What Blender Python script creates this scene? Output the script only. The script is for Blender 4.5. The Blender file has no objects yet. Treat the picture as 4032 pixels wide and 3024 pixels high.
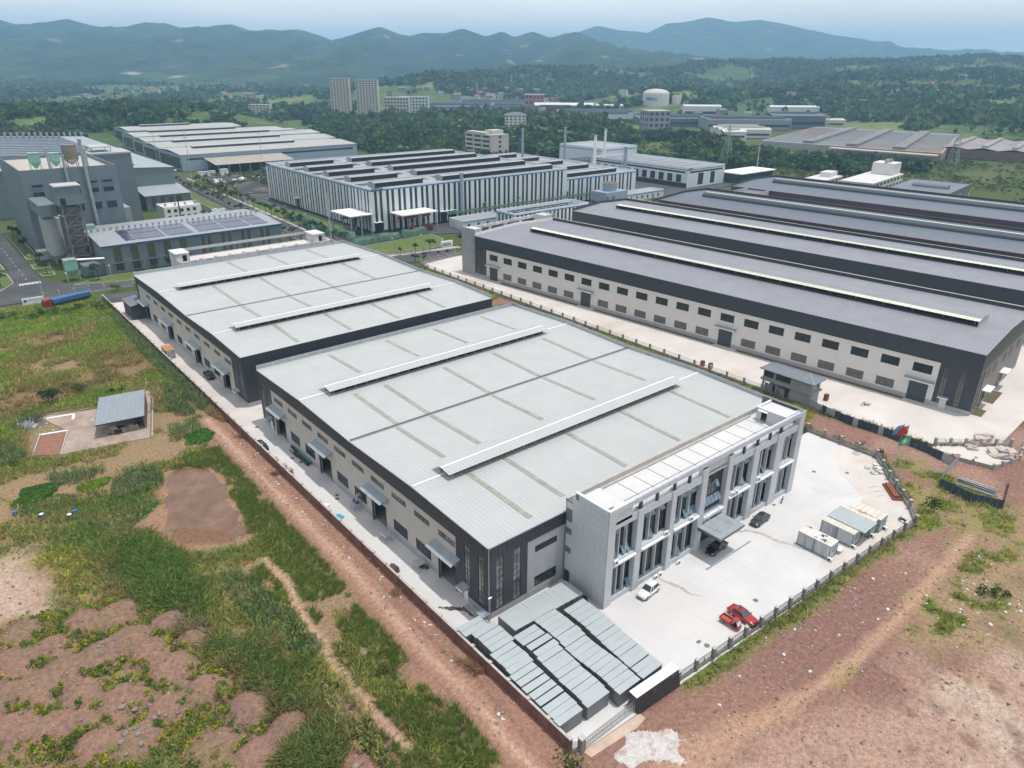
import bpy, math, random
import numpy as np
from mathutils import Matrix, Vector
random.seed(7); RNG = np.random.default_rng(11)
SC = bpy.context.scene; COL = SC.collection
D2R = math.radians
# ------------------------------------------------------------ camera
cam_d = bpy.data.cameras.new('camera'); cam = bpy.data.objects.new('camera', cam_d); COL.objects.link(cam); SC.camera = cam
cam_d.sensor_fit = 'HORIZONTAL'; cam_d.sensor_width = 36.0; cam_d.lens = 36.0*2833.47/4032.0
cam_d.clip_start = 1.0; cam_d.clip_end = 40000.0
PIT, YAW, ROL = D2R(23.94014), D2R(39.95088), D2R(-0.41059)
fw = Vector((math.sin(YAW)*math.cos(PIT), math.cos(YAW)*math.cos(PIT), -math.sin(PIT)))
rt = Vector((math.cos(YAW), -math.sin(YAW), 0)); dn = fw.cross(rt)
r2 = rt*math.cos(ROL)+dn*math.sin(ROL); d2 = dn*math.cos(ROL)-rt*math.sin(ROL)
cam.matrix_world = Matrix(((r2.x, -d2.x, -fw.x, 0), (r2.y, -d2.y, -fw.y, 0), (r2.z, -d2.z, -fw.z, 76), (0, 0, 0, 1)))
# ------------------------------------------------------------ sky, sun, exposure
SUNV = Vector((0.17, -0.13, 1.0)).normalized()
w = bpy.data.worlds.new('World'); SC.world = w; w.use_nodes = True
nt = w.node_tree; nt.nodes.clear()
def nn(t, typ, **k):
    n = t.nodes.new(typ)
    for a, b in k.items():
        if a.startswith('i_'): n.inputs[a[2:].replace('_', ' ')].default_value = b
        else: setattr(n, a, b)
    return n
sky = nn(nt, 'ShaderNodeTexSky', sky_type='NISHITA', sun_disc=False, sun_elevation=math.asin(SUNV.z), sun_rotation=math.atan2(SUNV.x, SUNV.y), altitude=250.0, air_density=1.3, dust_density=2.2, ozone_density=1.2)
tc = nn(nt, 'ShaderNodeTexCoord'); mp = nn(nt, 'ShaderNodeMapping'); mp.inputs['Scale'].default_value = (1.2, 1.2, 5.5)
cn = nn(nt, 'ShaderNodeTexNoise', i_Scale=2.6, i_Detail=6.0, i_Roughness=0.55)
cr = nn(nt, 'ShaderNodeValToRGB'); cr.color_ramp.elements[0].position = 0.36; cr.color_ramp.elements[1].position = 0.72
cr.color_ramp.elements[0].color = (0.70, 0.70, 0.70, 1); cr.color_ramp.elements[1].color = (0.92, 0.92, 0.92, 1)
mx = nn(nt, 'ShaderNodeMix', data_type='RGBA'); mx.inputs[7].default_value = (14.6, 13.6, 12.4, 1)   # thin high cloud veil
bg = nn(nt, 'ShaderNodeBackground', i_Strength=0.125); wo = nn(nt, 'ShaderNodeOutputWorld')
L_ = nt.links.new
L_(tc.outputs['Generated'], mp.inputs['Vector']); L_(mp.outputs['Vector'], cn.inputs['Vector']); L_(cn.outputs['Fac'], cr.inputs['Fac'])
sx_ = nn(nt, 'ShaderNodeSeparateXYZ'); mr_ = nn(nt, 'ShaderNodeMapRange'); mr_.inputs['From Max'].default_value = 0.6; mr_.inputs['To Min'].default_value = 1.08; mr_.inputs['To Max'].default_value = 0.42
mu_ = nn(nt, 'ShaderNodeMath', operation='MULTIPLY'); L_(tc.outputs['Generated'], sx_.inputs[0]); L_(sx_.outputs['Z'], mr_.inputs['Value']); L_(cr.outputs['Color'], mu_.inputs[0]); L_(mr_.outputs['Result'], mu_.inputs[1])
L_(mu_.outputs[0], mx.inputs[0]); L_(sky.outputs['Color'], mx.inputs[6]); L_(mx.outputs[2], bg.inputs['Color']); L_(bg.outputs['Background'], wo.inputs['Surface'])
sun_d = bpy.data.lights.new('sun', 'SUN'); sun = bpy.data.objects.new('sun', sun_d); COL.objects.link(sun)
sun_d.energy = 3.0; sun_d.angle = D2R(0.53); sun_d.color = (1.0, 0.97, 0.94)
sun.rotation_euler = SUNV.to_track_quat('Z', 'Y').to_euler(); sun.location = (0, 0, 200)
vs = SC.view_settings; vs.view_transform = 'Standard'; vs.look = 'None'; vs.exposure = 0.07; vs.gamma = 1.0; vs.use_curve_mapping = False
SC.cycles.max_bounces = 6; SC.cycles.diffuse_bounces = 3; SC.cycles.glossy_bounces = 2; SC.cycles.volume_bounces = 0
SC.cycles.use_adaptive_sampling = True; SC.cycles.adaptive_threshold = 0.02; SC.cycles.use_denoising = True; SC.cycles.caustics_reflective = False; SC.cycles.caustics_refractive = False

# ------------------------------------------------------------ materials
MATS = {}
def PM(name, col, rough=0.7, var=0.18, scale=1.0, metal=0.0, spec=0.4, bump=0.0, bscale=None, col2=None, stretch=None, c2pos=(0.45, 0.62), scale2=None, attr=None, fine=None):
    """procedural paint/metal/earth: base colour broken up by two world-space noises, optional second colour in patches"""
    if name in MATS: return MATS[name]
    m = bpy.data.materials.new(name); m.use_nodes = True; t = m.node_tree; t.nodes.clear()
    out = nn(t, 'ShaderNodeOutputMaterial'); b = nn(t, 'ShaderNodeBsdfPrincipled', i_Roughness=rough, i_Metallic=metal)
    b.inputs['Specular IOR Level'].default_value = spec
    geo = nn(t, 'ShaderNodeNewGeometry'); vec = geo.outputs['Position']
    if stretch:
        mpn = nn(t, 'ShaderNodeMapping'); mpn.inputs['Scale'].default_value = stretch; t.links.new(vec, mpn.inputs['Vector']); vec = mpn.outputs['Vector']
    n1 = nn(t, 'ShaderNodeTexNoise', i_Scale=scale, i_Detail=5.0, i_Roughness=0.6); t.links.new(vec, n1.inputs['Vector'])
    rm = nn(t, 'ShaderNodeMapRange'); rm.inputs['From Min'].default_value = 0.3; rm.inputs['From Max'].default_value = 0.7
    rm.inputs['To Min'].default_value = 1.0-var; rm.inputs['To Max'].default_value = 1.0+var*0.6; t.links.new(n1.outputs['Fac'], rm.inputs['Value'])
    ml = nn(t, 'ShaderNodeMix', data_type='RGBA', blend_type='MULTIPLY'); ml.inputs[0].default_value = 1.0
    cin = ml.inputs[6]; cin.default_value = (*col, 1)
    if attr:
        at = nn(t, 'ShaderNodeAttribute', attribute_name=attr); t.links.new(at.outputs['Color'], cin)
    if col2:
        n2 = nn(t, 'ShaderNodeTexNoise', i_Scale=scale2 or scale*0.35, i_Detail=4.0, i_Roughness=0.65); t.links.new(vec, n2.inputs['Vector'])
        r2_ = nn(t, 'ShaderNodeMapRange'); r2_.inputs['From Min'].default_value = c2pos[0]; r2_.inputs['From Max'].default_value = c2pos[1]; t.links.new(n2.outputs['Fac'], r2_.inputs['Value'])
        m2 = nn(t, 'ShaderNodeMix', data_type='RGBA'); m2.inputs[6].default_value = (*col, 1); m2.inputs[7].default_value = (*col2, 1)
        t.links.new(r2_.outputs['Result'], m2.inputs[0]); t.links.new(m2.outputs[2], cin)
    fac = rm.outputs['Result']
    if fine:
        n4 = nn(t, 'ShaderNodeTexNoise', i_Scale=fine[0], i_Detail=3.0, i_Roughness=0.7); t.links.new(vec, n4.inputs['Vector'])
        r4 = nn(t, 'ShaderNodeMapRange'); r4.inputs['From Min'].default_value = 0.32; r4.inputs['From Max'].default_value = 0.68; r4.inputs['To Min'].default_value = 1-fine[1]; r4.inputs['To Max'].default_value = 1+fine[1]; t.links.new(n4.outputs['Fac'], r4.inputs['Value'])
        mm = nn(t, 'ShaderNodeMath', operation='MULTIPLY'); t.links.new(fac, mm.inputs[0]); t.links.new(r4.outputs['Result'], mm.inputs[1]); fac = mm.outputs[0]
    t.links.new(fac, ml.inputs[7]); t.links.new(ml.outputs[2], b.inputs['Base Color'])
    if bump:
        n3 = nn(t, 'ShaderNodeTexNoise', i_Scale=bscale or scale*3, i_Detail=4.0); t.links.new(vec, n3.inputs['Vector'])
        bp = nn(t, 'ShaderNodeBump', i_Strength=1.0, i_Distance=bump); t.links.new(n3.outputs['Fac'], bp.inputs['Height']); t.links.new(bp.outputs['Normal'], b.inputs['Normal'])
    t.links.new(b.outputs['BSDF'], out.inputs['Surface'])
    MATS[name] = m; return m
def leafmat(name, attr='tint'):
    if name in MATS: return MATS[name]
    m = PM(name, (0.06, 0.09, 0.03), rough=0.75, var=0.25, scale=1.3, spec=0.15, attr=attr)
    t = m.node_tree; b = [n for n in t.nodes if n.type == 'BSDF_PRINCIPLED'][0]; out = [n for n in t.nodes if n.type == 'OUTPUT_MATERIAL'][0]
    tr = nn(t, 'ShaderNodeBsdfTranslucent'); ms = nn(t, 'ShaderNodeMixShader', i_Fac=0.42)
    src = b.inputs['Base Color'].links[0].from_socket
    t.links.new(src, tr.inputs['Color']); t.links.new(b.outputs['BSDF'], ms.inputs[1]); t.links.new(tr.outputs['BSDF'], ms.inputs[2]); t.links.new(ms.outputs['Shader'], out.inputs['Surface'])
    return m
# shared surfaces
m_dark = PM('charcoal_cladding', (0.040, 0.045, 0.056), 0.5, 0.12, 0.6, spec=0.5)
m_beige = PM('warm_grey_cladding', (0.50, 0.465, 0.425), 0.55, 0.07, 0.5, stretch=(1, 1, 0.15))
m_roof = PM('pale_zinc_roof', (0.415, 0.428, 0.418), 0.5, 0.05, 0.16, metal=0.0, spec=0.45)
m_roofg = PM('blue_grey_roof', (0.235, 0.238, 0.262), 0.5, 0.10, 0.12, spec=0.45)
m_roofb = PM('slate_blue_roof', (0.115, 0.135, 0.165), 0.45, 0.10, 0.12, spec=0.5)
m_sky = PM('green_skylight_sheet', (0.305, 0.33, 0.265), 0.35, 0.2, 0.8, spec=0.5, col2=(0.355, 0.375, 0.305), scale2=0.5)
m_skyp = PM('pale_green_skylight_sheet', (0.62, 0.66, 0.50), 0.4, 0.12, 0.8)
m_white = PM('white_trim', (0.78, 0.79, 0.78), 0.5, 0.05, 0.5)
m_conc = PM('white_concrete', (0.585, 0.575, 0.56), 0.85, 0.10, 0.12, spec=0.2, col2=(0.545, 0.525, 0.50), scale2=0.03, c2pos=(0.5, 0.7))
m_concp = PM('pinkish_concrete', (0.575, 0.53, 0.485), 0.85, 0.12, 0.10, spec=0.2, col2=(0.50, 0.41, 0.335), scale2=0.045, c2pos=(0.53, 0.75))
m_plinth = PM('grey_render', (0.40, 0.41, 0.42), 0.8, 0.12, 0.4)
m_tile = PM('grey_stone_tile', (0.50, 0.525, 0.55), 0.45, 0.06, 0.35, spec=0.5)
m_joint = PM('tile_joint', (0.16, 0.165, 0.17), 0.9, 0.1, 1)
m_frame = PM('dark_window_frame', (0.022, 0.028, 0.034), 0.4, 0.1, 1, spec=0.5)
m_glass = PM('dark_glass', (0.030, 0.040, 0.046), 0.07, 0.3, 0.7, spec=0.8)
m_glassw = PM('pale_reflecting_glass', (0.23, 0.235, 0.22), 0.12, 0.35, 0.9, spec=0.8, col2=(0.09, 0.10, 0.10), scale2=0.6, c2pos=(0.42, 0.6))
m_glassb = PM('blue_tinted_glass', (0.12, 0.20, 0.27), 0.08, 0.2, 0.7, spec=0.9)
m_awn = PM('blue_grey_awning_sheet', (0.27, 0.31, 0.345), 0.45, 0.12, 0.7, spec=0.5)
m_cream = PM('cream_cladding', (0.66, 0.635, 0.605), 0.6, 0.05, 0.3)
m_brickw = PM('maroon_block_wall', (0.155, 0.070, 0.052), 0.9, 0.25, 1.2, bump=0.02, col2=(0.20, 0.105, 0.08))
m_cap = PM('wall_coping', (0.43, 0.40, 0.36), 0.9, 0.15, 1.0)
m_post = PM('weathered_concrete_post', (0.235, 0.225, 0.205), 0.9, 0.2, 1.5, bump=0.01)
m_black = PM('black_metal', (0.015, 0.015, 0.017), 0.5, 0.1, 1)
m_steel = PM('galvanised_steel', (0.40, 0.43, 0.45), 0.45, 0.15, 0.8, metal=0.35)
m_rust = PM('rusty_steel', (0.23, 0.09, 0.035), 0.85, 0.3, 2)
m_int = PM('dim_interior_floor', (0.30, 0.30, 0.29), 0.9, 0.1, 0.5)
m_tyre = PM('tyre_rubber', (0.018, 0.018, 0.018), 0.85, 0.1, 2)
m_rim = PM('alloy_rim', (0.45, 0.46, 0.47), 0.35, 0.05, 2, metal=0.7)
m_lamp = PM('headlamp_glass', (0.55, 0.57, 0.60), 0.1, 0.05, 2, spec=0.8)
m_tail = PM('tail_lamp_red', (0.25, 0.01, 0.012), 0.2, 0.05, 2)
m_trunk = PM('tree_bark', (0.085, 0.065, 0.048), 0.9, 0.3, 2)
m_asph = PM('asphalt', (0.070, 0.071, 0.075), 0.9, 0.15, 0.15, spec=0.2, col2=(0.095, 0.094, 0.094), scale2=0.08)
m_leaf = leafmat('foliage')
m_paint = PM('white_road_paint', (0.62, 0.62, 0.60), 0.8, 0.2, 1.0)
m_kerb = PM('kerb_concrete', (0.46, 0.45, 0.43), 0.9, 0.12, 1.0)
m_bluep = PM('blue_trim_paint', (0.035, 0.13, 0.33), 0.5, 0.06, 1)

# ------------------------------------------------------------ mesh helpers
class MB:
    def __init__(s): s.v = []; s.f = []
    def add(s, vs_, fs_):
        o = len(s.v); s.v.extend(vs_); s.f.extend([tuple(i+o for i in f) for f in fs_]); return s
    def quad(s, *p): return s.add([tuple(q) for q in p], [tuple(range(len(p)))])
    def box(s, x0, x1, y0, y1, z0, z1):
        return s.add([(x0,y0,z0),(x1,y0,z0),(x1,y1,z0),(x0,y1,z0),(x0,y0,z1),(x1,y0,z1),(x1,y1,z1),(x0,y1,z1)],
                     [(3,2,1,0),(4,5,6,7),(0,1,5,4),(1,2,6,5),(2,3,7,6),(3,0,4,7)])
    def obox(s, cx, cy, z0, z1, wx, wy, rz=0.0):
        c, n = math.cos(rz), math.sin(rz); P = []
        for z in (z0, z1):
            for a, b in ((-1,-1),(1,-1),(1,1),(-1,1)):
                X, Y = a*wx/2, b*wy/2; P.append((cx+X*c-Y*n, cy+X*n+Y*c, z))
        return s.add(P, [(3,2,1,0),(4,5,6,7),(0,1,5,4),(1,2,6,5),(2,3,7,6),(3,0,4,7)])
    def beam(s, a, b, w=0.1, h=None):
        a, b = Vector(a), Vector(b); h = h or w; d = (b-a)
        if d.length < 1e-6: return s
        d.normalize(); up = Vector((0,0,1)) if abs(d.z) < 0.95 else Vector((0,1,0))
        sd = d.cross(up).normalized()*w/2; u = sd.cross(d).normalized()*h/2
        P = [tuple(q) for q in (a-sd-u, a+sd-u, a+sd+u, a-sd+u, b-sd-u, b+sd-u, b+sd+u, b-sd+u)]
        return s.add(P, [(0,1,2,3),(7,6,5,4),(0,4,5,1),(1,5,6,2),(2,6,7,3),(3,7,4,0)])
    def cyl(s, x, y, z0, z1, r, r1=None, n=12):
        r1 = r if r1 is None else r1; P = []; F = []
        for k in range(n):
            a = 2*math.pi*k/n; P.append((x+r*math.cos(a), y+r*math.sin(a), z0))
        for k in range(n):
            a = 2*math.pi*k/n; P.append((x+r1*math.cos(a), y+r1*math.sin(a), z1))
        for k in range(n): F.append((k, (k+1)%n, n+(k+1)%n, n+k))
        F += [tuple(range(n-1,-1,-1)), tuple(range(n, 2*n))]
        return s.add(P, F)
    def tube(s, a, b, r, n=6, r1=None):
        a, b = Vector(a), Vector(b); d = b-a; L = d.length; r1 = r if r1 is None else r1
        if L < 1e-6: return s
        q = d.to_track_quat('Z', 'Y'); P = []
        for rr_, zz in ((r, 0), (r1, L)):
            for k in range(n):
                an = 2*math.pi*k/n; v = q @ Vector((rr_*math.cos(an), rr_*math.sin(an), zz)) + a; P.append(tuple(v))
        return s.add(P, [(k,(k+1)%n,n+(k+1)%n,n+k) for k in range(n)]+[tuple(range(n-1,-1,-1)), tuple(range(n,2*n))])
    def prism(s, poly, z0, z1):
        n = len(poly)
        return s.add([(x,y,z0) for x,y in poly]+[(x,y,z1) for x,y in poly],
                     [tuple(range(n-1,-1,-1)), tuple(range(n,2*n))]+[(k,(k+1)%n,n+(k+1)%n,n+k) for k in range(n)])
    def sheet(s, p00, p01, p10, p11, pitch=0.76, h=0.06):
        """ribbed metal sheet: ribs run p00->p10, spread along p00->p01"""
        p00, p01, p10, p11 = map(Vector, (p00, p01, p10, p11)); Wd = (p01-p00).length; n = max(1, int(round(Wd/pitch)))
        ts = []
        for k in range(n):
            for f, z in ((0.0, 0), (0.62, 0), (0.70, h), (0.92, h)): ts.append(((k+f)/n, z))
        ts.append((1.0, 0)); P = []
        for t_, z in ts:
            a = p00.lerp(p01, t_); b = p10.lerp(p11, t_); P += [(a.x,a.y,a.z+z), (b.x,b.y,b.z+z)]
        return s.add(P, [(2*k,2*k+2,2*k+3,2*k+1) for k in range(len(ts)-1)])
    def mesh(s, name, mat=None):
        me = bpy.data.meshes.new(name); me.from_pydata(s.v, [], s.f); me.update()
        if mat: me.materials.append(mat)
        return me
    def build(s, name, mat, parent=None, loc=(0,0,0), rz=0.0, smooth=False, **k):
        me = s.mesh(name, mat)
        if smooth:
            for p in me.polygons: p.use_smooth = True
        return ob(name, me, parent, loc, rz, **k)
def ob(name, me, parent=None, loc=(0,0,0), rz=0.0, **k):
    o = bpy.data.objects.new(name, me); COL.objects.link(o); o.location = loc; o.rotation_euler = (0,0,rz)
    if parent: o.parent = parent
    for a, b in k.items(): o[a] = b
    return o
def thing(name, label, cat, loc=(0,0,0), rz=0.0, group=None):
    o = bpy.data.objects.new(name, None); COL.objects.link(o); o.location = loc; o.rotation_euler = (0,0,rz)
    o.empty_display_size = 0.5; o['label'] = label; o['category'] = cat
    if group: o['group'] = group
    return o
def tag(o, label, cat, group=None):
    o['label'] = label; o['category'] = cat
    if group: o['group'] = group
    return o
def copy_tree(o, parent=None, loc=None, rz=None, label=None):
    c = o.copy(); COL.objects.link(c)
    if parent: c.parent = parent
    if loc is not None: c.location = loc
    if rz is not None: c.rotation_euler = (0,0,rz)
    if label: c['label'] = label
    for ch in list(o.children): copy_tree(ch, c)
    return c
def wall(mb, axis, c, th, a0, a1, z0, z1, holes=()):
    """wall along axis ('x' at y=c, 'y' at x=c), thickness th signed, with rectangular openings (a0,a1,z0,z1)"""
    zs = sorted({z0, z1, *[min(max(h[2], z0), z1) for h in holes], *[min(max(h[3], z0), z1) for h in holes]})
    for k in range(len(zs)-1):
        za, zb = zs[k], zs[k+1]
        if zb-za < 1e-4: continue
        cut = sorted([(max(h[0], a0), min(h[1], a1)) for h in holes if h[2] < zb-1e-4 and h[3] > za+1e-4 and h[0] < a1 and h[1] > a0]); cur = a0
        for u, v in cut+[(a1, a1)]:
            if u-cur > 1e-4:
                if axis == 'x': mb.box(cur, u, min(c, c+th), max(c, c+th), za, zb)
                else: mb.box(min(c, c+th), max(c, c+th), cur, u, za, zb)
            cur = max(cur, v)
    return mb
WC = {}
FACE = {'-y': 0.0, '-x': -math.pi/2, '+x': math.pi/2, '+y': math.pi}
def win(parent, face, c, a0, a1, z0, z1, nx=4, nz=2, name='window', fm=None, gm=None, panes=True, fw_=0.07, rec=0.06):
    """framed window in the plane `c` of a wall, panes are its sub-parts"""
    fm = fm or m_frame; gm = gm or m_glass; w_, h_ = round(a1-a0, 3), round(z1-z0, 3)
    key = (w_, h_, nx, nz, fm.name, fw_)
    if key not in WC:
        b = MB(); t = fw_
        b.box(0, w_, 0, 0.12, 0, t); b.box(0, w_, 0, 0.12, h_-t, h_); b.box(0, t, 0.001, 0.119, t, h_-t); b.box(w_-t, w_, 0.001, 0.119, t, h_-t)
        for i in range(1, nx): b.box(w_*i/nx-t/2, w_*i/nx+t/2, 0.02, 0.1, t, h_-t)
        for j in range(1, nz): b.box(t, w_-t, 0.03, 0.09, h_*j/nz-t/2, h_*j/nz+t/2)
        WC[key] = b.mesh(name, fm)
    loc = {'-y': (a0, c, z0), '-x': (c, a1, z0), '+x': (c, a0, z0), '+y': (a1, c, z0)}[face]
    o = ob(name, WC[key], parent, loc, FACE[face])
    n = (nx, nz) if panes else (1, 1); pk = (round(w_/n[0], 3), round(h_/n[1], 3), gm.name, rec)
    if pk not in WC: WC[pk] = MB().box(0, pk[0], rec, rec+0.02, 0, pk[1]).mesh('pane', gm)
    for i in range(n[0]):
        for j in range(n[1]): ob('pane', WC[pk], o, (w_*i/n[0], 0, h_*j/n[1]))
    return o
def text(parent, s, size, loc, face, mat, ext=0.05, name='lettering', sx=1.0, shear=0.0, up=True):
    c = bpy.data.curves.new(name, 'FONT'); c.body = s; c.size = size; c.extrude = ext; c.shear = shear; c.offset = 0.02*size; c.materials.append(mat)
    tmp = bpy.data.objects.new(name, c); COL.objects.link(tmp); bpy.context.view_layer.update()
    me = bpy.data.meshes.new_from_object(tmp); bpy.data.objects.remove(tmp); bpy.data.curves.remove(c)
    o = ob(name, me, parent, loc); o.rotation_euler = (math.pi/2 if up else 0, 0, FACE[face] if isinstance(face, str) else face); o.scale = (sx, 1, 1)
    return o
# ------------------------------------------------------------ numpy noise
def _h(ix, iy, sd):
    n = (ix.astype(np.int64)*374761393 + iy.astype(np.int64)*668265263 + sd*974711) & 0x7fffffff
    n = ((n ^ (n >> 13))*1274126177) & 0x7fffffff
    return ((n ^ (n >> 16)) & 0xffff)/65535.0
def vnoise(x, y, sd=0):
    ix, iy = np.floor(x), np.floor(y); fx, fy = x-ix, y-iy; fx = fx*fx*(3-2*fx); fy = fy*fy*(3-2*fy)
    a = _h(ix, iy, sd); b = _h(ix+1, iy, sd); c = _h(ix, iy+1, sd); d = _h(ix+1, iy+1, sd)
    return (a*(1-fx)+b*fx)*(1-fy)+(c*(1-fx)+d*fx)*fy
def fbm(x, y, s, oct=4, sd=0):
    r = 0; a = 0.5; t = 0
    for k in range(oct): r = r+a*vnoise(x/s+17.3*k, y/s-9.1*k, sd+k); t += a; a *= 0.5; s *= 0.5
    return r/t
def psd(X, Y, poly):
    """signed distance to polygon, positive inside"""
    P = np.array(poly, float); n = len(P); d = np.full(X.shape, 1e9); ins = np.zeros(X.shape, bool)
    for i in range(n):
        a, b = P[i], P[(i+1)%n]; e = b-a; wx, wy = X-a[0], Y-a[1]; t = np.clip((wx*e[0]+wy*e[1])/max(e@e, 1e-9), 0, 1)
        d = np.minimum(d, np.hypot(wx-t*e[0], wy-t*e[1]))
        c = ((a[1] <= Y) & (b[1] > Y)) | ((b[1] <= Y) & (a[1] > Y))
        xi = a[0]+(Y-a[1])/(e[1] if abs(e[1]) > 1e-9 else 1e-9)*e[0]; ins ^= c & (X < xi)
    return np.where(ins, d, -d)
def lined(X, Y, pts):
    d = np.full(X.shape, 1e9)
    for a, b in zip(pts[:-1], pts[1:]):
        a, b = np.array(a, float), np.array(b, float); e = b-a; wx, wy = X-a[0], Y-a[1]; t = np.clip((wx*e[0]+wy*e[1])/max(e@e, 1e-9), 0, 1)
        d = np.minimum(d, np.hypot(wx-t*e[0], wy-t*e[1]))
    return d
def gridmesh(name, X, Y, Z, C, mat, parent=None, **k):
    ny, nx = X.shape; me = bpy.data.meshes.new(name); V = np.stack([X, Y, Z], -1).reshape(-1, 3)
    I = np.arange(ny*nx).reshape(ny, nx); Q = np.stack([I[:-1,:-1], I[:-1,1:], I[1:,1:], I[1:,:-1]], -1).reshape(-1, 4)
    return rawmesh(name, V, Q, C.reshape(-1, 3) if C is not None else None, mat, parent, smooth=True, **k)
def rawmesh(name, V, Q, C, mat, parent=None, smooth=False, attr='tint', **k):
    me = bpy.data.meshes.new(name); nq = len(Q); m = Q.shape[1]
    me.vertices.add(len(V)); me.vertices.foreach_set('co', V.astype(np.float32).ravel())
    me.loops.add(nq*m); me.loops.foreach_set('vertex_index', Q.astype(np.int32).ravel())
    me.polygons.add(nq); me.polygons.foreach_set('loop_start', (np.arange(nq)*m).astype(np.int32))
    me.update(calc_edges=True)
    if smooth: me.polygons.foreach_set('use_smooth', np.ones(nq, bool))
    if C is not None:
        a = me.attributes.new(attr, 'FLOAT_COLOR', 'POINT'); a.data.foreach_set('color', np.concatenate([C, np.ones((len(C), 1))], 1).astype(np.float32).ravel())
    me.materials.append(mat); me.validate()
    return ob(name, me, parent, **k)
def leaves(n, rad, size, seed, lobes=5, flat=0.8, core=0.35):
    """cloud of leaf-clump quads around several lobes -> (verts n*4x3, quads)"""
    r = np.random.default_rng(seed); cen = r.normal(0, 0.42, (lobes, 3))*rad; cen[:, 2] = cen[:, 2]*flat*0.7
    lr = rad*r.uniform(0.42, 0.68, lobes); k = r.integers(0, lobes, n)
    d = r.normal(0, 1, (n, 3)); d /= np.linalg.norm(d, axis=1)[:, None]; d[:, 2] = np.abs(d[:, 2])*0.75+d[:, 2]*0.25
    P = cen[k]+d*(lr[k]*(core+(1-core)*r.random(n)**0.4))[:, None]*np.array([1, 1, flat])
    nrm = d+r.normal(0, 0.55, (n, 3)); nrm /= np.linalg.norm(nrm, axis=1)[:, None]
    a = np.cross(nrm, r.normal(0, 1, (n, 3))); a /= np.linalg.norm(a, axis=1)[:, None]; b = np.cross(nrm, a)
    s = (size*r.uniform(0.55, 1.25, n))[:, None]; s2 = s*r.uniform(0.5, 0.9, (n, 1))
    V = np.stack([P-a*s*.5-b*s2*.15, P-a*s*.05-b*s2*.55, P+a*s*.55+b*s2*.1, P+a*s*.02+b*s2*.5], 1).reshape(-1, 3)
    return V, np.arange(n*4).reshape(n, 4)
def merge(name, protos, P, S, RZ, T, mat, parent=None, jitter=0.12, **k):
    """many small plants merged into one mesh; T = colour per plant"""
    r = np.random.default_rng(5); pk = r.integers(0, len(protos), len(P)); VV, QQ, CC = [], [], []; off = 0
    for i, (V, Q) in enumerate(protos):
        m = pk == i; n = int(m.sum())
        if not n: continue
        c, s = np.cos(RZ[m]), np.sin(RZ[m]); sc = S[m]; sc = sc if sc.ndim == 2 else np.repeat(sc[:, None], 3, 1)
        x = V[None, :, 0]*sc[:, :1]; y = V[None, :, 1]*sc[:, 1:2]; z = V[None, :, 2]*sc[:, 2:]
        W = np.stack([x*c[:, None]-y*s[:, None]+P[m, 0][:, None], x*s[:, None]+y*c[:, None]+P[m, 1][:, None], z+P[m, 2][:, None]], -1)
        VV.append(W.reshape(-1, 3)); QQ.append((Q[None]+(np.arange(n)*len(V))[:, None, None]+off).reshape(-1, Q.shape[1])); off += n*len(V)
        cc = np.repeat(T[m], len(V), 0); q4 = np.repeat(r.uniform(1-jitter, 1+jitter, (len(cc)+3)//4), 4)[:len(cc)]; CC.append(cc*q4[:, None])
    return rawmesh(name, np.concatenate(VV), np.concatenate(QQ), np.concatenate(CC), mat, parent, **k)
# ------------------------------------------------------------ ground
YARD = [(45.6,41.6),(127.0,37.0),(131.0,39.9),(145.2,52.6),(145.2,68.2),(127.0,68.8),(127.0,262),(90,266),(66,270),(46.2,276)]
RWYARD = [(161.2,47.9),(173.6,38.2),(420,50),(408,262),(300,272),(205,266),(183,252),(159,248.5),(156.6,240),(156.6,114),(157.2,88),(160.0,72.5),(160.8,58)]
POND = [(20.8,119.6),(21.3,114.6),(25.5,111.2),(29.4,108.6),(31.6,112.5),(33.0,120),(33.2,126),(34.8,132.6),(33.6,137.6),(30.2,140.4),(27.2,140.2),(25.4,133),(22.6,126)]
PUDDLE = [(20.4,113.2),(23.0,110.2),(24.2,105.6),(22.2,104.6),(20.6,108.4)]
MOUNDS = [(-2.8,107,3.6,1.4),(4.5,104,3.2,1.5),(9.1,102.2,3.6,1.6),(14.2,96,3.0,1.5),(9.3,95.8,3.6,1.6),(16.3,90.2,2.6,1.5),(10.6,91.4,3.6,1.5),(5.3,94.8,3.8,1.5),(0.8,95.2,3.6,1.5),(-4.2,101.2,4,1.4),(5.6,84.6,3.6,1.5),(14.2,79.3,3.4,1.6),(-2.6,94.4,3.6,1.4),(17.6,73.0,3.2,1.5),(-1.9,85.4,3.6,1.3),(12.2,86.4,3.4,1.4),(-7.5,95,4,1.4),(-6,88,4,1.3),(1.8,89.4,3.2,1.3),(9.6,79.8,2.8,1.2),(12.2,70.5,3.4,1.3),(5.5,77.0,3.4,1.0),(16.0,66.0,3.0,1.0),(-0.2,101.0,3.2,1.2),(20.6,67.5,2.6,1.2),(1.5,79.5,3.5,1.0)]
SOIL, SOILP, PATH_, PALE, DRY = (0.262,0.150,0.112), (0.222,0.124,0.102), (0.47,0.305,0.215), (0.43,0.315,0.24), (0.27,0.20,0.105)
GRS, GRY, GRD, GRL = (0.130,0.185,0.034), (0.225,0.240,0.048), (0.080,0.145,0.030), (0.175,0.225,0.042)
Z_GD = [(10.9,122.4),(20,121.5),(19.5,115.3),(20.5,110.5),(21.6,101.2),(18.1,92.9),(23.2,84.5),(25.5,78.6),(24.7,71.9),(24.8,63.7),(22.1,57),(16.9,60),(18.7,70.2),(18.7,78.6),(17.2,83.6),(16.1,90.3),(14.9,94.6),(14.5,100.3),(10.6,107.3),(8.8,114.8)]
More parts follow.
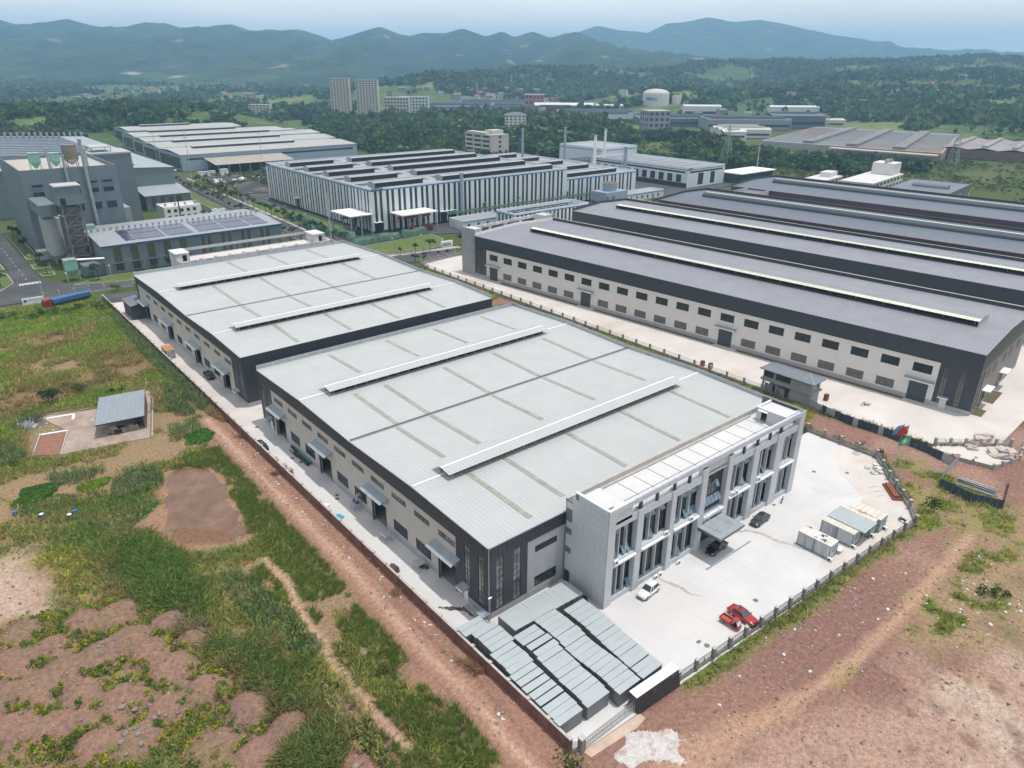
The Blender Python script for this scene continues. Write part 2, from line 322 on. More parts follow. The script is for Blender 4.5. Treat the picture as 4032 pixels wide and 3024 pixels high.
Z_GM = [(-0.6,127.8),(7.1,124.3),(10.8,121.9),(7.8,110.5),(10.6,104.5),(4,108),(3.3,112.3),(2.5,120.9)]
Z_PALE = [(-6,131.5),(1.8,128.6),(1.6,120.7),(1.5,108.3),(-2.7,111.8),(-8,114.1)]
Z_VEG = [(1,147.5),(6,147.7),(21.4,135.1),(22.4,130.1),(15.9,124.2),(10.4,122.7),(7.8,124.3),(4.8,132.1),(10.4,132.5),(3.6,140.6)]
T_L = [(41.6,160),(41.4,119),(41.3,88.6),(40.5,69.1),(41,57.5),(40.2,46.7),(40,30)]
T_L2 = [(31.5,101.5),(31.5,97.2),(31.8,92.8),(30.6,87.1),(30.2,80.4),(29.7,73.3),(29.6,64),(30.5,55)]
T_R = [(150,30.5),(135,29.4),(118.2,28.3),(104,27.9),(95.1,27.5),(86,27.8),(80.1,28.2),(67.5,30),(61.5,31.9),(52,33.2),(40,34.5)]
SLAB = [(7.5,165.8),(12.1,162.6),(20.5,160.8),(29.2,158.9),(36.6,186.2),(35.4,186.6),(30.4,183.5),(23.1,182.8),(13.2,186.3),(8.6,180.5)]
def al(X, Y, poly, soft=2.0, wob=3.0, ns=3.0, sd=0):
    return np.clip(0.5+(psd(X, Y, poly)+(fbm(X, Y, ns, 3, sd)-0.5)*2*wob)/soft, 0, 1)
def height(X, Y):
    Z = (fbm(X, Y, 14, 4, 3)-0.5)*0.9 + (fbm(X, Y, 2.6, 2, 9)-0.5)*0.22
    m = np.zeros_like(X)
    for x, y, r, h in MOUNDS:
        dx, dy = X-x, Y-y; rr = r*(0.85+0.4*(fbm(X, Y, 2.0, 2, 21)-0.0)*0.6); d = np.sqrt(dx*dx+dy*dy)/rr
        m = np.maximum(m, 0.95*h*np.clip(1-d*d, 0, 1)**0.7)
    Z = Z+m*(0.62+0.76*fbm(X, Y, 1.7, 3, 23))
    for P_, w0 in ((POND, 2.8), (PUDDLE, 1.4)):
        t_ = np.clip((psd(X, Y, P_)+(fbm(X, Y, 3.0, 3, 61)-0.5)*w0*1.6+w0*0.8)/(w0*1.3), 0, 1); t_ = t_*t_*(3-2*t_); Z = np.where(psd(X, Y, P_) > -7, np.maximum(Z, -0.02), Z); Z = Z*(1-t_)-0.42*t_
    trk = lined(X, Y, T_L); Z = Z*np.clip((trk-1.2)/3, 0.25, 1)
    trk = lined(X, Y, T_R); Z = Z*np.clip((trk-1.0)/4, 0.3, 1)
    s = psd(X, Y, SLAB); Z = np.where(s > -3, Z*np.clip(-s/3, 0, 1)-0.12*np.clip(s+1, 0, 1), Z)
    for P in (YARD, RWYARD):
        s = psd(X, Y, P); Z = Z*np.clip(-s/5.0, 0.0, 1)-0.35*np.clip(s+0.35, 0, 0.7)/0.7
    # strip of made ground between the halls and the neighbouring yard, ramped bank
    b = np.clip(1-np.abs(X-151.5)/5, 0, 1)*np.clip((Y-60)/10, 0, 1)*np.clip((240-Y)/10, 0, 1); Z = Z*(1-b)+b*(fbm(X, Y, 5, 3, 4)*0.7-0.3)
    ind = np.clip((Y-262)/8, 0, 1)*np.clip((X+10)/15, 0, 1); Z = Z*(1-ind)-0.30*ind
    far = np.clip((np.hypot(X-40, Y-150)-380)/200, 0, 1); Z = Z*(1-far)-0.6*far
    return Z
def colour(X, Y):
    n1, n2, n3 = fbm(X, Y, 9, 4, 31), fbm(X, Y, 3.2, 3, 41), fbm(X, Y, 30, 3, 51)
    C = np.zeros(X.shape+(3,))
    def mix(col, a):
        nonlocal C
        C = C*(1-a[..., None])+np.array(col)*a[..., None]
    mix((0.070,0.100,0.028), np.ones(X.shape)); mix((0.12,0.13,0.05), np.clip((n3-0.45)*4, 0, 1)*0.7)
    lf = np.clip((47-X)/2, 0, 1)*np.clip((285-Y)/4, 0, 1)*np.clip((X+60)/20, 0, 1)      # field left of the block wall
    mix(SOIL, lf); mix(DRY, lf*np.clip((n3-0.35)*4, 0, 1)*0.8); mix(GRS, lf*np.clip((n1-0.43)*6, 0, 1)*0.75)
    nf = lf*np.clip((Y-166)/14, 0, 1); mix(GRL, nf*np.clip((n1-0.34)*5, 0, 1)*0.8); mix(GRS, nf*np.clip((n2-0.45)*6, 0, 1)*0.8); mix((0.19,0.13,0.07), nf*np.clip((n3-0.55)*7, 0, 1)*0.8)
    mix(GRL, nf*np.clip((Y-245)/10, 0, 1)*0.9); mix(GRS, nf*np.clip((Y-245)/10, 0, 1)*np.clip((n2-0.4)*5, 0, 1))
    mix(GRD, al(X, Y, Z_GD, 3, 3, 4, 1)*0.85*lf); mix(GRY, al(X, Y, Z_GM, 4, 3, 5, 2)*0.75*lf); mix(GRS, al(X, Y, Z_GM, 4, 3, 2, 7)*np.clip((n2-0.45)*5, 0, 1)*lf)
    mix(PALE, al(X, Y, Z_PALE, 4, 3, 5, 3)*0.9*lf); mix(GRD, al(X, Y, Z_VEG, 2, 2.5, 3, 5)*0.6*lf)
    md = np.zeros(X.shape)
    for x, y, r, h in MOUNDS: md = np.maximum(md, np.clip(1.25-np.hypot(X-x, Y-y)/r, 0, 1))
    mix((0.245,0.138,0.110), np.clip(md*2.2, 0, 1)*(0.55+0.45*n2)); mix((0.18,0.12,0.098), np.clip((n2-0.52)*5, 0, 1)*np.clip(md*2, 0, 1)*0.5)
    rs = np.clip((X-37.0)/2.5+(n1-0.5)*4, 0, 1)*np.clip((160-Y)/10, 0, 1)*lf; mix(SOIL, rs*0.85); mix((0.33,0.18,0.125), rs*np.clip((n2-0.4)*5, 0, 1)*0.8)
    d = lined(X, Y, T_L); mix((0.36,0.21,0.15), np.clip(1.5-d*0.6, 0, 1)*lf*0.8); mix(PATH_, np.clip(1.2-d*1.5+(n2-0.5)*1.6, 0, 1)*lf*0.85)
    mix((0.21,0.115,0.085), np.clip(1-np.abs(d-2.0)*1.8, 0, 1)*lf*0.6)
    d = lined(X, Y, T_L2); mix(PATH_, np.clip(1.3-d*1.1+(n2-0.5), 0, 1)*lf*0.75)
    s = psd(X, Y, POND); mix((0.33,0.19,0.12), np.clip(1+(s+(n2-0.5)*3)/3.0, 0, 1)*lf*0.85); mix((0.20,0.115,0.07), np.clip(s/1.0, 0, 1))
    s = psd(X, Y, SLAB); mix((0.26,0.18,0.12), np.clip(1+s/2.5, 0, 1)*lf*0.7)
    bk = np.exp(-((X-9.5)/2.6)**2-((Y-183.5)/3.2)**2)*(0.5+n2); mix((0.07,0.07,0.072), np.clip(bk*1.4, 0, 1)*0.9); mix((0.55,0.55,0.55), np.clip((bk-0.55)*4, 0, 1)*np.clip((n2-0.5)*8, 0, 1))
    # bare ground to the right of the front yard
    rf = np.clip((41.5-Y)/1.0, 0, 1)*np.clip((X-38)/4, 0, 1)*np.clip((190-X)/8, 0, 1)
    rf = np.maximum(rf, np.clip(psd(X, Y, [(127,36),(132,40),(146,52),(146,70),(157,86),(157,60),(160,48),(175,36),(190,36),(190,0),(120,0)])/2, 0, 1))
    mix(SOIL, rf); mix(SOILP, rf*np.clip((n3-0.4)*5, 0, 1)*0.8); mix((0.35,0.225,0.17), rf*np.clip((n1-0.53)*6, 0, 1)*0.7)
    pk = al(X, Y, [(40,36),(68.7,26),(81,22),(90.4,18.5),(107.3,14.5),(130,10),(120,-20),(40,-10)], 5, 4, 7, 6); mix((0.38,0.25,0.19), rf*pk*0.9); mix((0.44,0.34,0.27), rf*pk*np.clip((n1-0.5)*7, 0, 1)*0.8); mix((0.20,0.12,0.095), rf*pk*np.clip((n2-0.56)*8, 0, 1)*0.7)
    dz = al(X, Y, [(106,28.4),(118,27.4),(150,27),(170,20),(150,5),(105.3,13),(94,19.3),(97,26)], 4, 4, 5, 8); mix((0.30,0.215,0.12), rf*dz*0.85); mix(GRS, rf*dz*np.clip((n2-0.50)*7, 0, 1)*0.75); mix((0.19,0.14,0.08), rf*dz*np.clip((n1-0.55)*7, 0, 1)*0.7)
    yp = al(X, Y, [(79.7,28.9),(84.4,29.3),(87,27),(82.3,26.2),(79.2,27.4)], 1.2, 1.2, 2, 4); mix((0.26,0.225,0.062), rf*yp*0.9)
    d = lined(X, Y, T_R); wd = 1.0+1.1*np.clip((75-X)/20, 0, 1.4); mix((0.43,0.27,0.18), rf*np.clip(1.5-d/wd+(n2-0.5)*1.2, 0, 1)*0.8); mix((0.30,0.175,0.125), rf*np.clip(1-np.abs(d-0.9)*2.2, 0, 1)*0.5)
    gs = np.clip(1-(39.2+0.0*X-Y+(X-64)*-0.055)/1.6+(n2-0.5)*2.2, 0, 1)*np.clip((X-62)/3, 0, 1)*np.clip((128-X)/3, 0, 1); mix(GRS, rf*np.clip(gs, 0, 1)*0.75)
    gr = al(X, Y, [(126,36.5),(136,41),(146,52),(152,47),(146,25),(134,26),(128,31)], 3, 3.5, 4, 12); mix(GRL, rf*gr*np.clip((n2-0.30)*4, 0, 1)*0.85); mix(DRY, rf*gr*np.clip((n1-0.5)*6, 0, 1)*0.7)
    bn = np.clip(1-np.abs(X-150.5)/6.5, 0, 1)*np.clip((Y-70)/8, 0, 1)*np.clip((246-Y)/8, 0, 1); mix(DRY, np.clip(bn*3, 0, 1)*0.9); mix(GRL, np.clip(bn*3, 0, 1)*np.clip((n2-0.36)*6, 0, 1)); mix(SOIL, np.clip(bn*3, 0, 1)*np.clip((n1-0.55)*8, 0, 1))
    ex = al(X, Y, [(184,253.5),(160,250.5),(157,245),(160,240),(190,245)], 2, 2, 3, 2); mix((0.27,0.14,0.085), ex)
    return C
def axis(lo, a, b, hi, st, mid_lo, mid_hi, st2):
    A = list(np.arange(a, b+1e-6, st)); x, s = A[0], st
    while x > mid_lo: x -= st2; A.insert(0, x)
    s = st2
    while x > lo: s *= 1.22; x -= s; A.insert(0, x)
    x = A[-1]
    while x < mid_hi: x += st2; A.append(x)
    s = st2
    while x < hi: s *= 1.22; x += s; A.append(x)
    return np.array(A)
AX = axis(-9000, -15, 160, 9000, 0.6, -60, 260, 2.5); AY = axis(-2500, 4, 190, 9000, 0.6, -30, 300, 2.5)
GX, GY = np.meshgrid(AX, AY)
m_ground = PM('field_soil', (0.2, 0.12, 0.09), 0.95, 0.34, 1.6, spec=0.1, bump=0.16, bscale=3.2, attr='tint', fine=(7.0, 0.34))
ground = gridmesh('ground', GX, GY, height(GX, GY), colour(GX, GY), m_ground); ground['kind'] = 'structure'
# ------------------------------------------------------------ yards, roads, water
def plate(name, poly, z0, z1, mat): o = MB().prism(poly, z0, z1).build(name, mat); o['kind'] = 'structure'; return o
yard = plate('factory_yard', YARD, -0.5, 0.0, m_conc)
MB().prism([(45.62,151.1),(51.4,150.8),(127,152),(127,159.5),(53,158.7),(45.6,159.3)], 0.0, 0.006).build('concrete_strip', m_concp, yard)
MB().prism([(45.62,159.6),(51.3,159.4),(51.3,275.2),(46.2,275.8)], 0.0, 0.005).build('concrete_strip', m_concp, yard)
MB().prism([(101.5,41.6),(103,38.6),(126.6,37.2),(130.6,40.2),(144.8,52.8),(144.6,60),(136,58),(128,47)], 0.0, 0.004).build('worn_concrete', m_concp, yard)
m_wet = PM('damp_stain', (0.40, 0.37, 0.335), 0.6, 0.15, 1.0, spec=0.4)
m_wetd = PM('dark_oil_stain', (0.085, 0.07, 0.055), 0.45, 0.3, 2.0)
m_bluestrip = PM('blue_grey_strip', (0.20, 0.26, 0.36), 0.7, 0.1, 1)
def stain(pts, wd, mat, z=0.008, seed=1, name='water_stain', parent=None):
    r = random.Random(seed); P = [Vector((*p, 0)) for p in pts]; S = []
    for a, b in zip(P[:-1], P[1:]):
        for k in range(8): S.append(a.lerp(b, k/8)+Vector((r.uniform(-.12,.12), r.uniform(-.12,.12), 0)))
    S.append(P[-1]); b = MB(); Lp, Rp = [], []
    for i, p in enumerate(S):
        d = (S[min(i+1, len(S)-1)]-S[max(i-1, 0)]).normalized(); n = Vector((-d.y, d.x, 0)); ww = wd*(0.45+0.9*r.random())*(0.35+0.65*math.sin(math.pi*min(0.93, (i+1.5)/len(S))))
        Lp.append(p+n*ww*0.5); Rp.append(p-n*ww*0.5)
    for i in range(len(S)-1): b.quad((Rp[i].x,Rp[i].y,z),(Rp[i+1].x,Rp[i+1].y,z),(Lp[i+1].x,Lp[i+1].y,z),(Lp[i].x,Lp[i].y,z))
    return b.build(name, mat, parent or yard)
stain([(97.8,57),(99.6,56.0),(101.5,54.8),(102.4,53.0),(102.6,50.5),(103.6,47.6),(104.2,45.2)], 0.75, m_wet, seed=3)
stain([(78.7,57.3),(78.8,55.6),(79.6,53.2),(79.6,51.0),(80.6,49.4)], 0.6, m_wet, seed=4)
stain([(47.2,73.5),(48.6,72.2),(50.2,70.6),(50.4,69.0),(51.2,68.2)], 0.9, m_wetd, seed=5, name='oil_stain')
stain([(50.7,84.5),(51.0,83.2),(51.2,82.2)], 1.2, m_wetd, seed=6, name='oil_stain')
MB().prism([(86.4,52.85),(99.0,52.72),(99.0,53.0),(86.4,53.15)], 0.0, 0.008).build('yard_strip', m_bluestrip, yard)  # thin blue-grey strip laid flat across the yard before the entrance
m_tyrem = PM('tyre_mark', (0.50, 0.475, 0.45), 0.9, 0.1, 1)
for k, (rad, st_) in enumerate(((7.2, 0), (7.7, 4), (8.6, 9), (6.4, -5))):
    b = MB(); cx, cy = 131.0, 56.0; st = [(cx+rad*math.cos(D2R(a))*1.05, cy+rad*math.sin(D2R(a))) for a in range(185+st_, 322+st_, 6)]
    for a, c in zip(st[:-1], st[1:]):
        dx, dy = c[0]-a[0], c[1]-a[1]; l = math.hypot(dx, dy); nx_, ny_ = -dy/l*.07, dx/l*.07
        b.quad((a[0]-nx_,a[1]-ny_,.011+.001*k),(c[0]-nx_,c[1]-ny_,.011+.001*k),(c[0]+nx_,c[1]+ny_,.011+.001*k),(a[0]+nx_,a[1]+ny_,.011+.001*k))
    b.build('tyre_mark', m_tyrem, yard)
m_sj = PM('slab_joint_line', (0.50,0.485,0.465), 0.9, 0.1, 1)
for k in range(12): MB().box(66+5.2*k, 66.06+5.2*k, 42.0-0.07*(5.2*k), 56.6, 0.0, 0.0035).build('slab_joint', m_sj, yard)
for k in range(3): MB().box(66.2, 124+2*k, 45.2+4*k, 45.26+4*k, 0.0, 0.0025).build('slab_joint', m_sj, yard)
for k in range(20): MB().box(45.8, 51.3, 70+5.1*k, 70.06+5.1*k, 0.0, 0.009).build('slab_joint', m_sj, yard)
rwyard = plate('warehouse_yard', RWYARD, -0.5, 0.0, m_concp)
m_hole = PM('cast_iron_cover', (0.16, 0.155, 0.15), 0.7, 0.2, 3)
for k, (x, y) in enumerate(((49.1,149.2),(49.4,130.7),(50.0,128.0),(49.4,110.7),(50.0,111.9),(50.1,70.6),(86.3,43.6),(72.5,42.6),(129.8,58.2),(134.6,53.6))):
    MB().cyl(x, y, 0.0, 0.02, 0.42, n=14).build('manhole_cover', m_hole, yard)
for x, y in ((72.2,43.8),(112.4,56.6)): MB().box(x-.4, x+.4, y-.25, y+.25, 0.0, 0.015).build('drain_grate', m_hole, yard)
pond_w = PM('muddy_water', (0.155, 0.082, 0.048), 0.12, 0.25, 0.4, spec=0.5, col2=(0.205, 0.115, 0.066), scale2=0.15)
MB().prism([(a+(a-27.5)*0.42, c+(c-124.5)*0.20) for a, c in POND], -0.9, -0.2).build('pond_water', pond_w, kind='structure')
MB().prism(PUDDLE, -0.9, -0.26).build('puddle_water', pond_w, kind='structure')
m_slab = PM('old_concrete_slab', (0.36, 0.29, 0.235), 0.9, 0.2, 0.6, col2=(0.30, 0.22, 0.17), scale2=0.2)
slab = plate('old_concrete_pad', [(12.1,163.0),(20.5,161.2),(28.9,159.3),(36.3,185.8),(35.3,186.0),(30.4,183.1),(23.1,182.4),(13.4,185.8),(12.2,184.6),(15.4,174.6)], -0.3, 0.03, m_slab)
m_brk = PM('red_earth_bed', (0.25, 0.125, 0.08), 0.95, 0.25, 1.2, bump=0.03)
MB().prism([(7.7,166.0),(11.9,163.2),(15.2,173.9),(10.5,175.3)], -0.2, 0.04).build('earth_bed', m_brk, slab)
for a, c in (((10.4,175.7),(15.6,174.2)),((13.0,184.0),(18.4,182.6)),((18.4,182.6),(17.6,179.6))): MB().beam((*a,0.06),(*c,0.06),0.55,0.14).build('footing', m_white, slab)
for a, c in (((7.5,165.8),(10.4,175.6)),((12.1,162.8),(15.6,174.2)),((29.4,159.2),(36.9,186.2)),((36.9,186.2),(43,187.5)),((13.2,186.2),(23.2,183.0)),((27.5,187.0),(40,192))): MB().beam((*a,0.1),(*c,0.1),0.22,0.3).build('kerb_edge', m_cap, slab)
road = plate('public_road', [(-60,286),(60,268.5),(150,255.5),(182,250.8),(186,262.6),(152,267.5),(60,280.5),(-60,298)], -0.4, 0.01, m_asph)
plant_road = plate('plant_road', [(0,290.4),(58,290.4),(90,287.4),(140,283),(140,296),(60,296),(41,304.4),(33,318),(33,540),(24.5,540),(25.5,341),(22,342),(25.2,321),(18.5,309.4),(0,306)], -0.4, 0.005, m_asph)
avenue = plate('avenue', [(140,270),(149.6,270),(149.6,340),(160,560),(168,660),(156,660),(150,560),(141.5,403),(139.8,340)], -0.4, 0.006, m_asph)
keda_yard = plate('mill_yard', [(151.5,286),(195,296),(206,288),(300,284),(470,300),(470,330),(460,460),(162,460),(158,440),(151.5,340)], -0.4, 0.002, m_asph)
for k in range(9): MB().box(25.6+k*0.8, 26.1+k*0.8, 314.2, 317.2, 0, 0.012).build('crossing_stripe', m_paint, plant_road)
for k in range(14): MB().box(28.7, 28.85, 322+k*8, 325+k*8, 0, 0.012).build('lane_dash', m_paint, plant_road)
m_lawn = PM('lawn_turf', (0.085, 0.135, 0.022), 0.9, 0.3, 0.8, bump=0.05, col2=(0.12, 0.155, 0.035), scale2=0.3)
def lawn(poly, z=0.12):
    n = len(poly); cx = sum(p[0] for p in poly)/n; cy = sum(p[1] for p in poly)/n
    k = plate('lawn', poly, -0.4, z, m_lawn); b = MB()
    for i in range(n): a, c = poly[i], poly[(i+1)%n]; b.beam((*a, z*0.55), (*c, z*0.55), 0.22, z*1.3)
    b.build('kerb', m_kerb, k); return k
for P in ([(154.5,291.5),(152.2,279),(156.5,271.8),(163.4,269),(178,270),(184.4,271),(193.5,283),(194.8,294.5),(178,293.4)], [(41.2,303.6),(60,296.6),(140,297),(136,306),(79,308),(54.5,309.6)], [(5,311),(18.9,310.2),(24.4,320),(24.2,336),(21.8,341),(5,346)],
          [(33.8,346.4),(40.2,346.4),(39.4,337.3),(33.7,337.2)], [(34,329),(39,329),(38.5,323),(34.5,324)], [(34,420),(38.5,420),(38.5,356),(34,356)], [(133,410),(139.2,410),(147,552),(141,552)], [(162.5,395),(171.5,395),(171.5,330),(166,330)], [(152,400),(158,440),(166,430),(163,360),(152.5,360)], [(5,352),(24.4,344),(23.6,430),(5,430)]):
    lawn(P)
m_pave = PM('pale_paving', (0.42, 0.37, 0.32), 0.9, 0.15, 0.5)
for P in ([(149.7,268.5),(178,264.5),(190,263),(190,266.4),(163,268.6),(156,271.4),(151.8,278),(149.7,278)], [(149.8,280),(151.4,280),(151.4,340),(161.8,556),(160.2,556),(149.8,340)], [(137.6,300),(139.6,300),(139.6,340),(141.3,403),(149.8,556),(148,556),(139.4,403)]):
    plate('pavement', P, -0.3, 0.13, m_pave)
# ------------------------------------------------------------ the two light-roofed halls
def roof_profile(y, seg):
    for (ya, za), (yb, zb) in zip(seg[:-1], seg[1:]):
        if ya <= y <= yb: return za+(zb-za)*(y-ya)/(yb-ya)
    return seg[-1][1]
def awning(parent, x, ya, yb, z, depth=1.7, drop=0.55, mat=None, name='awning'):
    b = MB(); b.sheet((x-depth, ya, z-drop), (x-depth, yb, z-drop), (x+0.02, ya, z), (x+0.02, yb, z), 0.5, 0.035)
    b.box(x-depth-0.05, x-depth+0.03, ya, yb, z-drop-0.22, z-drop+0.01)
    for y in (ya, yb-0.06): b.quad((x-depth, y, z-drop-0.2), (x, y, z-0.25), (x, y, z), (x-depth, y, z-drop))
    o = b.build(name, mat or m_awn, parent)
    MB().box(x-depth-0.075, x-depth-0.05, ya, yb, z-drop-0.24, z-drop+0.04).build('gutter', m_white, o)
    n = max(2, int((yb-ya)/2.2)); br = MB()
    for k in range(n+1): y = ya+0.15+(yb-ya-0.3)*k/n; br.beam((x-depth+0.1, y, z-drop-0.08), (x, y, z-drop-0.35), 0.06)
    br.build('bracket', m_steel, o); return o
def big_hall(label, y0, y1, seg, x0=51.6, x1=126.5, front=None, upw=(), loww=(), doors=(), tall=(), panel=None, mons=(), back_par=True):
    H = thing('factory_hall', label, 'factory'); E = seg[0][1]
    # left wall (faces the dirt track)
    op = [(a, b, 8.2, 9.3) for a, b in upw]+[(a, b, 1.6, 3.85) for a, b in loww]+[(a, b, 0, 4.6) for a, b in doors]
    tl = [(a, b, 1.7, 10.4) for a, b in tall]
    wall(MB(), 'y', x0, 0.25, y0+panel[0], y1-panel[1], 1.5, 10.5, op).build('wall', m_beige, H)
    wall(MB(), 'y', x0-0.02, 0.27, y0+panel[0], y1-panel[1], 0, 1.5, [(a, b, 0, 1.5) for a, b in doors]).build('base_course', m_plinth, H)
    for ya, yb in ((y0, y0+panel[0]), (y1-panel[1], y1)): wall(MB(), 'y', x0-0.03, 0.28, ya, yb, 1.1, 10.5, tl).build('corner_cladding', m_dark, H)
    for ya, yb in ((y0, y0+panel[0]), (y1-panel[1], y1)): MB().box(x0-0.06, x0+0.22, ya, yb, 0, 1.1).build('base_course', m_plinth, H)
    b = MB(); pts = [(y0, E)]+[s for s in seg if y0 < s[0] < y1]+[(y1, seg[-1][1])]
    for (ya, za), (yb, zb) in zip(pts[:-1], pts[1:]):
        b.add([(x0-0.06,ya,10.5),(x0+0.2,ya,10.5),(x0+0.2,yb,10.5),(x0-0.06,yb,10.5),(x0-0.06,ya,za),(x0+0.2,ya,za),(x0+0.2,yb,zb),(x0-0.06,yb,zb)], [(3,2,1,0),(4,5,6,7),(0,1,5,4),(1,2,6,5),(2,3,7,6),(3,0,4,7)])
    b.build('fascia_band', m_dark, H)
    # cladding seams: thin standing ribs on the dark band
    b = MB(); y = y0+0.45
    while y < y1: b.box(x0-0.085, x0-0.06, y, y+0.05, 10.5, roof_profile(y, seg)-0.05); y += 0.9
    b.build('band_seam', m_dark, H)
    # other walls
    b = MB(); b.box(x1-0.25, x1, y0+0.01, y1-0.01, 0, E); b.build('side_wall', m_dark, H)
    if front is None:
        MB().box(x0+0.26, x1-0.26, y0, y0+0.25, 10.2, E).build('fascia_band', m_dark, H)
        MB().box(x0+0.26, x0+8, y0+0.002, y0+0.25, 1.1, 10.2).build('corner_cladding', m_dark, H)
        MB().box(x0+8, x1-0.26, y0+0.003, y0+0.25, 1.1, 10.2).build('wall', m_beige, H)
        MB().box(x0+0.26, x1-0.26, y0-0.02, y0+0.25, 0, 1.1).build('base_course', m_plinth, H)
    MB().box(x0+0.26, x1-0.26, y1-0.25, y1-0.001, 0, seg[-1][1]).build('rear_wall', m_dark, H)
    MB().box(x0+0.3, x1-0.3, y0+0.3, y1-0.3, 0.0, 0.02).build('floor', m_int, H)
    # roof sheets
    for (ya, za), (yb, zb) in zip(seg[:-1], seg[1:]):
        b = MB().sheet((x0-0.1, ya, za+0.02), (x1, ya, za+0.02), (x0-0.1, yb, zb+0.02), (x1, yb, zb+0.02), 0.80, 0.042); b.build('roof_sheet', m_roof, H)
    gut = MB()
    for (ya, za), (yb, zb) in zip(seg[:-1], seg[1:]): gut.beam((x0-0.16, ya, za+0.01), (x0-0.16, yb, zb+0.01), 0.14, 0.16)
    gut.build('verge_trim', m_steel, H)
    par = MB()
    for (ya, za), (yb, zb) in zip(seg[:-1], seg[1:]):
        par.add([(x1,ya,za-0.3),(x1+0.12,ya,za-0.3),(x1+0.12,yb,zb-0.3),(x1,yb,zb-0.3),(x1,ya,za+0.95),(x1+0.12,ya,za+0.95),(x1+0.12,yb,zb+0.95),(x1,yb,zb+0.95)], [(3,2,1,0),(4,5,6,7),(0,1,5,4),(1,2,6,5),(2,3,7,6),(3,0,4,7)])
    par.build('parapet', m_steel, H)
    if back_par: MB().box(x0-0.05, x1-0.01, y1+0.001, y1+0.12, seg[-1][1]-0.4, seg[-1][1]+1.0).build('parapet', m_steel, H)
    # valley gutter
    vy, vz = seg[2]; b = MB().box(x0+0.1, x1-0.1, vy-0.32, vy+0.32, vz+0.03, vz+0.115); b.build('valley_gutter', PM('gutter_dark', (0.10,0.10,0.105), 0.6, 0.2, 1), H)
    b = MB()
    for s in (-0.36, 0.36): b.box(x0+0.1, x1-0.1, vy+s-0.03, vy+s+0.03, vz+0.03, vz+0.17)
    b.build('gutter_lip', m_steel, H)
    for (yr, zr), (xa, xb) in mons:
        # ridge ventilator: raised double-pitch cover on posts over a dark throat
        for s, yy in ((-1, yr-2.45), (1, yr+2.45)):
            MB().sheet((xa, yy, zr+1.1), (xb, yy, zr+1.1), (xa, yr, zr+1.45), (xb, yr, zr+1.45), 0.78, 0.05).build('ventilator_sheet', m_roof, H)
        b = MB()
        for s in (-1.15, 1.15): b.box(xa+0.8, xb-0.8, yr+s-0.04, yr+s+0.04, zr-0.1, zr+0.55)
        b.build('ventilator_curb', m_black, H)
        x = xa+1.0
        while x < xb:
            b = MB()
            for s in (-1.9, 1.9): b.beam((x, yr+s*0.55, zr-0.05), (x, yr+s, zr+1.1), 0.07); b.beam((x, yr+s, zr-0.1), (x, yr+s, zr+1.12), 0.07)
            b.beam((x, yr-2.3, zr+1.05), (x, yr, zr+1.38), 0.06); b.beam((x, yr+2.3, zr+1.05), (x, yr, zr+1.38), 0.06); x += 2.6
            b.build('ventilator_bracket', m_steel, H)
        MB().add([(xa-0.02,yr-0.19,zr+1.47),(xb+0.02,yr-0.19,zr+1.47),(xb+0.02,yr,zr+1.56),(xa-0.02,yr,zr+1.56),(xa-0.02,yr+0.19,zr+1.47),(xb+0.02,yr+0.19,zr+1.47)], [(0,1,2,3),(3,2,5,4)]).build('ridge_cap', m_white, H)
        for xs, xe in ((x0, xa+0.8), (xb-0.8, x1-0.05)):
            MB().add([(xs,yr-0.22,zr+0.09),(xe,yr-0.22,zr+0.09),(xe,yr,zr+0.17),(xs,yr,zr+0.17),(xs,yr+0.22,zr+0.09),(xe,yr+0.22,zr+0.09)], [(0,1,2,3),(3,2,5,4)]).build('ridge_cap', m_white, H)
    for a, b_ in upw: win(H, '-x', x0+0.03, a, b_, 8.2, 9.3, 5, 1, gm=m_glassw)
    for a, b_ in loww: win(H, '-x', x0+0.03, a, b_, 1.6, 3.85, 5, 2)
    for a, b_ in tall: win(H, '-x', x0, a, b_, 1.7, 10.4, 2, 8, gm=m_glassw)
    for a, b_ in doors:
        fr = MB(); fr.box(x0-0.05, x0+0.1, a-0.14, a-0.001, 0, 4.72); fr.box(x0-0.05, x0+0.1, b_+0.001, b_+0.14, 0, 4.72); fr.box(x0-0.05, x0+0.1, a-0.14, b_+0.14, 4.6, 4.74); fr.build('door_frame', m_dark, H)
        MB().box(x0-0.30, x0-0.12, b_-0.25, b_+0.02, 0.02, 4.5).build('sliding_door', m_dark, H)
    return H
SEG1 = [(66.5, 13.0), (86.5, 13.6), (107.5, 13.05), (128.6, 13.6), (150.8, 13.0)]
UP1 = [(74.9+7.03*k, 79.4+7.03*k) for k in range(10)]
DO1 = [(74.9,79.3),(96.0,100.4),(116.9,121.4),(138.2,142.6)]
h1 = big_hall('nearest pale-roofed factory hall with grey stone office block at its front', 66.5, 150.8, SEG1, front=True, upw=UP1,
     loww=[(81.8,86.3),(88.9,93.4),(102.9,107.4),(109.9,114.4),(124.0,128.5),(131.1,135.6)], doors=DO1, tall=[(71.2,72.5),(67.8,69.1),(145.2,146.4),(148.7,149.9)], panel=(8.2,6.6),
     mons=(((86.5,13.6),(57.2,117.6)), ((128.6,13.6),(57.2,117.6))))
for a, b_ in DO1: awning(h1, 51.6, a-1.3, b_+1.3, 7.2 if a > 90 else 6.9)
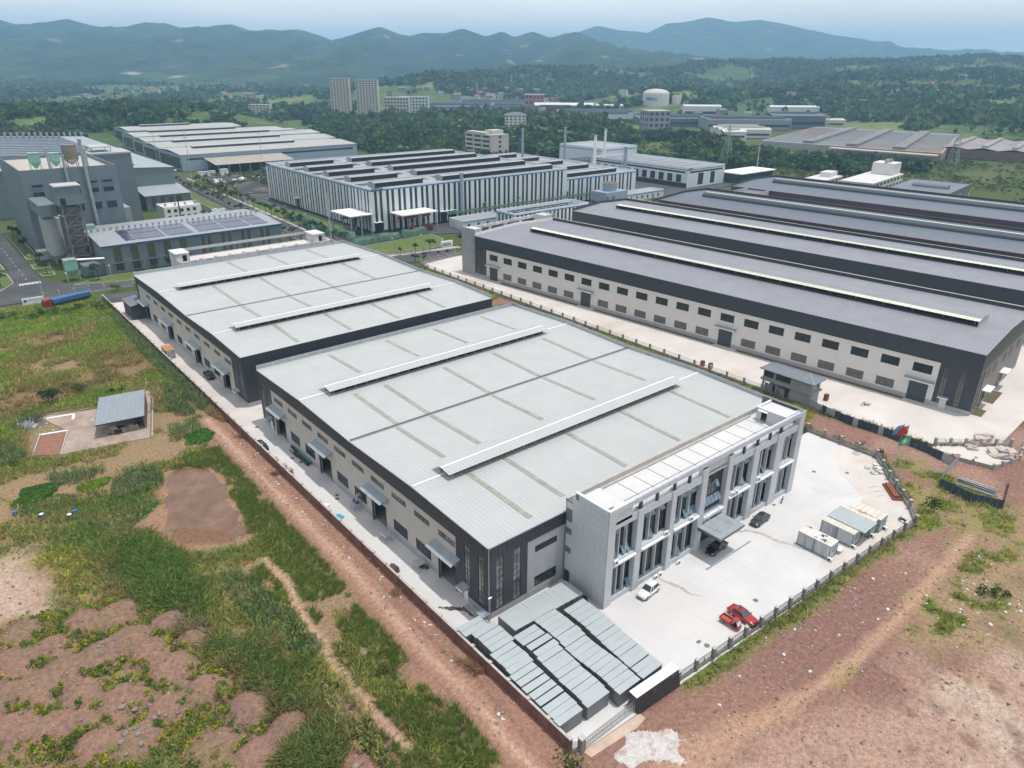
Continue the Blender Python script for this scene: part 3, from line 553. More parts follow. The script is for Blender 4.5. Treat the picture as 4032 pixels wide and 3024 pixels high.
# front wall of the near hall, left of the office
tw = [(52.9,54.3,1.2,10.5), (56.2,57.7,1.2,10.5)]; fwn = [(60.5,65.1,8.0,9.2),(60.5,65.1,1.5,3.4)]
wall(MB(), 'x', 66.47, 0.25, 51.86, 59.0, 1.1, 10.6, tw).build('corner_cladding', m_dark, h1)
wall(MB(), 'x', 66.5, 0.22, 59.0, 66.4, 1.1, 10.6, fwn).build('wall', m_plinth, h1)
MB().box(51.86, 66.4, 66.44, 66.7, 0, 1.1).build('base_course', m_plinth, h1)
MB().box(51.86, 126.2, 66.45, 66.7, 10.6, 13.0).build('fascia_band', m_dark, h1)
MB().box(66.4, 126.2, 66.5, 66.72, 0, 10.6).build('wall', m_beige, h1)
b = MB(); x = 52.3
while x < 66.3: b.box(x, x+0.05, 66.42, 66.45, 10.6, 12.95); x += 0.9
b.build('band_seam', m_dark, h1)
b = MB(); b.box(51.45, 126.4, 66.3, 66.46, 12.92, 13.1); b.build('verge_trim', m_steel, h1)
for a in tw: win(h1, '-y', 66.5, a[0], a[1], a[2], a[3], 2, 8, gm=m_glassw)
for a in fwn: win(h1, '-y', 66.52, a[0], a[1], a[2], a[3], 5, 1 if a[2] > 5 else 2)
MB().tube((51.45,66.32,0), (51.45,66.32,12.9), 0.07, 8).build('downpipe', m_steel, h1)
for y in (72.2, 146.0):
    aw = awning(h1, 51.56, y-0.9, y+0.9, 3.15, 1.3, 0.3, name='door_hood'); MB().box(51.52, 51.57, y-0.5, y+0.5, 0.02, 2.3).build('side_door', m_white, h1)
def skylights(H, seg, rows):
    for x, ya, yb in rows:
        n = max(1, int((yb-ya)/3.2)); 
        for k in range(n):
            a, c = ya+(yb-ya)*k/n, ya+(yb-ya)*(k+1)/n-0.06
            za, zc = roof_profile(a, seg)+0.11, roof_profile(c, seg)+0.11
            b = MB()
            for i in range(2): b.add([(x-0.5+i*0.5,a,za+0.0),(x-0.5+i*0.5+0.44,a,za),(x-0.5+i*0.5+0.44,c,zc),(x-0.5+i*0.5,c,zc)], [(0,1,2,3)])
            b.build('skylight', m_sky, H)
skylights(h1, SEG1, [(x, 69.6 if x > 66 else 68.4, 84.6) for x in (61.2,69.1,84.0,98.6,113.9)]+[(x, 91.3, 106.9) for x in (61.2,69.0,84.2,98.6,114.2)]+[(x, 108.2, 124.5) for x in (61.9,69.1,84.4,98.5,114.4)]+[(x, 134.1, 148.6) for x in (68.4,83.7,97.9,113.4)])
SEG2 = [(160.4, 12.9), (179.2, 13.5), (199.6, 12.9), (225.6, 13.5), (252.4, 12.9)]
UP2 = [(168.3+7.63*k, 172.6+7.63*k) for k in range(10)]; DO2 = [(171.2,175.6),(192.8,197.2),(217.0,221.4),(241.0,245.4)]
h2 = big_hall('far pale-roofed factory hall behind the near one, with rough white rear office', 160.4, 252.4, SEG2, upw=UP2,
     loww=[(178.6,183),(186.0,190.4),(201.2,205.6),(209,213.4),(225,229.4),(233,237.4)], doors=DO2, tall=[(165.6,166.8),(162.2,163.4)], panel=(7.4,2.2),
     mons=(((179.2,13.5),(56.8,117.2)), ((225.6,13.5),(56.8,118.6))))
for a, b_ in DO2: awning(h2, 51.6, a-1.4, b_+2.6, 6.4)
win(h2, '-y', 160.38, 53.2, 55.0, 1.4, 9.8, 2, 7); win(h2, '-y', 160.36, 60.4, 65.2, 7.8, 9.0, 5, 1)
aw = awning(h2, 51.56, 164.4, 166.6, 3.1, 1.3, 0.3, name='door_hood')
skylights(h2, SEG2, [(x, 162.0, 177.0) for x in (66.5,81.0,95.5,110.6)]+[(x, 181.9, 198.9) for x in (66.5,81,95.5)]+[(x, 200.6, 222.9) for x in (66.8,81.4,95.8,110.4)]+[(x, 228.6, 250.6) for x in (81.2,95.6,110.2)])
# dark lean-to beside the far hall
b = MB(); b.box(47.6, 51.5, 246.5, 256.8, 0, 4.6); sh = b.build('wall', m_dark, thing('lean_to_shed', 'small charcoal lean-to at the far corner of the rear hall', 'shed'))
MB().sheet((47.3,246.2,4.65), (47.3,257,4.65), (51.55,246.2,5.3), (51.55,257,5.3), 0.6, 0.04).build('roof_sheet', m_roofb, sh.parent)
# rough-rendered office behind the far hall
bo = thing('rear_office', 'rough white rendered office strip behind the far pale roof', 'office building')
m_rough = PM('patchy_white_render', (0.55,0.545,0.54), 0.9, 0.15, 0.5, col2=(0.40,0.40,0.41), scale2=0.35, c2pos=(0.46,0.6))
sm = [(85.0,87.0,11.6,13.0),(102.5,104.5,11.6,13.0)]
wall(MB(), 'x', 253.2, 0.3, 66.6, 121.2, 0, 14.6, sm).build('wall', m_rough, bo)
b = MB(); b.box(66.6, 66.9, 253.51, 264.7, 0, 14.6); b.box(120.9, 121.2, 253.51, 264.7, 0, 14.6); b.box(66.91, 120.89, 264.4, 264.7, 0, 13.6); b.build('wall', m_rough, bo)
MB().box(66.91, 120.89, 253.51, 264.39, 13.2, 13.4).build('roof_slab', m_concp, bo)
for a in sm: win(bo, '-y', 253.25, *a, 1, 1)
for x0_, x1_ in ((66.5,71.0),(116.6,121.3)):
    b = MB(); wall(b, 'x', 257.4, 0.2, x0_, x1_, 13.4, 16.4, [(x0_+2.2,x0_+3.6,13.5,15.8)]); b.box(x0_, x0_+0.2, 257.6, 264.8, 13.4, 16.4); b.box(x1_-0.2, x1_, 257.6, 264.8, 13.4, 16.4); b.box(x0_+.2, x1_-.2, 264.6, 264.8, 13.4, 16.4); b.build('stair_tower', m_rough, bo)
    MB().box(x0_-0.15, x1_+0.15, 257.2, 265, 16.401, 16.6).build('tower_roof', m_conc, bo)
b = MB(); b.box(71.0, 116.6, 264.45, 264.75, 15.6, 16.5)
b.build('roof_beam', m_plinth, bo)
for k in range(11): MB().box(73.5+k*4.1, 73.75+k*4.1, 264.48, 264.72, 13.6, 15.6).build('roof_post', m_frame, bo)
for k in range(9): MB().box(74+k*5.0, 75+k*5.0, 256.6, 257.3, 13.41, 14.2).build('roof_fan', m_rough, bo)
for x in (72.2,97.0,110.6,119.5): MB().tube((x,253.1,9), (x,253.1,14.7), 0.08, 6).build('downpipe', m_white, bo)
# ------------------------------------------------------------ stone-clad office block
of = thing('office_block', 'three storey grey stone office block with dark glass bays and roof terrace', 'office building')
OX0, OX1, OY0, OY1 = 66.4, 119.6, 57.3, 66.2
core = MB()
core.box(OX0+0.1, OX0+0.4, OY0+0.1, 64.2, 0, 17.4); core.box(OX0+0.1, OX0+0.4, 64.2, OY1, 0, 15.4); core.box(OX1-0.4, OX1-0.1, OY0+0.1, OY1, 0, 17.4); core.box(OX0+0.4, OX1-0.4, OY1-0.25, OY1-0.001, 0, 14.2)
core.build('core_wall', m_joint, of)
TL = {}
def tile(x, y, z, w_, h_, face):
    k = (round(w_, 2), round(h_, 2))
    if k not in TL: TL[k] = MB().box(0.015, w_-0.015, -0.05, 0.04, 0.015, h_-0.015).mesh('stone_tile', m_tile)
    ob('stone_tile', TL[k], of, (x, y, z), FACE[face])
# left flank: 7 columns of stone tiles, four openings near the back
NR, NC = 15, 7; th = 17.5/NR; tw_ = 8.6/NC
for r in range(NR):
    for c in range(NC):
        ya = OY0+0.1+c*tw_; z = r*th
        if c == 6 and (12.0 < z+th/2 < 13.7 or 8.9 < z+th/2 < 10.5 or 5.3 < z+th/2 < 7.0 or z+th/2 < 2.6): continue
        if c == 6 and z+th > 15.6: continue
        if c == 5 and z+th > 16.6: continue
        tile(OX0+0.1, ya+tw_, z, tw_, th, '-x')
for z0_, z1_ in ((12.25,13.6),(8.95,10.4),(5.45,6.9)): win(of, '-x', OX0+0.12, OY0+0.15+6*tw_, OY0+0.05+7*tw_, z0_, z1_, 1, 2)
MB().box(OX0+0.05, OX0+0.12, OY0+0.3+6*tw_, OY0+0.0+7*tw_, 0.02, 2.5).build('side_door', m_frame, of)
for r in range(NR):
    for c in range(4): tile(OX1-0.1, OY0+0.1+c*2.15, r*th, 2.15, th, '+x')
# piers on the front
PIERS = [(66.4,68.0),(72.9,74.3),(81.0,82.2),(88.7,90.2),(95.8,97.2),(103.6,105.4),(111.0,113.2),(117.9,119.6)]
for i, (a, c) in enumerate(PIERS):
    top = 17.5 if i in (0, 7) else (16.2 if i in (3, 4) else 15.2); n = int(round(top/1.17)); hh = top/n
    MB().box(a+(0.14 if i == 0 else 0.03), c-(0.14 if i == 7 else 0.03), OY0-0.02, OY0+0.9, 0, top-0.02).build('pier_core', m_joint, of)
    for r in range(n): tile(a, OY0-0.02, r*hh, c-a, hh, '-y')
    if 0 < i:
        for r in range(0, n): tile(a+0.03, OY0+0.9, r*hh, 0.9, hh, '-x')
MB().box(OX0+0.4, OX1-0.4, OY0+1.35, OY0+1.6, 0, 14.2).build('inner_wall', m_joint, of)
m_stone = m_tile
BAYS = [(68.0,72.9),(74.3,81.0),(82.2,88.7),(97.2,103.6),(105.4,111.0),(113.2,117.9)]
rr_ = random.Random(3)
for i, (a, c) in enumerate(BAYS):
    MB().box(a+0.001, c-0.001, OY0+0.25, OY0+1.34, 0, 0.9).build('spandrel', m_stone, of)
    MB().box(a+0.001, c-0.001, OY0+0.05, OY0+1.34, 6.75, 7.9).build('spandrel', m_stone, of)
    MB().box(a+0.002, c-0.002, OY0-0.35, OY0+0.05, 7.3, 7.55).build('ledge', m_white, of)
    MB().box(a+0.001, c-0.001, OY0+0.1, OY0+1.34, 13.7, 15.0).build('spandrel', m_stone, of)
    w3 = (c-a)/3.0
    for j in range(1, 3):
        for z0_, z1_ in ((0.9,6.75),(7.9,13.7)): MB().box(a+w3*j-0.10, a+w3*j+0.10, OY0+0.55, OY0+1.2, z0_, z1_).build('mullion_fin', m_stone, of)
    for j in range(3):
        for z0_, z1_ in ((0.9,6.75),(7.9,13.7)):
            wa, wb = a+w3*j+(0.11 if j else 0.05), a+w3*(j+1)-(0.11 if j < 2 else 0.05)
            wo_ = win(of, '-y', OY0+1.1, wa, wb, z0_, z1_, 2, 4, gm=m_glass)
            for lv, pr in ((0, 0.34 if z0_ > 5 else 0.12), (3, 0.55 if z0_ > 5 else 0.3)):
                for s in range(2):
                    if rr_.random() < pr:
                        ww = (wb-wa)/2-0.08; hh = (z1_-z0_)/4-0.06; an = D2R(rr_.uniform(22, 34)); b = MB()
                        b.box(0, ww, -0.03, 0.03, -hh, 0)
                        cs = b.build('casement', m_glassb, wo_, ((wb-wa)/2*s+0.04, -0.06, (z1_-z0_)/4*(lv+1)-0.03)); cs.rotation_euler = (-an, 0, 0)
# tall glazed entrance bay
MB().box(90.2, 95.8, OY0+0.3, OY0+1.34, 15.0, 16.2).build('spandrel', m_stone, of)
MB().box(90.2, 95.8, OY0+0.1, OY0+1.34, 5.2, 6.6).build('spandrel', m_stone, of); MB().box(90.2, 95.8, OY0-0.3, OY0+0.1, 6.1, 6.4).build('ledge', m_white, of)
wc = win(of, '-y', OY0+0.9, 90.25, 95.75, 6.6, 15.0, 6, 6, gm=m_glass)
for s in range(5):
    cs = MB().box(0, 0.82, -0.03, 0.03, -1.3, 0).build('casement', m_glassb, wc, (0.5+s*0.92, -0.06, 2.75)); cs.rotation_euler = (-D2R(32), 0, 0)
cs = MB().box(0, 0.82, -0.03, 0.03, -1.3, 0).build('casement', m_glassb, wc, (3.2, -0.06, 5.6)); cs.rotation_euler = (-D2R(28), 0, 0)
win(of, '-y', OY0+1.0, 90.25, 95.75, 0.05, 5.2, 5, 2, gm=m_glass, name='entrance_glazing')
# roof, parapets, towers, beam frame
rf = MB().box(OX0+0.41, OX1-0.41, OY0+0.3, OY1-0.26, 14.2, 14.5).build('roof_slab', m_conc, of)
MB().box(OX0+0.12, OX1-0.12, OY1-0.3, OY1+0.1, 14.5, 15.6).build('rear_parapet', PM('raw_render', (0.44,0.425,0.40), 0.9, 0.15, 0.8), of)
MB().box(72.5, OX1-5, OY1-0.75, OY1-0.3, 14.5, 14.8).build('roof_gutter', m_cap, of)
jm = PM('roof_joint', (0.16,0.155,0.15), 0.9, 0.1, 1)
for k in range(12): MB().box(73.4+3.6*k, 73.55+3.6*k, OY0+1.6, OY1-0.9, 14.5, 14.512).build('roof_joint', jm, of)
MB().box(73.4, 114.5, 61.0, 61.15, 14.5, 14.514).build('roof_joint', jm, of)
b = MB(); wall(b, 'x', OY0+0.1, 0.25, OX0+0.4, 71.6, 14.5, 17.4); b.box(71.4, 71.6, OY0+0.36, 64.2, 14.5, 16.4); b.box(OX0+0.4, 71.6, 64.0, 64.2, 14.5, 16.4); b.build('stair_tower', m_tile, of)
MB().box(OX0+0.41, 71.39, OY0+0.37, 63.99, 16.2, 16.4).build('tower_roof', m_conc, of)
b = MB(); b.box(OX0+0.02, 71.7, OY0-0.02, OY0+0.36, 17.4, 17.6); b.box(OX0-0.02, OX0+0.4, OY0+0.36, 64.2, 17.4, 17.6); b.build('coping', m_white, of)
b = MB(); wall(b, 'y', 114.6, 0.2, 58.4, 64.4, 14.5, 17.0, [(62.2,63.4,14.52,16.6)]); b.box(114.8, OX1-0.4, 64.2, 64.4, 14.5, 17.0); b.box(114.8, OX1-.4, 58.4, 58.6, 14.5, 17.0); b.build('stair_tower', m_tile, of)
MB().box(114.61, OX1-0.41, 58.61, 64.19, 16.6, 16.8).build('tower_roof', m_conc, of)
b = MB()
for a in ((114.5,OX1+0.02,58.3,58.62),(114.5,OX1+0.02,64.18,64.5),(114.5,114.82,58.62,64.18),(OX1-0.4,OX1+0.02,58.62,64.18)): b.box(*a, 17.0, 17.2)
b.build('coping', m_white, of); MB().box(113.9, 114.6, 61.9, 63.8, 16.7, 16.82).build('door_hood', m_white, of)
bm = MB().box(67.9, 118.0, OY0+0.02, OY0+0.5, 16.6, 17.5).build('beam_core', m_joint, of)
for k in range(34): tile(67.9+50.1/34*k, OY0+0.0, 16.62, 50.1/34, 0.88, '-y')
for k in range(34):
    me = TL.setdefault('top', MB().box(0.02, 50.1/34-0.02, 0.05, 0.47, 0, 0.03).mesh('beam_tile', m_tile)); ob('beam_tile', me, of, (67.9+50.1/34*k, OY0, 17.5))
for x in (73.6,77.4,81.6,85.4,89.4,96.5,100.4,104.5,108.4,112.0): MB().box(x-0.22, x+0.22, OY0+0.08, OY0+0.45, 15.0, 16.6).build('beam_post', m_frame, of)
rail = MB()
for a, c in ((68.2,72.8),(74.3,90.2),(95.9,113.0)):
    for z in (15.25,15.6,15.95): rail.tube((a,OY0+0.3,z),(c,OY0+0.3,z),0.025,4)
    x = a
    while x <= c: rail.tube((x,OY0+0.3,15.0),(x,OY0+0.3,15.95),0.02,4); x += 0.5
rail.build('guard_rail', m_steel, of)
# entrance canopy
m_can = PM('canopy_panel', (0.30,0.335,0.36), 0.4, 0.06, 0.6, spec=0.5)
cn_ = MB().box(88.8, 95.6, 52.55, 57.2, 4.75, 5.15).build('canopy', PM('canopy_edge', (0.13,0.15,0.165), 0.5, 0.1, 1), of)
MB().box(89.0, 95.4, 52.75, 57.2, 4.4, 4.75).build('canopy_soffit', m_dark, cn_)
for i in range(6):
    for j in range(4): MB().box(88.85+i*1.115, 88.85+i*1.115+1.10, 52.6+j*1.145, 52.6+j*1.145+1.13, 5.151, 5.18).build('canopy_panel', m_can, cn_)
for x in (90.5,94.0): MB().tube((x,53.8,5.2),(x,57.3,7.0),0.06,6).build('tie_rod', m_steel, cn_)
# condensers on ledges and ground
def condenser(x, y, z, face, lab):
    t_ = thing('air_conditioner', lab, 'air conditioner', (x, y, z), FACE[face], 'condenser units on and around the office')
    MB().box(-0.42, 0.42, -0.17, 0.17, 0.08, 0.68).build('casing', m_white, t_)
    b = MB(); P = [(0.26*math.cos(k*math.pi/6)-0.1, 0.26*math.sin(k*math.pi/6)+0.38) for k in range(12)]
    b.add([(p, -0.18, q) for p, q in P], [tuple(range(12))]); b.build('fan_grille', m_frame, t_)
    f = MB(); f.box(-0.36,-0.26,-0.18,0.18,0,0.08); f.box(0.26,0.36,-0.18,0.18,0,0.08); f.build('foot', m_black, t_); return t_
for x, y, z, f, lab in ((68.5,57.15,7.55,'-y','white condenser on the ledge of the leftmost office bay'),(80.2,57.15,7.55,'-y','white condenser on the office ledge above the white car'),(86.6,57.15,7.55,'-y','white condenser on the ledge just left of the canopy'),(98.2,57.15,7.55,'-y','left one of two condensers on the ledge right of the canopy'),(99.3,57.15,7.55,'-y','right one of two condensers on the ledge right of the canopy'),(106.2,57.15,7.55,'-y','white condenser on the office ledge two bays right of the canopy'),(78.3,56.9,0,'-y','left one of two condensers on the ground behind the white car'),(79.4,56.9,0,'-y','right one of two condensers on the ground behind the white car'),(84.2,56.9,0,'-y','white condenser on the ground left of the entrance canopy')):
    condenser(x, y, z, f, lab)
sgn = thing('name_board', 'tall white vertical name board on the pier left of the entrance', 'sign', (89.85,57.24,2.0)); MB().box(-0.2,0.2,-0.06,0,0,2.6).build('board', m_white, sgn)
for k in range(9):
    b = MB(); z = 2.3-k*0.26; b.box(-0.09,0.09,-0.072,-0.061,z,z+0.03); b.box(-0.09,0.09,-0.072,-0.061,z-0.09,z-0.06); b.box(-0.015,0.015,-0.073,-0.0605,z-0.15,z+0.05); b.build('character', m_black, sgn)
# ------------------------------------------------------------ grey-roofed warehouses on the right (own axis)
RA = D2R(5.437); RO = (182.67, 48.15, 0)
def box_roof(T, x0, x1, y0, y1, e, rid, zr, mat):
    for (xa, za), (xb, zb) in (((x0, e), (rid, zr)), ((x1, e), (rid, zr))):
        MB().sheet((xa, y0, za), (xa, y1, za), (xb, y0, zb), (xb, y1, zb), 0.82, 0.07).build('roof_sheet', mat, T)
def rw_hall(name, label, x0, x1, y1, front=False, orange=False):
    T = thing(name, label, 'warehouse', RO, RA); e = 15.5; rid = (x0+x1)/2; zr = e+1.05; y0 = 0.0
    mat = m_roofb if orange else m_roofg; up = [(10.0+7.57*k, 14.4+7.57*k) for k in range(21)]
    if front:
        drs = {0, 7, 14, 20}; op = [(a, b, 7.6, 9.9) for a, b in up]+[(a, b, 0, 5.2) if k in drs else (a+.1, b+.1, 1.6, 3.9) for k, (a, b) in enumerate(up)]
        tl = [(6.4,7.7,1.2,10.6),(2.7,4.0,1.2,10.6),(168.9,170.0,1.2,10.6),(171.6,172.7,1.2,10.6)]
        wall(MB(), 'y', x0, 0.3, y0+8.6, y1-6.4, 1.3, 11.2, op).build('wall', m_cream, T)
        wall(MB(), 'y', x0-0.04, 0.3, y0+8.6, y1-6.4, 0, 1.3, [(a, b, 0, 1.3) for k, (a, b) in enumerate(up) if k in drs]).build('base_course', m_plinth, T)
        for ya, yb in ((y0, y0+8.6), (y1-6.4, y1)):
            wall(MB(), 'y', x0-0.03, 0.3, ya, yb, 1.1, 11.2, tl).build('corner_cladding', m_dark, T); MB().box(x0-0.06, x0+0.2, ya, yb, 0, 1.1).build('base_course', m_plinth, T)
        for k, (a, b) in enumerate(up):
            win(T, '-x', x0+0.04, a, b, 7.6, 9.9, 4, 2, gm=m_glass)
            if k in drs:
                MB().box(x0+0.12, x0+0.16, a, b, 0.02, 5.18).build('roller_door', PM('roller_shutter', (0.055,0.065,0.072), 0.5, 0.12, 0.6, stretch=(1,1,8)), T)
                awning(T, x0, a-1.2, b+1.2, 6.1, 1.3, 0.35)
            else: win(T, '-x', x0+0.04, a+.1, b+.1, 1.6, 3.9, 5, 2, gm=PM('dusty_glass', (0.11,0.105,0.098), 0.15, 0.25, 0.8, spec=0.7))
        for a, b, c, d in tl: win(T, '-x', x0, a, b, c, d, 2, 8, gm=PM('dusty_glass', (0.11,0.105,0.098), 0.15, 0.25, 0.8))
        b = MB(); y = 0.4
        while y < y1: b.box(x0-0.085, x0-0.06, y, y+0.05, 11.2, e-0.02); y += 0.9
        b.build('band_seam', m_dark, T)
        for ya, yb in ((14.8,60.8),(68.2,113.8),(121.2,158.8)):
            g_ = MB().box(x0-1.5, x0-0.06, ya, yb, 0, 0.10).build('planting_bed', PM('planting_soil', (0.13,0.09,0.058), 0.95, 0.3, 2, col2=(0.10,0.11,0.035), scale2=1.0), T)
            MB().box(x0-1.65, x0-1.5, ya-0.1, yb+0.1, 0, 0.16).build('bed_kerb', m_kerb, g_)
        aw = awning(T, x0, 5.0, 7.4, 3.2, 0.9, 0.2, name='door_hood'); MB().box(x0-0.10, x0-0.04, 5.4, 6.9, 0.02, 2.6).build('side_door', m_cream, T)
    else:
        lightm = PM('pale_grey_cladding', (0.35,0.335,0.32), 0.6, 0.06, 0.4) if not orange else m_plinth
        ww = [(9+9.1*k, 13.6+9.1*k) for k in range(17)] if orange else []
        wall(MB(), 'y', x0, 0.3, y0, y1, 0, 12.2 if orange else 11.2, [(a, b, 10.4, 11.8) for a, b in ww]).build('wall', lightm, T)
        for a, b in ww: win(T, '-x', x0+0.04, a, b, 10.4, 11.8, 4, 1)
    MB().box(x0-0.06, x0+0.24, y0, y1, 12.2 if orange else 11.2, e+0.02).build('fascia_band', m_dark, T)
    # gable walls and parapets
    for yy, s in ((y0, 1), (y1, -1)):
        b = MB(); ya, yb = (yy, yy+0.3) if s > 0 else (yy-0.3, yy)
        b.add([(x0+0.25,ya,11.0),(x1,ya,11.0),(x1,yb,11.0),(x0+0.25,yb,11.0),(x0+0.25,ya,e),(x1,ya,e),(x1,yb,e),(x0+0.25,yb,e),(rid,ya,zr),(rid,yb,zr)], [(3,2,1,0),(0,1,5,8,4),(2,3,7,9,6),(1,2,6,5),(3,0,4,7),(4,8,9,7),(8,5,6,9)]); b.build('gable_band', m_dark, T)
        MB().box(x0+0.31, x1-0.3, ya+0.02, yb-0.02, 0, 11.0).build('gable_wall', PM('warm_dark_cladding', (0.21,0.195,0.18), 0.6, 0.08, 0.5) if not orange else m_dark, T)
    if front:
        for xa in (6.5,12.5,22,28,36): win(T, '-y', -0.03, xa, xa+2.6, 7.8, 10.0, 2, 2, gm=m_glassw)
        for xa in (1.3,3.6): win(T, '-y', -0.03, xa, xa+1.0, 1.4, 10.4, 2, 8)
        for xa in (8.0,24.0):
            o = MB().box(xa-1.6, xa+3.2, -1.8, 0.0, 4.6, 4.8).build('awning', m_white, T); win(T, '-y', -0.04, xa+1.3, xa+3.0, 1.4, 3.8, 2, 2); MB().box(xa-1.2, xa+0.8, -0.05, 0.02, 0, 4.4).build('roller_door', m_frame, T)
        for xa, xb in ((1.5,6),(11.8,21)): MB().box(xa, xb, -2.2, -0.05, 0, 0.12).build('planting_bed', PM('planting_soil', (0.13,0.09,0.058)), T)
    MB().box(x1-0.3, x1, y0+0.31, y1-0.31, 0, e).build('side_wall', m_dark, T)
    MB().box(x1-0.02, x1+0.2, y0+0.02, y1-0.02, e-0.6, e+1.15).build('parapet', m_dark, T)
    MB().box(x1-0.06, x1+0.24, y0+0.02, y1-0.02, e+1.151, e+1.23).build('parapet_coping', m_skyp if not orange else PM('orange_trim', (0.34,0.085,0.04), 0.5, 0.1, 1), T)
    if orange:
        MB().box(x0-0.1, x0+0.3, y0, y1, e+0.03, e+0.2).build('trim', PM('orange_trim', (0.42,0.085,0.03)), T)
    pr = MB()
    for (xa, za), (xb, zb) in (((x0+.1, e), (rid, zr)), ((rid, zr), (x1-.1, e))):
        pr.add([(xa,y1-0.12,za-.2),(xb,y1-0.12,zb-.2),(xb,y1+0.04,zb-.2),(xa,y1+0.04,za-.2),(xa,y1-0.12,za+1.1),(xb,y1-0.12,zb+1.1),(xb,y1+0.04,zb+1.1),(xa,y1+0.04,za+1.1)], [(3,2,1,0),(4,5,6,7),(0,1,5,4),(1,2,6,5),(2,3,7,6),(3,0,4,7)])
    pr.build('end_parapet', m_white if front else m_dark, T)
    box_roof(T, x0, x1, y0+0.02, y1-0.14, e+0.03, rid, zr+0.03, mat)
    ya, yb = 6.5, y1-12.5
    if not orange:
        # slotted ridge ventilator, open on the near side
        for s, m_ in ((-1, m_roofg), (1, m_roofg)):
            MB().sheet((rid+s*4.6, ya, zr+1.25), (rid+s*4.6, yb, zr+1.25), (rid+s*0.1, ya, zr+1.75), (rid+s*0.1, yb, zr+1.75), 0.82, 0.06).build('ventilator_sheet', m_, T)
        n = int((yb-ya)/1.64)
        for k in range(n):
            y = ya+(yb-ya)*k/n; me = WC.setdefault('gs', MB().sheet((0,0,0),(0,1.6,0),(2.0,0,0.22),(2.0,1.6,0.22),0.8,0.05).mesh('skylight', m_skyp)); ob('skylight', me, T, (rid-4.75, y, zr+1.29))
        for xx in (-4.0, 4.0): MB().box(rid+xx-0.05, rid+xx+0.05, ya+0.1, yb-0.1, zr-0.2, zr+0.45).build('ventilator_curb', m_black, T)
        for xx in (-2.6,): MB().box(rid+xx-0.05, rid+xx+0.05, ya+0.1, yb-0.1, zr+0.0, zr+1.3).build('throat_board', m_black, T)
        y = ya+1; 
        while y < yb:
            b = MB()
            for s in (-1, 1): b.beam((rid+s*3.9, y, zr-0.1), (rid+s*4.3, y, zr+1.25), 0.10); b.beam((rid+s*2.6, y, zr+0.2), (rid+s*4.4, y, zr+1.2), 0.08)
            b.build('ventilator_bracket', m_steel, T); y += 7.4
        for yy in (ya, yb): MB().add([(rid-4.7,yy,zr-0.15),(rid+4.7,yy,zr-0.15),(rid+4.6,yy,zr+1.25),(rid,yy,zr+1.8),(rid-4.6,yy,zr+1.25),(rid-4.7,yy+.1,zr-0.15),(rid+4.7,yy+.1,zr-0.15),(rid+4.6,yy+.1,zr+1.25),(rid,yy+.1,zr+1.8),(rid-4.6,yy+.1,zr+1.25)], [(0,1,2,3,4),(9,8,7,6,5),(0,5,6,1),(1,6,7,2),(2,7,8,3),(3,8,9,4),(4,9,5,0)]).build('ventilator_end', m_steel, T)
    else:
        b = MB(); n = 10; pr_ = [(rid+3.4*math.cos(math.pi*k/n), zr+0.35+1.55*math.sin(math.pi*k/n)) for k in range(n+1)]
        for k in range(n): (xa, za), (xb, zb) = pr_[k], pr_[k+1]; b.quad((xa,ya,za),(xa,yb,za),(xb,yb,zb),(xb,ya,zb))
        b.add([(x,ya,z) for x, z in pr_], [tuple(range(n+1))]); b.add([(x,yb,z) for x, z in pr_], [tuple(range(n,-1,-1))])
        b.build('vault_ventilator', PM('dark_blue_vault', (0.035,0.048,0.062), 0.4, 0.1, 0.5, spec=0.5), T, smooth=True)
        MB().box(rid-0.5, rid+0.9, ya, yb, zr+1.9, zr+1.94).build('vault_skylight', m_skyp, T)
        b = MB()
        for s in (-3.45, 3.35): b.box(rid+s, rid+s+0.1, ya, yb, zr-0.2, zr+0.35)
        b.build('ventilator_curb', m_dark, T)
    return T
rw1 = rw_hall('warehouse', 'nearest long grey-roofed warehouse with cream wall and two window rows', 0, 45, 174, front=True)
rw2 = rw_hall('warehouse', 'second long grey-roofed warehouse with charcoal band, behind the cream one', 67.5, 108, 182)
rw3 = rw_hall('warehouse', 'third dark blue-roofed warehouse with orange trim and rounded ridge vent', 121, 166, 172, orange=True)
rw4 = rw_hall('warehouse', 'farthest dark blue-roofed warehouse with orange trim, window strip under its eave', 188, 240, 170, orange=True)
for ya in (16, 148):                                   # link bridges between the two dark-roofed halls
    br = thing('link_bridge', ('grey roofed link bridge between the dark halls, far left' if ya > 100 else 'grey roofed link bridge between the dark halls, far right'), 'link bridge', RO, RA)
    MB().box(166.3, 187.9, ya, ya+12, 13.0, 15.0).build('bridge_roof', m_roofb, br); MB().box(166.3, 187.9, ya-0.3, ya-0.01, 13, 15.8).build('parapet', m_plinth, br); MB().box(166.3, 187.9, ya+12.01, ya+12.3, 13, 15.8).build('parapet', m_plinth, br)
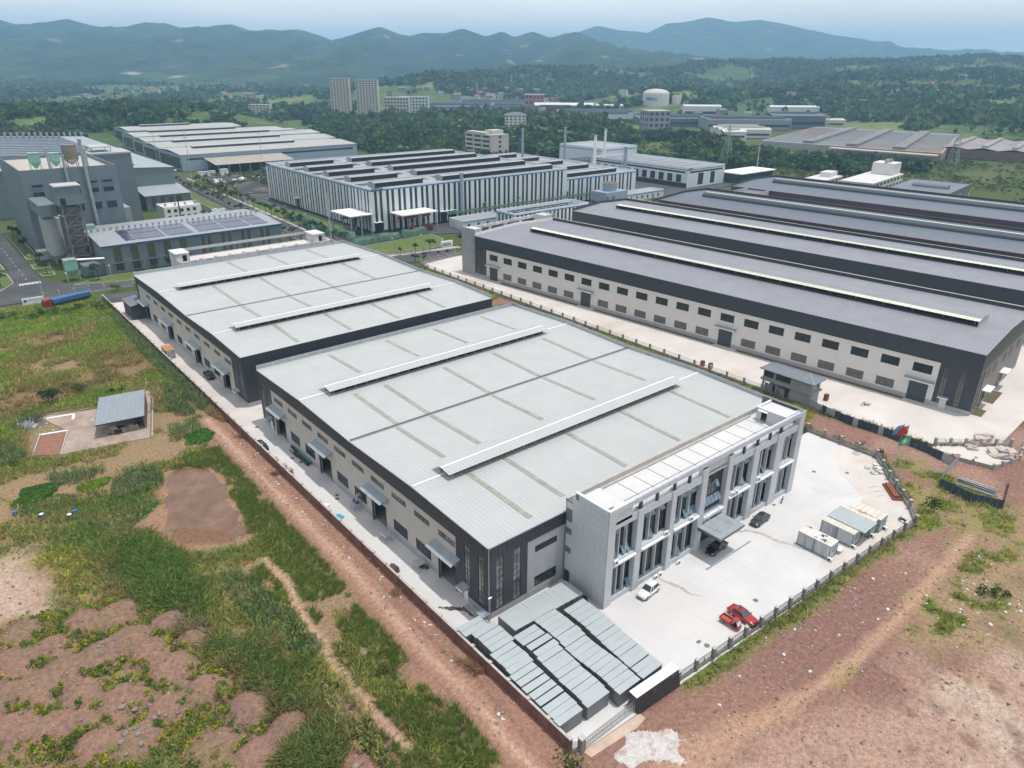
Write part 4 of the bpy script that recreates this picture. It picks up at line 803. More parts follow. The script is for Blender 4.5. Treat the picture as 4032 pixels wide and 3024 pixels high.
# grey end office of the cream warehouse
ro = thing('end_office', 'unfinished grey end office with roof pergola on the cream warehouse', 'office building', RO, RA)
m_pan = PM('grey_panel_cladding', (0.33,0.335,0.34), 0.6, 0.06, 0.5)
MB().box(0.0, 0.3, 174.1, 181.6, 0, 18.0).build('wall', m_pan, ro); MB().box(0.31, 47, 181.3, 181.6, 0, 14.5).build('wall', m_pan, ro); MB().box(46.7, 47, 174.1, 181.29, 0, 18.0).build('wall', m_pan, ro)
for k in range(13): MB().box(-0.012, 0.0, 174.1, 181.6, 1.3*k+0.9, 1.3*k+0.96).build('panel_joint', m_joint, ro)
MB().box(0.31, 46.69, 174.3, 181.29, 14.0, 14.3).build('roof_slab', m_concp, ro)
for z in (2.9, 6.6, 10.2): win(ro, '-x', -0.02, 174.6, 175.5, z+2.0, z+3.9, 1, 2)
for xa, xb in ((0.0,5.2),(41.8,47)): MB().box(xa+(0.31 if xa < 1 else 0), xb-(0.31 if xa > 1 else 0), 175.6, 181.28, 14.31, 17.6).build('stair_tower', m_rough, ro)
MB().box(5.2, 41.8, 180.9, 181.4, 16.3, 17.4).build('roof_beam', m_rough, ro)
for k in range(5): MB().box(5.4+k*8.9, 6.3+k*8.9, 180.85, 181.28, 14.31, 16.3).build('roof_pier', m_rough, ro)
for k in range(4): win(ro, '-y', 180.95, 7.0+k*8.9, 13.6+k*8.9, 14.5, 16.2, 6, 1)
# guard house
gh = thing('gatehouse', 'two storey grey gatehouse with hipped slate roof beside the panel fence', 'gatehouse', (157.2, 75.0, 0), D2R(1.0))
m_gh = PM('grey_render_wall', (0.30,0.315,0.33), 0.8, 0.1, 0.6)
b = MB(); wall(b, 'y', 0, 0.25, 0, 13, 0, 3.3, [(5.4,12.7,0.3,3.0)]); b.box(4.0, 4.25, 0, 13, 0, 3.3); b.box(0.25, 4.0, 0, 0.25, 0, 3.3); b.build('wall', m_gh, gh)
MB().box(-0.45, 4.7, -0.45, 13.4, 3.3, 3.75).build('floor_slab', m_gh, gh)
b = MB(); wall(b, 'y', 0, 0.25, 0, 13, 3.75, 6.3, [(5.6,9.6,4.2,6.1),(10.2,12.8,4.2,6.1)]); wall(b, 'x', 0, 0.25, 0.25, 4.25, 3.75, 6.3, [(2.6,3.3,4.3,6.0)]); b.box(4.0, 4.25, 0.25, 13, 3.75, 6.3); b.box(0.25, 4.0, 12.75, 13, 3.75, 6.3); b.build('upper_wall', m_gh, gh)
win(gh, '-x', 0.08, 5.6, 9.6, 4.2, 6.1, 4, 1); win(gh, '-x', 0.08, 10.2, 12.8, 4.2, 6.1, 2, 1); win(gh, '-y', 0.08, 2.6, 3.3, 4.3, 6.0, 1, 1)
b = MB(); z, t = 6.3, 7.7; b.add([(-0.8,-0.8,z),(5.0,-0.8,z),(5.0,13.8,z),(-0.8,13.8,z),(2.1,2.1,t),(2.1,10.9,t),(-0.8,-0.8,z-0.18),(5.0,-0.8,z-0.18),(5.0,13.8,z-0.18),(-0.8,13.8,z-0.18)], [(0,1,4),(1,2,5,4),(2,3,5),(3,0,4,5),(6,7,1,0),(7,8,2,1),(8,9,3,2),(9,6,0,3),(9,8,7,6)])
b.build('hipped_roof', PM('slate_tile_roof', (0.17,0.195,0.22), 0.6, 0.15, 1.2, bump=0.03), gh)
b = MB(); 
for a, c in (((-0.8,-0.8,z+.03),(2.1,2.1,t+.03)),((5,-0.8,z+.03),(2.1,2.1,t+.03)),((2.1,2.1,t+.03),(2.1,10.9,t+.03)),((-0.8,13.8,z+.03),(2.1,10.9,t+.03)),((5,13.8,z+.03),(2.1,10.9,t+.03))): b.beam(a, c, 0.2, 0.1)
b.build('ridge_tile', m_gh, gh)
for x, y in ((0.1,12.6),(3.9,12.6),(0.1,9.0)): MB().box(x, x+0.3, y, y+0.3, 0.02, 3.3).build('column', m_gh, gh)
# ------------------------------------------------------------ walls and fences round the yards
bw = thing('boundary_wall', 'long low maroon block wall between the yard and the dirt track', 'wall')
ys = [42.6+3.9*k for k in range(61)]
pm_, cm_ = MB().box(-0.12, 0.12, 0.0, 3.5, -0.3, 1.95).mesh('wall_panel', m_brickw), MB().box(-0.2, 0.2, -0.22, 0.22, -0.3, 2.12).mesh('pier', m_brickw)
capm = MB().box(-0.17, 0.17, 0.0, 3.44, 1.951, 2.05).mesh('coping', m_cap); capp = MB().box(-0.26, 0.26, -0.28, 0.28, 2.12, 2.24).mesh('pier_cap', m_cap)
for y in ys[:-1]:
    x = 45.2-0.0*(y-42); ob('wall_panel', pm_, bw, (x, y+0.21, 0)); ob('coping', capm, bw, (x, y+0.23, 0)); p = ob('pier', cm_, bw, (x, y, 0)); ob('pier_cap', capp, p)
def post_fence(name, label, pts, step=3.75, h=1.75, base=0.55, mat=None, panel='mesh', capw=0.0, ph=None):
    T = thing(name, label, 'fence'); mat = mat or m_post; acc = 0
    pm2 = MB().box(-0.24, 0.24, -0.24, 0.24, -0.3, h+0.2).mesh('post', mat); pc = MB().box(-0.28, 0.28, -0.28, 0.28, h+0.2, h+0.3).mesh('post_cap', m_cap)
    for a, c in zip(pts[:-1], pts[1:]):
        a, c = Vector((*a, 0)), Vector((*c, 0)); L = (c-a).length; n = max(1, round(L/step)); rz = math.atan2(c.y-a.y, c.x-a.x); l = L/n
        key = ('pf', panel, round(l, 2), h, base, mat.name)
        if key not in WC:
            bb = MB().box(0.24, l-0.24, -0.1, 0.1, -0.3, base).mesh('base_wall', mat)
            pn = MB()
            if panel == 'mesh':
                for z in (base+0.1, h-0.05): pn.box(0.25, l-0.25, -0.025, 0.025, z, z+0.05)
                x = 0.35
                while x < l-0.3: pn.box(x-0.012, x+0.012, -0.012, 0.012, base+0.05, h); x += 0.16
            elif panel == 'bars':
                for z in (base+0.12, h-0.1): pn.box(0.25, l-0.25, -0.02, 0.02, z, z+0.04)
                x = 0.35
                while x < l-0.3: pn.box(x-0.012, x+0.012, -0.012, 0.012, base+0.02, h+0.1); x += 0.2
            WC[key] = (bb, pn.mesh('mesh_panel', m_black if panel == 'mesh' else m_steel))
        for k in range(n):
            p = a.lerp(c, k/n); po = ob('post', pm2, T, p, rz); ob('post_cap', pc, po); ob('base_wall', WC[key][0], T, p, rz)
            o = ob('mesh_panel', WC[key][1], T, p, rz)
    p = Vector((*pts[-1], 0)); po = ob('post', pm2, T, p, rz); ob('post_cap', pc, po); return T
post_fence('front_fence', 'low concrete post and mesh fence along the front of the yard', [(63.9,41.0),(96,38.9),(126.6,36.7)], panel='mesh')
post_fence('corner_fence', 'concrete post and mesh fence curving round behind the flagpoles', [(126.7,36.8),(131,39.7),(138.6,47.1),(145.3,52.7),(145.2,68.4)], step=3.9, panel='bars')
post_fence('side_fence', 'long concrete post fence on a low wall left of the cream warehouse', [(156.4,87.5),(156.2,240),(158.5,248.6),(183,252.4)], step=5.2, h=1.9, base=0.9, mat=PM('pale_concrete_post', (0.34,0.325,0.30), 0.9, 0.2, 1.2), panel='bars')
post_fence('wedge_fence', 'concrete post fence round the pale wedge-shaped slab by the rubble', [(161.0,47.2),(173.4,36.4)], step=3.6, h=1.6, base=0.7, mat=PM('pale_concrete_post', (0.34,0.325,0.30)), panel='bars')
post_fence('wedge_wall', 'short concrete post wall in front of the rubble heap', [(156.6,46.0),(159.6,35.1),(168,33.0),(176,34.6)], step=3.4, h=1.0, base=0.8, mat=PM('pale_concrete_post', (0.34,0.325,0.30)), panel='none')
plate('wedge_slab', [(157.2,46.4),(161.2,47.6),(173.2,36.6),(168,33.4),(160,35.4)], -0.3, 0.015, m_concp)
# temporary sheet fence in blue and grey panels
sf = thing('sheet_fence', 'temporary fence of blue and pale metal sheets below the gatehouse', 'fence')
m_bs = [PM('navy_sheet', (0.040,0.062,0.088), 0.5, 0.15, 0.8), PM('pale_sheet', (0.36,0.38,0.40), 0.5, 0.12, 0.8)]
pts = [(158.4,88.0),(157.0,71.5),(156.2,63.5),(156.4,54.2),(155.8,46.9),(154.4,41.2)]; rr_ = random.Random(5); cnt = 0
for a, c in zip(pts[:-1], pts[1:]):
    L = math.hypot(c[0]-a[0], c[1]-a[1]); n = max(1, round(L/1.15)); rz = math.atan2(c[1]-a[1], c[0]-a[0])
    for k in range(n):
        t_ = k/n; x, y = a[0]+(c[0]-a[0])*t_, a[1]+(c[1]-a[1])*t_; mk = 1 if (y > 68.5 and rr_.random() > 0.08) or 41 < y < 43.5 else (0 if rr_.random() > 0.06 else 1)
        me = WC.setdefault(('sfp', mk, round(L/n, 2)), MB().sheet((0,0,-0.3),(L/n-0.03,0,-0.3),(0,0.01,2.0),(L/n-0.03,0.01,2.0),0.22,0.0).mesh('metal_sheet', m_bs[mk]))
        o = ob('metal_sheet', me, sf, (x, y, rr_.uniform(-0.12, 0.1)), rz+rr_.uniform(-.03,.03))
        if k % 3 == 0: MB().box(-0.06,0.06,-0.06,0.06,-0.3,2.2).build('stake', m_post, sf, (x+0.1, y, 0))
pen = thing('sheet_pen', 'navy sheet metal pen standing in the weeds round steel bars', 'fence')
for a, c, m_ in (((157,41),(148,40.3),1),((148,40.3),(143.4,39.4),1),((143.4,39.4),(142.4,33.2),0),((142.4,33.2),(144.4,28.4),0),((144.4,28.4),(156,31),0)):
    L = math.hypot(c[0]-a[0], c[1]-a[1]); n = max(1, round(L/1.15)); rz = math.atan2(c[1]-a[1], c[0]-a[0])
    for k in range(n):
        t_ = k/n; me = WC.setdefault(('sfp', m_, round(L/n, 2)), MB().sheet((0,0,-0.3),(L/n-0.03,0,-0.3),(0,0.01,2.0),(L/n-0.03,0.01,2.0),0.22,0.0).mesh('metal_sheet', m_bs[m_])); ob('metal_sheet', me, pen, (a[0]+(c[0]-a[0])*t_, a[1]+(c[1]-a[1])*t_, 0), rz)
bars = [PM('bright_tube', (0.55,0.56,0.57), 0.35, 0.1, 1, metal=0.4), m_steel, m_frame]
for k in range(16):
    a = Vector((146.2+rr_.uniform(-.6,3.6), 37.6+rr_.uniform(-.5,.5), 0.3+0.13*(k//4))); c = Vector((a.x+rr_.uniform(0.4,1.0), 30.9+rr_.uniform(-.5,.5), 0.3+0.13*(k//4)))
    tag(MB().beam(a, c, 0.14, 0.12).build('steel_bar', bars[k % 3]), 'long steel section in the stack inside the navy sheet pen', 'steel bar', 'steel sections stacked in the pen')
# folding gate, gate pier and dark stone name wall
gp = thing('gate_pier', 'square concrete gate pier at the left end of the folding gate', 'gate pier', (46.3,41.7,0)); MB().box(-0.35,0.35,-0.35,0.35,-0.3,2.2).build('shaft', m_post, gp); MB().box(-0.42,0.42,-0.42,0.42,2.2,2.35).build('cap', m_cap, gp)
rl = thing('bar_railing', 'short black bar railing between block wall and gate pier', 'railing', (45.2,42.2,0)); MB().beam((0,0,0.2),(0.9,-0.4,0.2),0.2,0.8).build('base_wall', m_post, rl)
for k in range(9): MB().cyl(0.05+k*0.1, -0.4*(k*0.1+.05)/0.9, 0.5, 1.9, 0.02, n=5).build('bar', m_black, rl)
fg = thing('folding_gate', 'silver folding lattice gate closing the front entrance', 'gate', (46.9,41.75,0)); m_gate = PM('stainless_gate', (0.48,0.48,0.46), 0.3, 0.1, 1, metal=0.6)
n = 24; gx = MB()
gx.tube((0,-0.22,0.1),(0,-0.22,1.25),0.03,5); gx.tube((0,0.22,0.1),(0,0.22,1.25),0.03,5); gx.tube((0,-0.22,1.25),(0,0,1.55),0.03,5); gx.tube((0,0.22,1.25),(0,0,1.55),0.03,5)
gx = gx.mesh('gate_frame', m_gate); gl = MB(); s = 9.2/n
for y in (-0.22, 0.22): gl.tube((0,y,0.2),(s,y,0.75),0.02,4); gl.tube((0,y,0.75),(s,y,0.2),0.02,4); gl.tube((0,y,0.75),(s,y,1.25),0.02,4); gl.tube((0,y,1.25),(s,y,0.75),0.02,4)
gl = gl.mesh('lattice', m_gate)
for k in range(n): f = ob('gate_frame', gx, fg, (k*s, 0, 0)); ob('lattice', gl, f)
ob('gate_frame', gx, fg, (n*s, 0, 0)); MB().box(9.1,9.9,-0.3,0.3,0.05,1.5).build('drive_head', m_steel, fg)
nw = thing('entrance_wall', 'slanting black stone entrance wall with white top at the gate', 'wall', (55.7,40.8,0), D2R(-2.5))
m_bst = PM('black_marble', (0.030,0.032,0.034), 0.35, 0.3, 0.8, spec=0.5, col2=(0.20,0.20,0.20), scale2=1.4, c2pos=(0.60,0.66), stretch=(1,1,0.35))
b = MB(); b.add([(0,0.0,-0.2),(8.0,0.0,-0.2),(8.0,2.0,-0.2),(0,2.0,-0.2),(0,0.55,2.45),(8.0,0.55,2.45),(8.0,1.8,2.45),(0,1.8,2.45)], [(3,2,1,0),(0,1,5,4),(1,2,6,5),(2,3,7,6),(3,0,4,7)])
b.build('core', m_bst, nw); MB().box(-0.05,8.05,0.5,1.85,2.451,2.58).build('top_slab', m_white, nw)
for k in range(10):
    for j in range(3):
        x0_, z0_, z1_ = 0.8*k+0.015, -0.1+0.85*j, -0.1+0.85*j+0.83; y0_, y1_ = 0.55*(z0_+0.2)/2.65-0.03, 0.55*(z1_+0.2)/2.65-0.03
        MB().quad((x0_,y0_,z0_),(x0_+0.77,y0_,z0_),(x0_+0.77,y1_,z1_),(x0_,y1_,z1_)).build('stone_panel', m_bst, nw)
rp = plate('gate_apron', [(46.4,41.5),(56.0,40.9),(56.0,39.9),(54.0,39.6),(46.6,40.3)], -0.3, 0.03, PM('reddish_concrete', (0.50,0.375,0.29), 0.9, 0.2, 0.6))
# flagpoles
pl = thing('flag_plinth', 'stepped red brick plinth under the three flagpoles', 'plinth', (134.2,44.3,0), math.atan2(3.4,3.6)); m_rb = PM('red_brick_plinth', (0.22,0.075,0.042), 0.85, 0.2, 2)
MB().box(-2.9,2.9,-0.8,0.9,0,0.35).build('step', m_rb, pl); MB().box(-2.5,2.5,-0.45,0.6,0.351,0.8).build('upper_step', m_rb, pl)
def flag(px, py, h, mat, label, lean, emb=None):
    t_ = thing('flagpole', label, 'flagpole', (px, py, 0.8)); MB().cyl(0,0,0,h,0.07,0.045,8).build('pole', m_steel, t_); MB().cyl(0,0,h,h+0.16,0.10,0.02,8).build('finial', m_white, t_)
    nx_, nz_ = 14, 8; X, Zg = np.meshgrid(np.linspace(0, 1, nx_), np.linspace(0, 1, nz_)); d = np.array([-0.88, 0.30]); d = d/np.hypot(*d); pe = np.array([-d[1], d[0]])
    off = 0.22*np.sin(X*7+Zg*1.5)*X; run = X*2.9; Z = h-0.25-(1-Zg)*1.85*(1-0.25*X)-X*X*lean
    V = np.stack([d[0]*run+pe[0]*off, d[1]*run+pe[1]*off, Z], -1).reshape(-1, 3); I = np.arange(nx_*nz_).reshape(nz_, nx_); Q = np.stack([I[:-1,:-1],I[:-1,1:],I[1:,1:],I[1:,:-1]], -1).reshape(-1, 4)
    fl = rawmesh('flag', V, Q, None, mat, t_, smooth=True)
    if emb: emb(fl, V.reshape(nz_, nx_, 3))
    return t_
m_fr, m_fb, m_fg = PM('red_flag_cloth', (0.42,0.035,0.025), 0.8, 0.08, 2), PM('sky_blue_flag_cloth', (0.13,0.33,0.62), 0.8, 0.08, 2), PM('green_flag_cloth', (0.05,0.34,0.11), 0.8, 0.08, 2)
m_yel = PM('yellow_star', (0.62,0.48,0.05), 0.8, 0.05, 2)
def star(fl, G, cx=2, cz=5.4, r=0.36):
    c = G[int(cz), cx]; dx = G[int(cz), cx+2]-G[int(cz), cx-1]; dx = dx/np.linalg.norm(dx); n = np.cross(dx, [0,0,1]); n = n/np.linalg.norm(n)
    for sg in (0.05, -0.05):
        P = [tuple(c+n*sg+dx*(r if k % 2 == 0 else r*.42)*math.sin(math.pi*k/5)+np.array([0,0,(r if k % 2 == 0 else r*.42)*math.cos(math.pi*k/5)])) for k in range(10)]; MB().add(P, [tuple(range(10))]).build('star', m_yel, fl)
def disc(fl, G):
    c = G[4, 6]; dx = G[4, 8]-G[4, 4]; dx = dx/np.linalg.norm(dx); n = np.cross(dx, [0,0,1]); n = n/np.linalg.norm(n)
    for sg in (0.12, -0.12):
        for r0, r1 in ((0.42,0.52),(0.0,0.24)):
            b = MB()
            for k in range(16):
                a0, a1 = 2*math.pi*k/16, 2*math.pi*(k+1)/16; q = lambda r, a: tuple(c+n*sg+dx*r*math.cos(a)+np.array([0,0,r*math.sin(a)])); b.add([q(r0,a0),q(r1,a0),q(r1,a1),q(r0,a1)], [(0,1,2,3)])
            b.build('emblem', m_white, fl)
def swoosh(fl, G):
    for j in (3,): 
        b = MB()
        for i in range(8, 12):
            for sg in (0.06, -0.06): b.add([tuple(G[j,i]+[sg,-sg,0]),tuple(G[j,i+1]+[sg,-sg,0]),tuple(G[j+1,i+1]+[sg,-sg,0]),tuple(G[j+1,i]+[sg,-sg,0])], [(0,1,2,3)])
        b.build('emblem', m_white, fl)
flag(136.2,45.8,13.2,m_fb,'flagpole with pale blue flag, the one farthest from the fence corner',0.75,swoosh)
flag(135.0,44.6,13.8,m_fr,'middle flagpole flying a red flag with yellow star',0.5,star); flag(133.9,43.5,12.4,m_fg,'flagpole with green flag bearing a white ring',0.6,disc)
# ------------------------------------------------------------ grey sheet-metal cabinets stored in the near corner
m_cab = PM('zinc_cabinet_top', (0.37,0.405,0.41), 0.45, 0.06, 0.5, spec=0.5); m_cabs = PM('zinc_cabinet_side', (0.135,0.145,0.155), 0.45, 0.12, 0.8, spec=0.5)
CABG = 'grey sheet metal cabinets stored in rows'
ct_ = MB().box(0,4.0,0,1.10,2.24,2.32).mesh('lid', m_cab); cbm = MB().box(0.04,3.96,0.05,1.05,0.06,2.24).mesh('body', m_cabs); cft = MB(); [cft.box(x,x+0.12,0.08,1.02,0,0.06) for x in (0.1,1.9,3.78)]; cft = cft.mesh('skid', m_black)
csl = MB(); [csl.box(x,x+0.28,0.035,0.05,z,z+0.015) for x in (0.5,1.1) for z in (1.5,1.56,1.62)]; csl = csl.mesh('vent_slot', m_black)
crr = random.Random(9)
def cabinet(x, y, rz, label, tall=1.0):
    t_ = thing('metal_cabinet', label, 'cabinet', (x, y, 0), rz, CABG)
    for n_, me in (('lid', ct_), ('body', cbm), ('skid', cft), ('vent_slot', csl)): ob(n_, me, t_)
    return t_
ORD = 'first second third fourth fifth sixth seventh eighth ninth tenth eleventh twelfth thirteenth fourteenth fifteenth sixteenth seventeenth eighteenth nineteenth twentieth'.split()
def column(name, items):
    n = len(items)
    for i, (x, y) in enumerate(items):
                cabinet(x+crr.uniform(-.06,.06), y+crr.uniform(-.03,.03), D2R(crr.uniform(-0.8,0.8)), f'{ORD[i]} grey metal cabinet from the gate in the {name}' if i < n-1 else f'last grey metal cabinet, farthest from the gate, in the {name}')
column('row along the block wall', [(45.3,44.6),(45.4,45.75),(45.4,46.9),(45.5,48.3),(45.5,49.55),(45.55,50.9),(45.6,52.15),(45.55,53.4),(45.95,54.6),(46.0,55.75),(46.0,56.9),(45.9,58.05),(46.4,59.3),(46.45,60.45),(46.45,61.6),(46.4,62.75),(45.4,63.95),(45.4,65.1)])
column('second row from the block wall', [(49.9,44.3),(50.1,45.4),(50.15,46.55),(50.1,47.75),(50.1,48.9),(50.2,50.05),(50.3,51.2),(50.35,52.35),(50.45,53.5),(50.8,54.65),(50.75,56.1),(50.5,57.45),(50.5,58.6)])
column('third row from the block wall', [(54.6,43.2),(54.7,44.35),(54.75,45.5),(54.8,46.65),(54.8,47.8),(54.75,48.95),(54.65,50.1),(54.6,51.25),(54.7,52.4),(54.9,53.55),(55.05,54.7),(55.05,55.85),(55.0,57.0),(55.0,58.15),(54.95,59.25)][:15])
column('row nearest the white car', [(58.9,43.0),(59.0,44.15),(59.0,45.4),(59.1,46.55),(59.2,47.7),(59.3,48.85),(59.4,50.0),(59.5,51.15),(59.6,52.3),(59.7,53.45),(59.8,54.6),(59.85,55.75),(59.85,56.9),(59.8,58.05)])
for k in range(12):
    cabinet(51.6+1.09*k+1.05, 60.4-0.05*k*0.9, math.pi/2+D2R(crr.uniform(-.8,.8)), f'{ORD[k]} from the left of the crosswise grey cabinets below the charcoal wall')
# ------------------------------------------------------------ portable cabins
m_cabw = PM('stained_cabin_wall', (0.50,0.53,0.54), 0.7, 0.2, 0.9, stretch=(1,1,0.12), col2=(0.36,0.37,0.36), scale2=0.8); m_cabt = PM('cabin_edge_teal', (0.07,0.16,0.19), 0.6, 0.1, 1)
m_cr1 = PM('cabin_roof_peeling', (0.62,0.60,0.55), 0.8, 0.12, 0.6, col2=(0.08,0.07,0.065), scale2=0.55, c2pos=(0.60,0.63)); m_cr2 = PM('cabin_roof_rusty', (0.60,0.56,0.49), 0.8, 0.12, 0.6, col2=(0.40,0.15,0.035), scale2=0.28, c2pos=(0.56,0.68))
m_cr3 = PM('cabin_roof_pale', (0.60,0.55,0.48), 0.8, 0.12, 0.6, col2=(0.36,0.22,0.13), scale2=0.5, c2pos=(0.60,0.7))
def cabin(x, y, rz, roof, label, w_=2.6, l=5.9, h=2.7, text_=None, cond=True):
    t_ = thing('portable_cabin', label, 'cabin', (x, y, 0), rz)
    MB().box(0.05,w_-0.05,0.05,l-0.05,0.12,h-0.05).build('wall', m_cabw, t_)
    b = MB()
    for X in (0, w_-0.1): 
        for Y in (0, l-0.1): b.box(X, X+0.1, Y, Y+0.1, 0, h-0.06)
    b.box(0, 0.03, l/2-0.05, l/2+0.05, 0.1, h-0.06); b.build('corner_post', m_cabt, t_)
    b = MB(); b.box(-0.02,w_+0.02,-0.02,l+0.02,0,0.12); b.build('base_frame', m_cabt, t_)
    for k in range(6): MB().box(-0.04,w_+0.04,l*k/6+0.02,l*(k+1)/6-0.02,h-0.05,h+0.03).build('roof_panel', roof, t_)
    win(t_, '-y', 0.02, 0.9, 1.7, 1.1, 2.1, 2, 1)
    if text_: text(t_, text_, 0.34, (-0.0, l-0.5, 1.9), '-x', m_cabt, 0.005)
    return t_
cabin(104.6,41.5,0,m_cr1,'white portable cabin with peeling black-streaked roof, nearest the office'); cabin(110.9,40.7,0,m_cr2,'portable cabin with orange rust patch on its roof')
cabin(116.0,40.2,D2R(0),m_cr3,'pale cabin half covered by the leaning white metal sheet'); cabin(118.8,39.8,D2R(0),m_cr3,'pale roofed cabin farthest from the office, next to the fence corner')
sh = thing('lean_on_roof', 'white corrugated sheet roof bridging two portable cabins', 'canopy', (112.5,39.7,2.85), D2R(-1)); MB().sheet((0,0,0),(0,6.9,0),(4.4,0,0.25),(4.4,6.9,0.25),0.7,0.07).build('roof_sheet', m_cab, sh)
b = MB(); b.beam((0.3,0.3,-2.8),(0.3,0.3,0),0.08); b.beam((0.3,6.6,-2.8),(0.3,6.6,0),0.08); b.beam((3.4,0.3,-2.8),(3.4,0.3,0.2),0.08); b.build('prop', m_steel, sh)
for x, y, lab in ((104.4,41.2,'condenser at the near corner of the peeling-roof cabin'),(110.9,40.4,'condenser beside the rusty-roof cabin'),(116.6,39.9,'condenser on the ground before the half-covered cabin'),(120.6,39.5,'condenser by the fence corner cabin')): condenser(x, y, 0, '-x', lab)
tb = thing('metal_table', 'small metal table with white top beside the peeling-roof cabin', 'table', (107.3,41.0,0)); MB().box(0,1.3,0,0.8,0.72,0.78).build('top', m_white, tb)
for X in (0.05,1.2):
    for Y in (0.05,0.7): MB().box(X,X+0.05,Y,Y+0.05,0,0.72).build('leg', m_steel, tb)
lc = thing('guard_cabin', 'small white cabin with rust-orange roof on the left lane', 'cabin', (45.9,204.4,0)); MB().box(0.03,2.2,0.03,5.6,0.1,2.5).build('wall', m_cabw, lc)
for k in range(5): MB().box(-0.02,2.25,1.13*k,1.13*k+1.11,2.5,2.58).build('roof_panel', PM('orange_rust_roof', (0.45,0.20,0.07), 0.85, 0.2, 0.8, col2=(0.62,0.57,0.50), scale2=0.5, c2pos=(0.5,0.6)), lc)
win(lc, '-y', 0.0, 0.3, 0.9, 0.9, 2.0, 1, 1); win(lc, '-y', 0.0, 1.3, 1.8, 0.2, 2.1, 1, 1)
